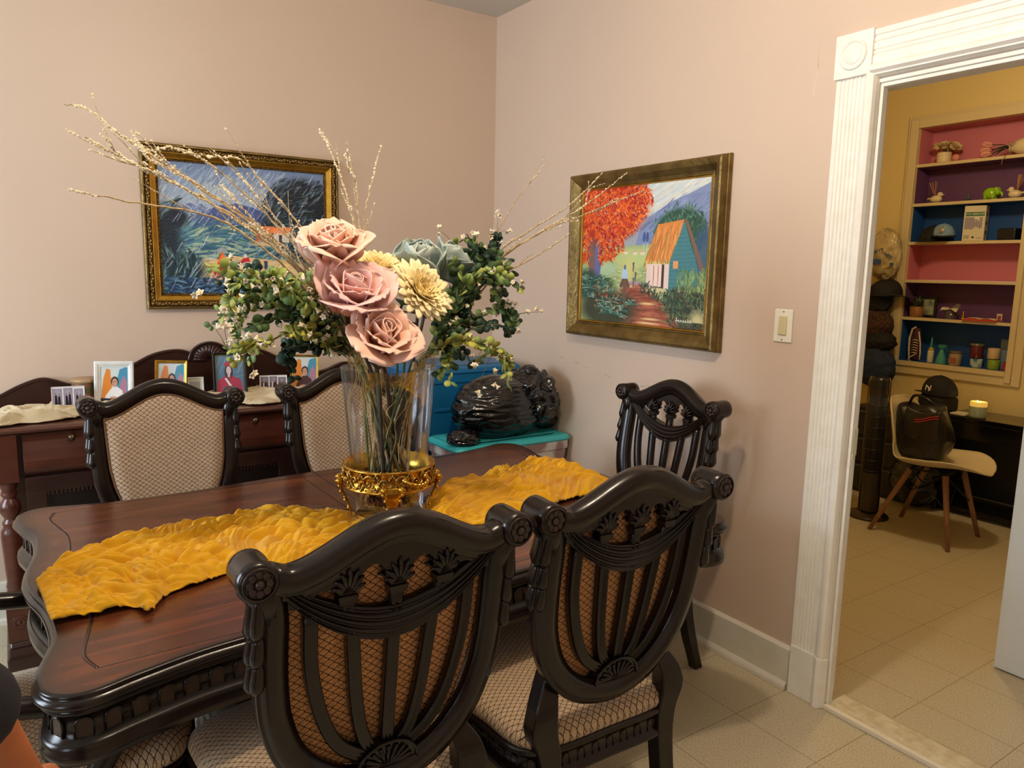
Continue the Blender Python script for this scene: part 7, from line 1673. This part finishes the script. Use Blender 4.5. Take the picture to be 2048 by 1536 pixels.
b = MB(); b.box(-0.066, -0.062, -0.01, 0.06, -0.065, -0.03); b.box(-0.062, -0.058, -0.10, -0.075, -0.075, -0.055); b.build('blue_print', bl_, o)
cx = atX(1768, 575, 2.88)
cap('baseball_cap', 'dark cap with a grey brim hanging under the bread bag', (2.90, cx.y, cx.z-0.06), math.radians(30), capk, mat('cap_grey_brim', (70, 66, 56), 0.8), 1.15)
hang('hat', 'black crumpled hat hanging in the middle of the hall hooks', 'hat', 1755, 600, 2.92, (0.07, 0.10, 0.10), 1.2, capk, 0.15)
hang('hat', 'brown tweed hat hanging under the black one', 'hat', 1752, 648, 2.90, (0.08, 0.115, 0.10), 2.2, mat('tweed_brown', (84, 52, 30), 0.9, noise=(60, 0.1, (46, 30, 22)), bump=0.4, bscale=200), 0.15)
hang('shoulder_bag', 'black shoulder bag hanging below the brown hat', 'bag', 1757, 682, 2.88, (0.07, 0.12, 0.075), 5.2, capk, 0.15)
hang('backpack', 'navy blue backpack hanging above the tower fan', 'backpack', 1750, 735, 2.86, (0.09, 0.14, 0.14), 6.2, mat('navy_fabric', (28, 40, 66), 0.8, bump=0.15, bscale=200), 0.10)
# ---- tower fan
t = thing('tower_fan', 'slim black and bronze tower fan on a round base in the hall', 'fan', (2.13, -1.085, 0.0), math.radians(29))
fk = mat('fan_black', (26, 26, 28), 0.3); fb = mat('fan_bronze', (66, 58, 48), 0.35, 0.5)
MB().lathe([(0.0, 0), (0.118, 0), (0.120, 0.008), (0.112, 0.018), (0.06, 0.028), (0.05, 0.04), (0.0, 0.04)], 40, caps=False).build('fan_base', fb, t)
b = MB(); b.lathe([(0.058, 0.04), (0.058, 0.86), (0.05, 0.885), (0.0, 0.885)], 28, sx=1.0, sy=0.9); b.build('fan_body', fk, t)
b = MB(); b.lathe([(0.0605, 0.045), (0.0605, 0.29)], 28, sy=0.9, caps=False); b.build('lower_panel', fb, t)
b = MB(); b.lathe([(0.0605, 0.78), (0.0605, 0.81)], 28, sy=0.9, caps=False); b.build('upper_band', fb, t)
b = MB()
for k in range(26): a = PI+(k-12.5)*0.092; b.box(0, 0, 0, 0, 0, 0) if False else b.tube([(0.0605*math.cos(a), 0.0545*math.sin(a), 0.30), (0.0605*math.cos(a), 0.0545*math.sin(a), 0.775)], 0.0011, 4)
for k in range(8): b.sweep([(0.0610*math.cos(a), 0.055*math.sin(a)) for a in np.linspace(PI*0.55, PI*1.45, 20)], [(-0.001, 0), (0.001, 0), (0.001, 0.004), (-0.001, 0.004)], lambda a_, b_, d, z=0.30+0.068*k: (a_, b_, z+d))
b.build('grille', mat('grille_grey', (70, 68, 66), 0.35, 0.4), t)
for s_ in (-1, 1): MB().tube([(-0.015, s_*0.055, 0.04), (-0.015, s_*0.060, 0.45), (-0.015, s_*0.060, 0.85), (-0.012, s_*0.050, 0.885)], 0.004, 6).build('side_trim', mat('trim_bronze', (120, 100, 76), 0.3, 0.7), t)
b = MB()
for k in range(5): b.box(-0.03, -0.01, -0.03+k*0.013, -0.022+k*0.013, 0.884, 0.892)
b.build('buttons', fk, t)
# ---- drawer cart behind the fan
t = thing('drawer_cart', 'low black plastic drawer unit between the fan and the piano', 'drawers', (2.76, -0.90, 0))
dk = mat('drawer_black', (30, 30, 32), 0.35); MB().box(-0.17, 0.20, -0.26, 0.26, 0, 0.60).build('cart_frame', mat('cart_black', (18, 18, 20), 0.4), t, bevel=0.004)
for k in range(3): 
    o = MB().box(-0.184, -0.168, -0.24, 0.24, 0.03+k*0.19, 0.20+k*0.19).build('drawer', dk, t, bevel=0.006); MB().box(-0.190, -0.183, -0.20, 0.20, 0.185+k*0.19, 0.195+k*0.19).build('drawer_lip', mat('lip_grey', (74, 74, 76), 0.35), o)
# ---- digital piano
pk = mat('piano_black', (12, 12, 13), 0.18, coat=0.3)
t = thing('upright_piano', 'black upright digital piano with candle and caps on its top', 'piano', (2.80, -1.68, 0))
b = MB(); b.box(-0.17, 0.17, -0.46, 0.46, 0.605, 0.635); b.box(-0.17, -0.15, -0.46, 0.46, 0.50, 0.605); b.box(-0.15, 0.17, -0.46, 0.46, 0.50, 0.52); b.build('key_case', pk, t, bevel=0.003)
for y in (-0.45, 0.45): MB().box(-0.16, 0.17, y-0.012, y+0.012, 0.0, 0.50).build('side_panel', pk, t, bevel=0.003)
MB().box(0.10, 0.12, -0.438, 0.438, 0.08, 0.50).build('back_panel', mat('piano_panel', (24, 24, 26), 0.3), t, bevel=0.003)
MB().box(-0.15, 0.17, -0.44, 0.44, 0.03, 0.055).build('foot_rail', pk, t, bevel=0.003)
b = MB(); b.box(-0.06, 0.02, -0.33, -0.02, 0.635, 0.668); pdl = b.build('music_rest', mat('rest_black', (16, 16, 18), 0.3), t, bevel=0.004)
b = MB()
for k in range(3): b.box(-0.065, -0.060, -0.28+k*0.10, -0.277+k*0.10, 0.645, 0.668)
b.build('rest_pin', mat('chrome', (220, 220, 220), 0.15, 1.0), pdl)
b = MB(); b.box(-0.172, -0.169, -0.22, -0.12, 0.598, 0.603); b.build('logo_plate', mat('chrome', (220, 220, 220), 0.15, 1.0), t)
# candle on the piano
c = (2.69, -1.41, 0.6365); t = thing('jar_candle', 'lit sage-coloured jar candle glowing on the piano top', 'candle', c)
MB().lathe([(0.0, 0), (0.046, 0), (0.048, 0.004), (0.044, 0.010), (0.0, 0.010)], 28, caps=False).build('candle_foot', mat('sage_glass', (120, 130, 104), 0.2), t)
b = MB(); b.lathe([(0.0, 0.010), (0.040, 0.010), (0.047, 0.02), (0.047, 0.098), (0.043, 0.100), (0.040, 0.085), (0.0, 0.082)], 28, caps=False); b.build('wax', mat('candle_wax', (176, 170, 120), 0.5, emit=(255, 190, 70), estr=0.55), t)
b = MB(); b.lathe([(0.0485, 0.01), (0.0495, 0.070), (0.048, 0.071), (0.0475, 0.012)], 28, caps=False); b.build('glass_rim', mat('candle_glass', (150, 160, 130), 0.2), t)
for dx_ in (-0.015, 0.015):
    MB().ball((dx_, dx_, 0.094), 0.005, 8, 8, (0.8, 0.8, 2.2)).build('flame', mat('flame', (255, 230, 160), 0.5, emit=(255, 220, 130), estr=12.0), t)
point_light('candle_light', (c[0], c[1], c[2]+0.115), 0.25, (1.0, 0.6, 0.2), 0.02)
# cap with crossed letters, tissue packet
t = cap('baseball_cap', 'black cap with white crossed NY letters on the piano end', (2.70, -1.165, 0.745), math.radians(150), capk, capk, 1.15)
MB().box(-0.08, 0.09, -0.09, 0.09, -0.105, -0.006).build('cap_filling', capk, t, bevel=0.02)
lm = Matrix.Rotation(math.radians(-150), 4, 'Z') @ Matrix.Translation((-0.094, 0.028, 0.045)) @ Matrix.Rotation(math.radians(8), 4, 'Z') @ Matrix.Rotation(-PI/2, 4, 'Z') @ Matrix.Rotation(math.radians(72), 4, 'X')
textmesh('N', 0.050, white_m, 'lettering', lm, t, ext=0.001); textmesh('Y', 0.050, white_m, 'lettering', lm @ Matrix.Translation((0.006, -0.006, 0.001)), t, ext=0.001)
textmesh('DTP', 0.018, white_m, 'lettering', Matrix.Rotation(math.radians(-150), 4, 'Z') @ Matrix.Translation((-0.070, -0.075, 0.018)) @ Matrix.Rotation(math.radians(40), 4, 'Z') @ Matrix.Rotation(-PI/2, 4, 'Z') @ Matrix.Rotation(math.radians(78), 4, 'X'), t, ext=0.001)
b = MB(); b.box(-0.05, 0.05, -0.05, 0.04, 0, 0.012); o = b.build('paper_packet', mat('paper_white', (216, 204, 176), 0.8), loc=(2.70, -1.305, 0.6365), bevel=0.003); tag(o, 'small white paper packet on the piano between cap and candle', 'paper')
# ---- white shell chair
t = thing('shell_chair', 'white moulded shell chair with wooden dowel legs in the hall', 'chair', (2.12, -1.44, 0), math.radians(184))
shm = mat('shell_white', (216, 200, 160), 0.35)
# profile (y forward, z) from front edge of seat to the top of the back; widths
PR = smoothpath([(0.315, 0.418, 0.03), (0.305, 0.424, 0.095), (0.265, 0.432, 0.165), (0.18, 0.435, 0.218), (0.05, 0.420, 0.235), (-0.06, 0.415, 0.235), (-0.135, 0.44, 0.23), (-0.175, 0.51, 0.225), (-0.195, 0.60, 0.215), (-0.215, 0.69, 0.195), (-0.235, 0.765, 0.15), (-0.243, 0.79, 0.09)], 5)
b = MB()
def shell(u, v):
    x = v*(len(PR)-1); i = min(int(x), len(PR)-2); f = x-i; y, z, w = [PR[i][k]*(1-f)+PR[i+1][k]*f for k in range(3)]
    s_ = (u-0.5)*2; lift = 0.055*abs(s_)**2.6*(w/0.235)**1.3
    back = min(1, max(0, (v-0.45)/0.25)); return (s_*w, y+lift*back*1.3, z+lift*(1-back)*1.1)
b.grid(shell, 25, 60); o = b.build('shell_seat', shm, t); md = o.modifiers.new('solid', 'SOLIDIFY'); md.thickness = 0.007
for sx in (-1, 1):
    for sy, top, bot in ((1, (0.12, 0.13, 0.395), (0.205, 0.215, 0.0)), (-1, (0.12, -0.06, 0.395), (0.20, -0.225, 0.0))):
        MB().tube([(sx*top[0], top[1], top[2]), (sx*bot[0], bot[1], bot[2])], [0.017, 0.012], 12).build('leg', mat('beech_wood', (158, 116, 84), 0.5, noise=(8, 0.2, (134, 94, 64), (6, 6, 1))), t)
b = MB(); r0 = [(-0.14, 0.155, 0.30), (0.14, 0.155, 0.30), (0.14, -0.10, 0.30), (-0.14, -0.10, 0.30)]; r1 = [(-0.12, 0.13, 0.40), (0.12, 0.13, 0.40), (0.12, -0.06, 0.40), (-0.12, -0.06, 0.40)]; r2 = [(-0.155, 0.17, 0.21), (0.155, 0.17, 0.21), (0.155, -0.13, 0.21), (-0.155, -0.13, 0.21)]
for k in range(4): b.tube([r1[k], r1[(k+1) % 4]], 0.006, 6); b.tube([r1[k], r2[(k+1) % 4]], 0.004, 6); b.tube([r1[(k+1) % 4], r2[k]], 0.004, 6)
b.build('wire_brace', mat('wire_black', (16, 16, 16), 0.4, 0.4), t)
# ---- black bag on the chair
t = thing('tote_bag', 'black leather bag with a red striped strap sitting on the white chair', 'bag', (2.12, -1.385, 0.45))
lm2 = mat('bag_leather', (20, 19, 20), 0.35, bump=0.2, bscale=60)
def sgp(v, e): return math.copysign(abs(v)**e, v)
def tote_shape(u, v, ox=0.0, k=1.0):
    a = 2*PI*u; p = PI*(v-0.5)*0.999; cz = sgp(math.sin(p), 0.45); cr = abs(math.cos(p))**0.38
    tp = 1.0-0.16*max(0, cz)+0.04*math.sin(a*2+1)
    x = 0.105*sgp(math.cos(a), 0.62)*cr*tp; y = 0.150*sgp(math.sin(a), 0.55)*cr*tp; z = 0.165+0.165*cz
    z -= 0.035*max(0, cz)*(0.5+0.5*math.sin(y*26+1.0)); y += 0.03*max(0, cz)
    cre = (1-abs(nz(x*6+z*3, y*9, z*6+4.0))*3)*0.010+(1-abs(nz(x*14, y*18+z*8, z*14+2.0))*3)*0.004
    return (x+math.cos(a)*cre+ox, y+math.sin(a)*cre, max(0.002, z))
b = MB(); b.grid(lambda u, v: tote_shape(u, v), 80, 60, closeu=True); b.build('bag_body', lm2, t)
b = MB(); b.grid(lambda u, v: (-0.112-0.012*math.sin(PI*v)-0.004*math.sin(u*9), -0.13+0.19*u, 0.30-0.17*v-0.02*math.sin(u*PI)), 24, 16); o = b.build('bag_flap', mat('bag_flap_leather', (34, 32, 32), 0.4, bump=0.15, bscale=60), t); o.modifiers.new('solid', 'SOLIDIFY').thickness = 0.004
b = MB(); b.tube(smoothpath([(-0.130, 0.0, 0.235), (-0.131, -0.045, 0.245), (-0.129, -0.085, 0.262), (-0.126, -0.128, 0.275)], 4), 0.0028, 5); b.tube(smoothpath([(-0.131, 0.0, 0.222), (-0.132, -0.045, 0.232), (-0.130, -0.085, 0.249), (-0.127, -0.128, 0.262)], 4), 0.0028, 5); b.build('red_stripe', mat('stripe_red', (196, 44, 40), 0.5), t)
b = MB(); b.tube(smoothpath([(0, 0.11, 0.29), (-0.03, 0.06, 0.36), (-0.05, -0.03, 0.345), (-0.03, -0.09, 0.29)], 5), 0.008, 8); b.build('handle', lm2, t)
# black bag on the floor under the chair
o = blob('bin_bag', bag_m, (0, 0, 0.0), (0.15, 0.16, 0.17), 6.6, 0.12, (2, 2, 2), nu=70, nv=50); o.location = (2.60, -1.13, 0.19); tag(o, 'soft black bag on the floor between the drawers and piano', 'bag')
# ---------------------------------------------------------------- the person at the left edge of the picture
skin = mat('skin', (184, 112, 72), 0.5, noise=(40, 0.2, (172, 100, 62)), subs=0.1)
shirt = mat('shirt_dark_navy', (26, 24, 34), 0.85, bump=0.1, bscale=300)
trous = mat('trousers_dark', (40, 42, 50), 0.85); hairm = mat('hair_dark', (28, 20, 16), 0.6, bump=0.4, bscale=120)
def skinned(name, m, joints, edges, radii, parent, root=0, sub=2):
    me = bpy.data.meshes.new(name); me.from_pydata([tuple(j) for j in joints], edges, []); o = bpy.data.objects.new(name, me); COL.objects.link(o); me.materials.append(m); o.parent = parent
    md = o.modifiers.new('skin', 'SKIN'); md.use_smooth_shade = True
    for i, rr_ in enumerate(radii):
        v = me.skin_vertices[0].data[i]; v.radius = (rr_, rr_) if not hasattr(rr_, '__len__') else rr_; v.use_root = (i == root)
    o.modifiers.new('sub', 'SUBSURF').levels = sub; o.modifiers[-1].render_levels = sub; return o
elb = atY(22, 1592, -2.70); slv = atY(-32, 1440, -2.76); shl = slv + (slv-elb)*0.85 + Vector((-0.02, -0.02, 0.0))
PX, PY = shl.x-0.135, shl.y-0.02
per = thing('person', 'person in a dark short-sleeved top, bare arm bent at the left edge', 'person', (PX, PY, 0))
Ov = Vector((PX, PY, 0)); sz_ = shl.z
def J(x, y, z): return Vector((x, y, z))
shr = shl-Ov; el = elb-Ov; wr = el+Vector((0.02, 0.15, -0.10)); hd = wr+Vector((0.005, 0.06, -0.03))
lsh = J(-0.15, 0, sz_); lel = J(-0.21, 0.0, sz_-0.24); lwr = J(-0.20, 0.06, sz_-0.44); lhd = lwr+Vector((0.01, 0.02, -0.07))
hip = sz_*0.62
J_ = [J(0, 0, hip), J(0, 0, hip+0.14), J(0, 0.0, sz_-0.05), J(0, 0.0, sz_+0.055), J(0, 0.012, sz_+0.13), J(0, 0.014, sz_+0.21), J(0, 0.005, sz_+0.27), shr, el, wr, hd, lsh, lel, lwr, lhd,
      J(0.075, 0, hip-0.05), J(0.085, 0.01, hip*0.5), J(0.085, -0.01, 0.07), J(0.09, 0.10, 0.035), J(-0.075, 0, hip-0.05), J(-0.085, 0.01, hip*0.5), J(-0.085, -0.01, 0.07), J(-0.09, 0.10, 0.035)]
E_ = [(0, 1), (1, 2), (2, 3), (3, 4), (4, 5), (5, 6), (2, 7), (7, 8), (8, 9), (9, 10), (2, 11), (11, 12), (12, 13), (13, 14), (0, 15), (15, 16), (16, 17), (17, 18), (0, 19), (19, 20), (20, 21), (21, 22)]
R_ = [0.105, 0.10, 0.10, 0.045, 0.075, 0.088, 0.065, 0.038, 0.036, 0.026, (0.020, 0.034), 0.05, 0.036, 0.024, (0.020, 0.034), 0.075, 0.052, 0.036, 0.032, 0.075, 0.052, 0.036, 0.032]
skinned('body', skin, J_, E_, R_, per)
tor = skinned('shirt', shirt, [J_[0]+Vector((0, 0, 0.0)), J_[1], J_[2], shr.lerp(J_[2], 0.15), (slv-Ov)+(el-shr).normalized()*0.012, J_[11].lerp(J_[2], 0.15), J_[12].lerp(J_[11], 0.45), J_[3]-Vector((0, 0, 0.03))], [(0, 1), (1, 2), (2, 3), (3, 4), (2, 5), (5, 6), (2, 7)], [0.118, 0.112, 0.112, 0.058, 0.048, 0.058, 0.046, 0.052], per)
skinned('trousers', trous, [J_[0], J_[15], J_[16], J_[17]+Vector((0, 0, 0.03)), J_[19], J_[20], J_[21]+Vector((0, 0, 0.03))], [(0, 1), (1, 2), (2, 3), (0, 4), (4, 5), (5, 6)], [0.116, 0.086, 0.064, 0.052, 0.086, 0.064, 0.052], per)
b = MB(); hc_ = J_[5]+Vector((0, -0.012, 0.02))
b.grid(lambda u, v: hc_+Vector((0.098*math.cos(2*PI*u)*math.cos(PI/2*v), 0.108*math.sin(2*PI*u)*math.cos(PI/2*v)-0.012, 0.115*math.sin(PI/2*v)-0.055*(0.5-0.5*math.sin(2*PI*u))*(1-v))), 30, 14, closeu=True)
b.build('hair', hairm, per)
b = MB(); f0 = J_[5]+Vector((0, 0.085, -0.02))
b.ball(f0+Vector((0, 0.012, -0.01)), 0.013, 10, 8, (0.8, 1.0, 1.5)); 
for sx in (-1, 1): b.ball(J_[5]+Vector((sx*0.086, 0, -0.015)), 0.020, 10, 8, (0.4, 0.7, 1.2))
b.build('nose_and_ears', skin, per)
b = MB()
for sx in (-1, 1): b.ball(f0+Vector((sx*0.032, -0.006, 0.012)), 0.011, 10, 8, (1.2, 0.6, 0.7))
b.build('eyes', mat('eye_dark', (30, 22, 20), 0.2), per)
b = MB(); b.tube([f0+Vector((-0.022, -0.004, -0.045)), f0+Vector((0, 0.003, -0.047)), f0+Vector((0.022, -0.004, -0.045))], [0.003, 0.006, 0.003], 8); b.build('lips', mat('lips', (170, 92, 84), 0.5), per)
for (w0, h0, sg) in ((wr, hd, 1), (lwr, lhd, -1)):
    d = (h0-w0).normalized(); s_ = d.cross(Vector((0, 0, 1)))
    if s_.length < 0.2: s_ = Vector((0, 1, 0))
    s_.normalize(); nrm = s_.cross(d)
    for k, L in enumerate((0.058, 0.066, 0.062, 0.050)):
        p0 = h0+s_*((k-1.5)*0.017)+d*0.005; p1 = p0+d*L*0.45-nrm*0.004; p2 = p1+d*L*0.32-nrm*0.012; p3 = p2+d*L*0.2-nrm*0.014
        skinned('finger', skin, [p0-d*0.02, p1, p2, p3], [(0, 1), (1, 2), (2, 3)], [0.0085, 0.008, 0.0075, 0.006], per)
    p0 = w0.lerp(h0, 0.35)+s_*(-0.026); skinned('thumb', skin, [p0, p0+s_*-0.014+d*0.025, p0+s_*-0.018+d*0.050-nrm*0.008], [(0, 1), (1, 2)], [0.0105, 0.0095, 0.007], per)
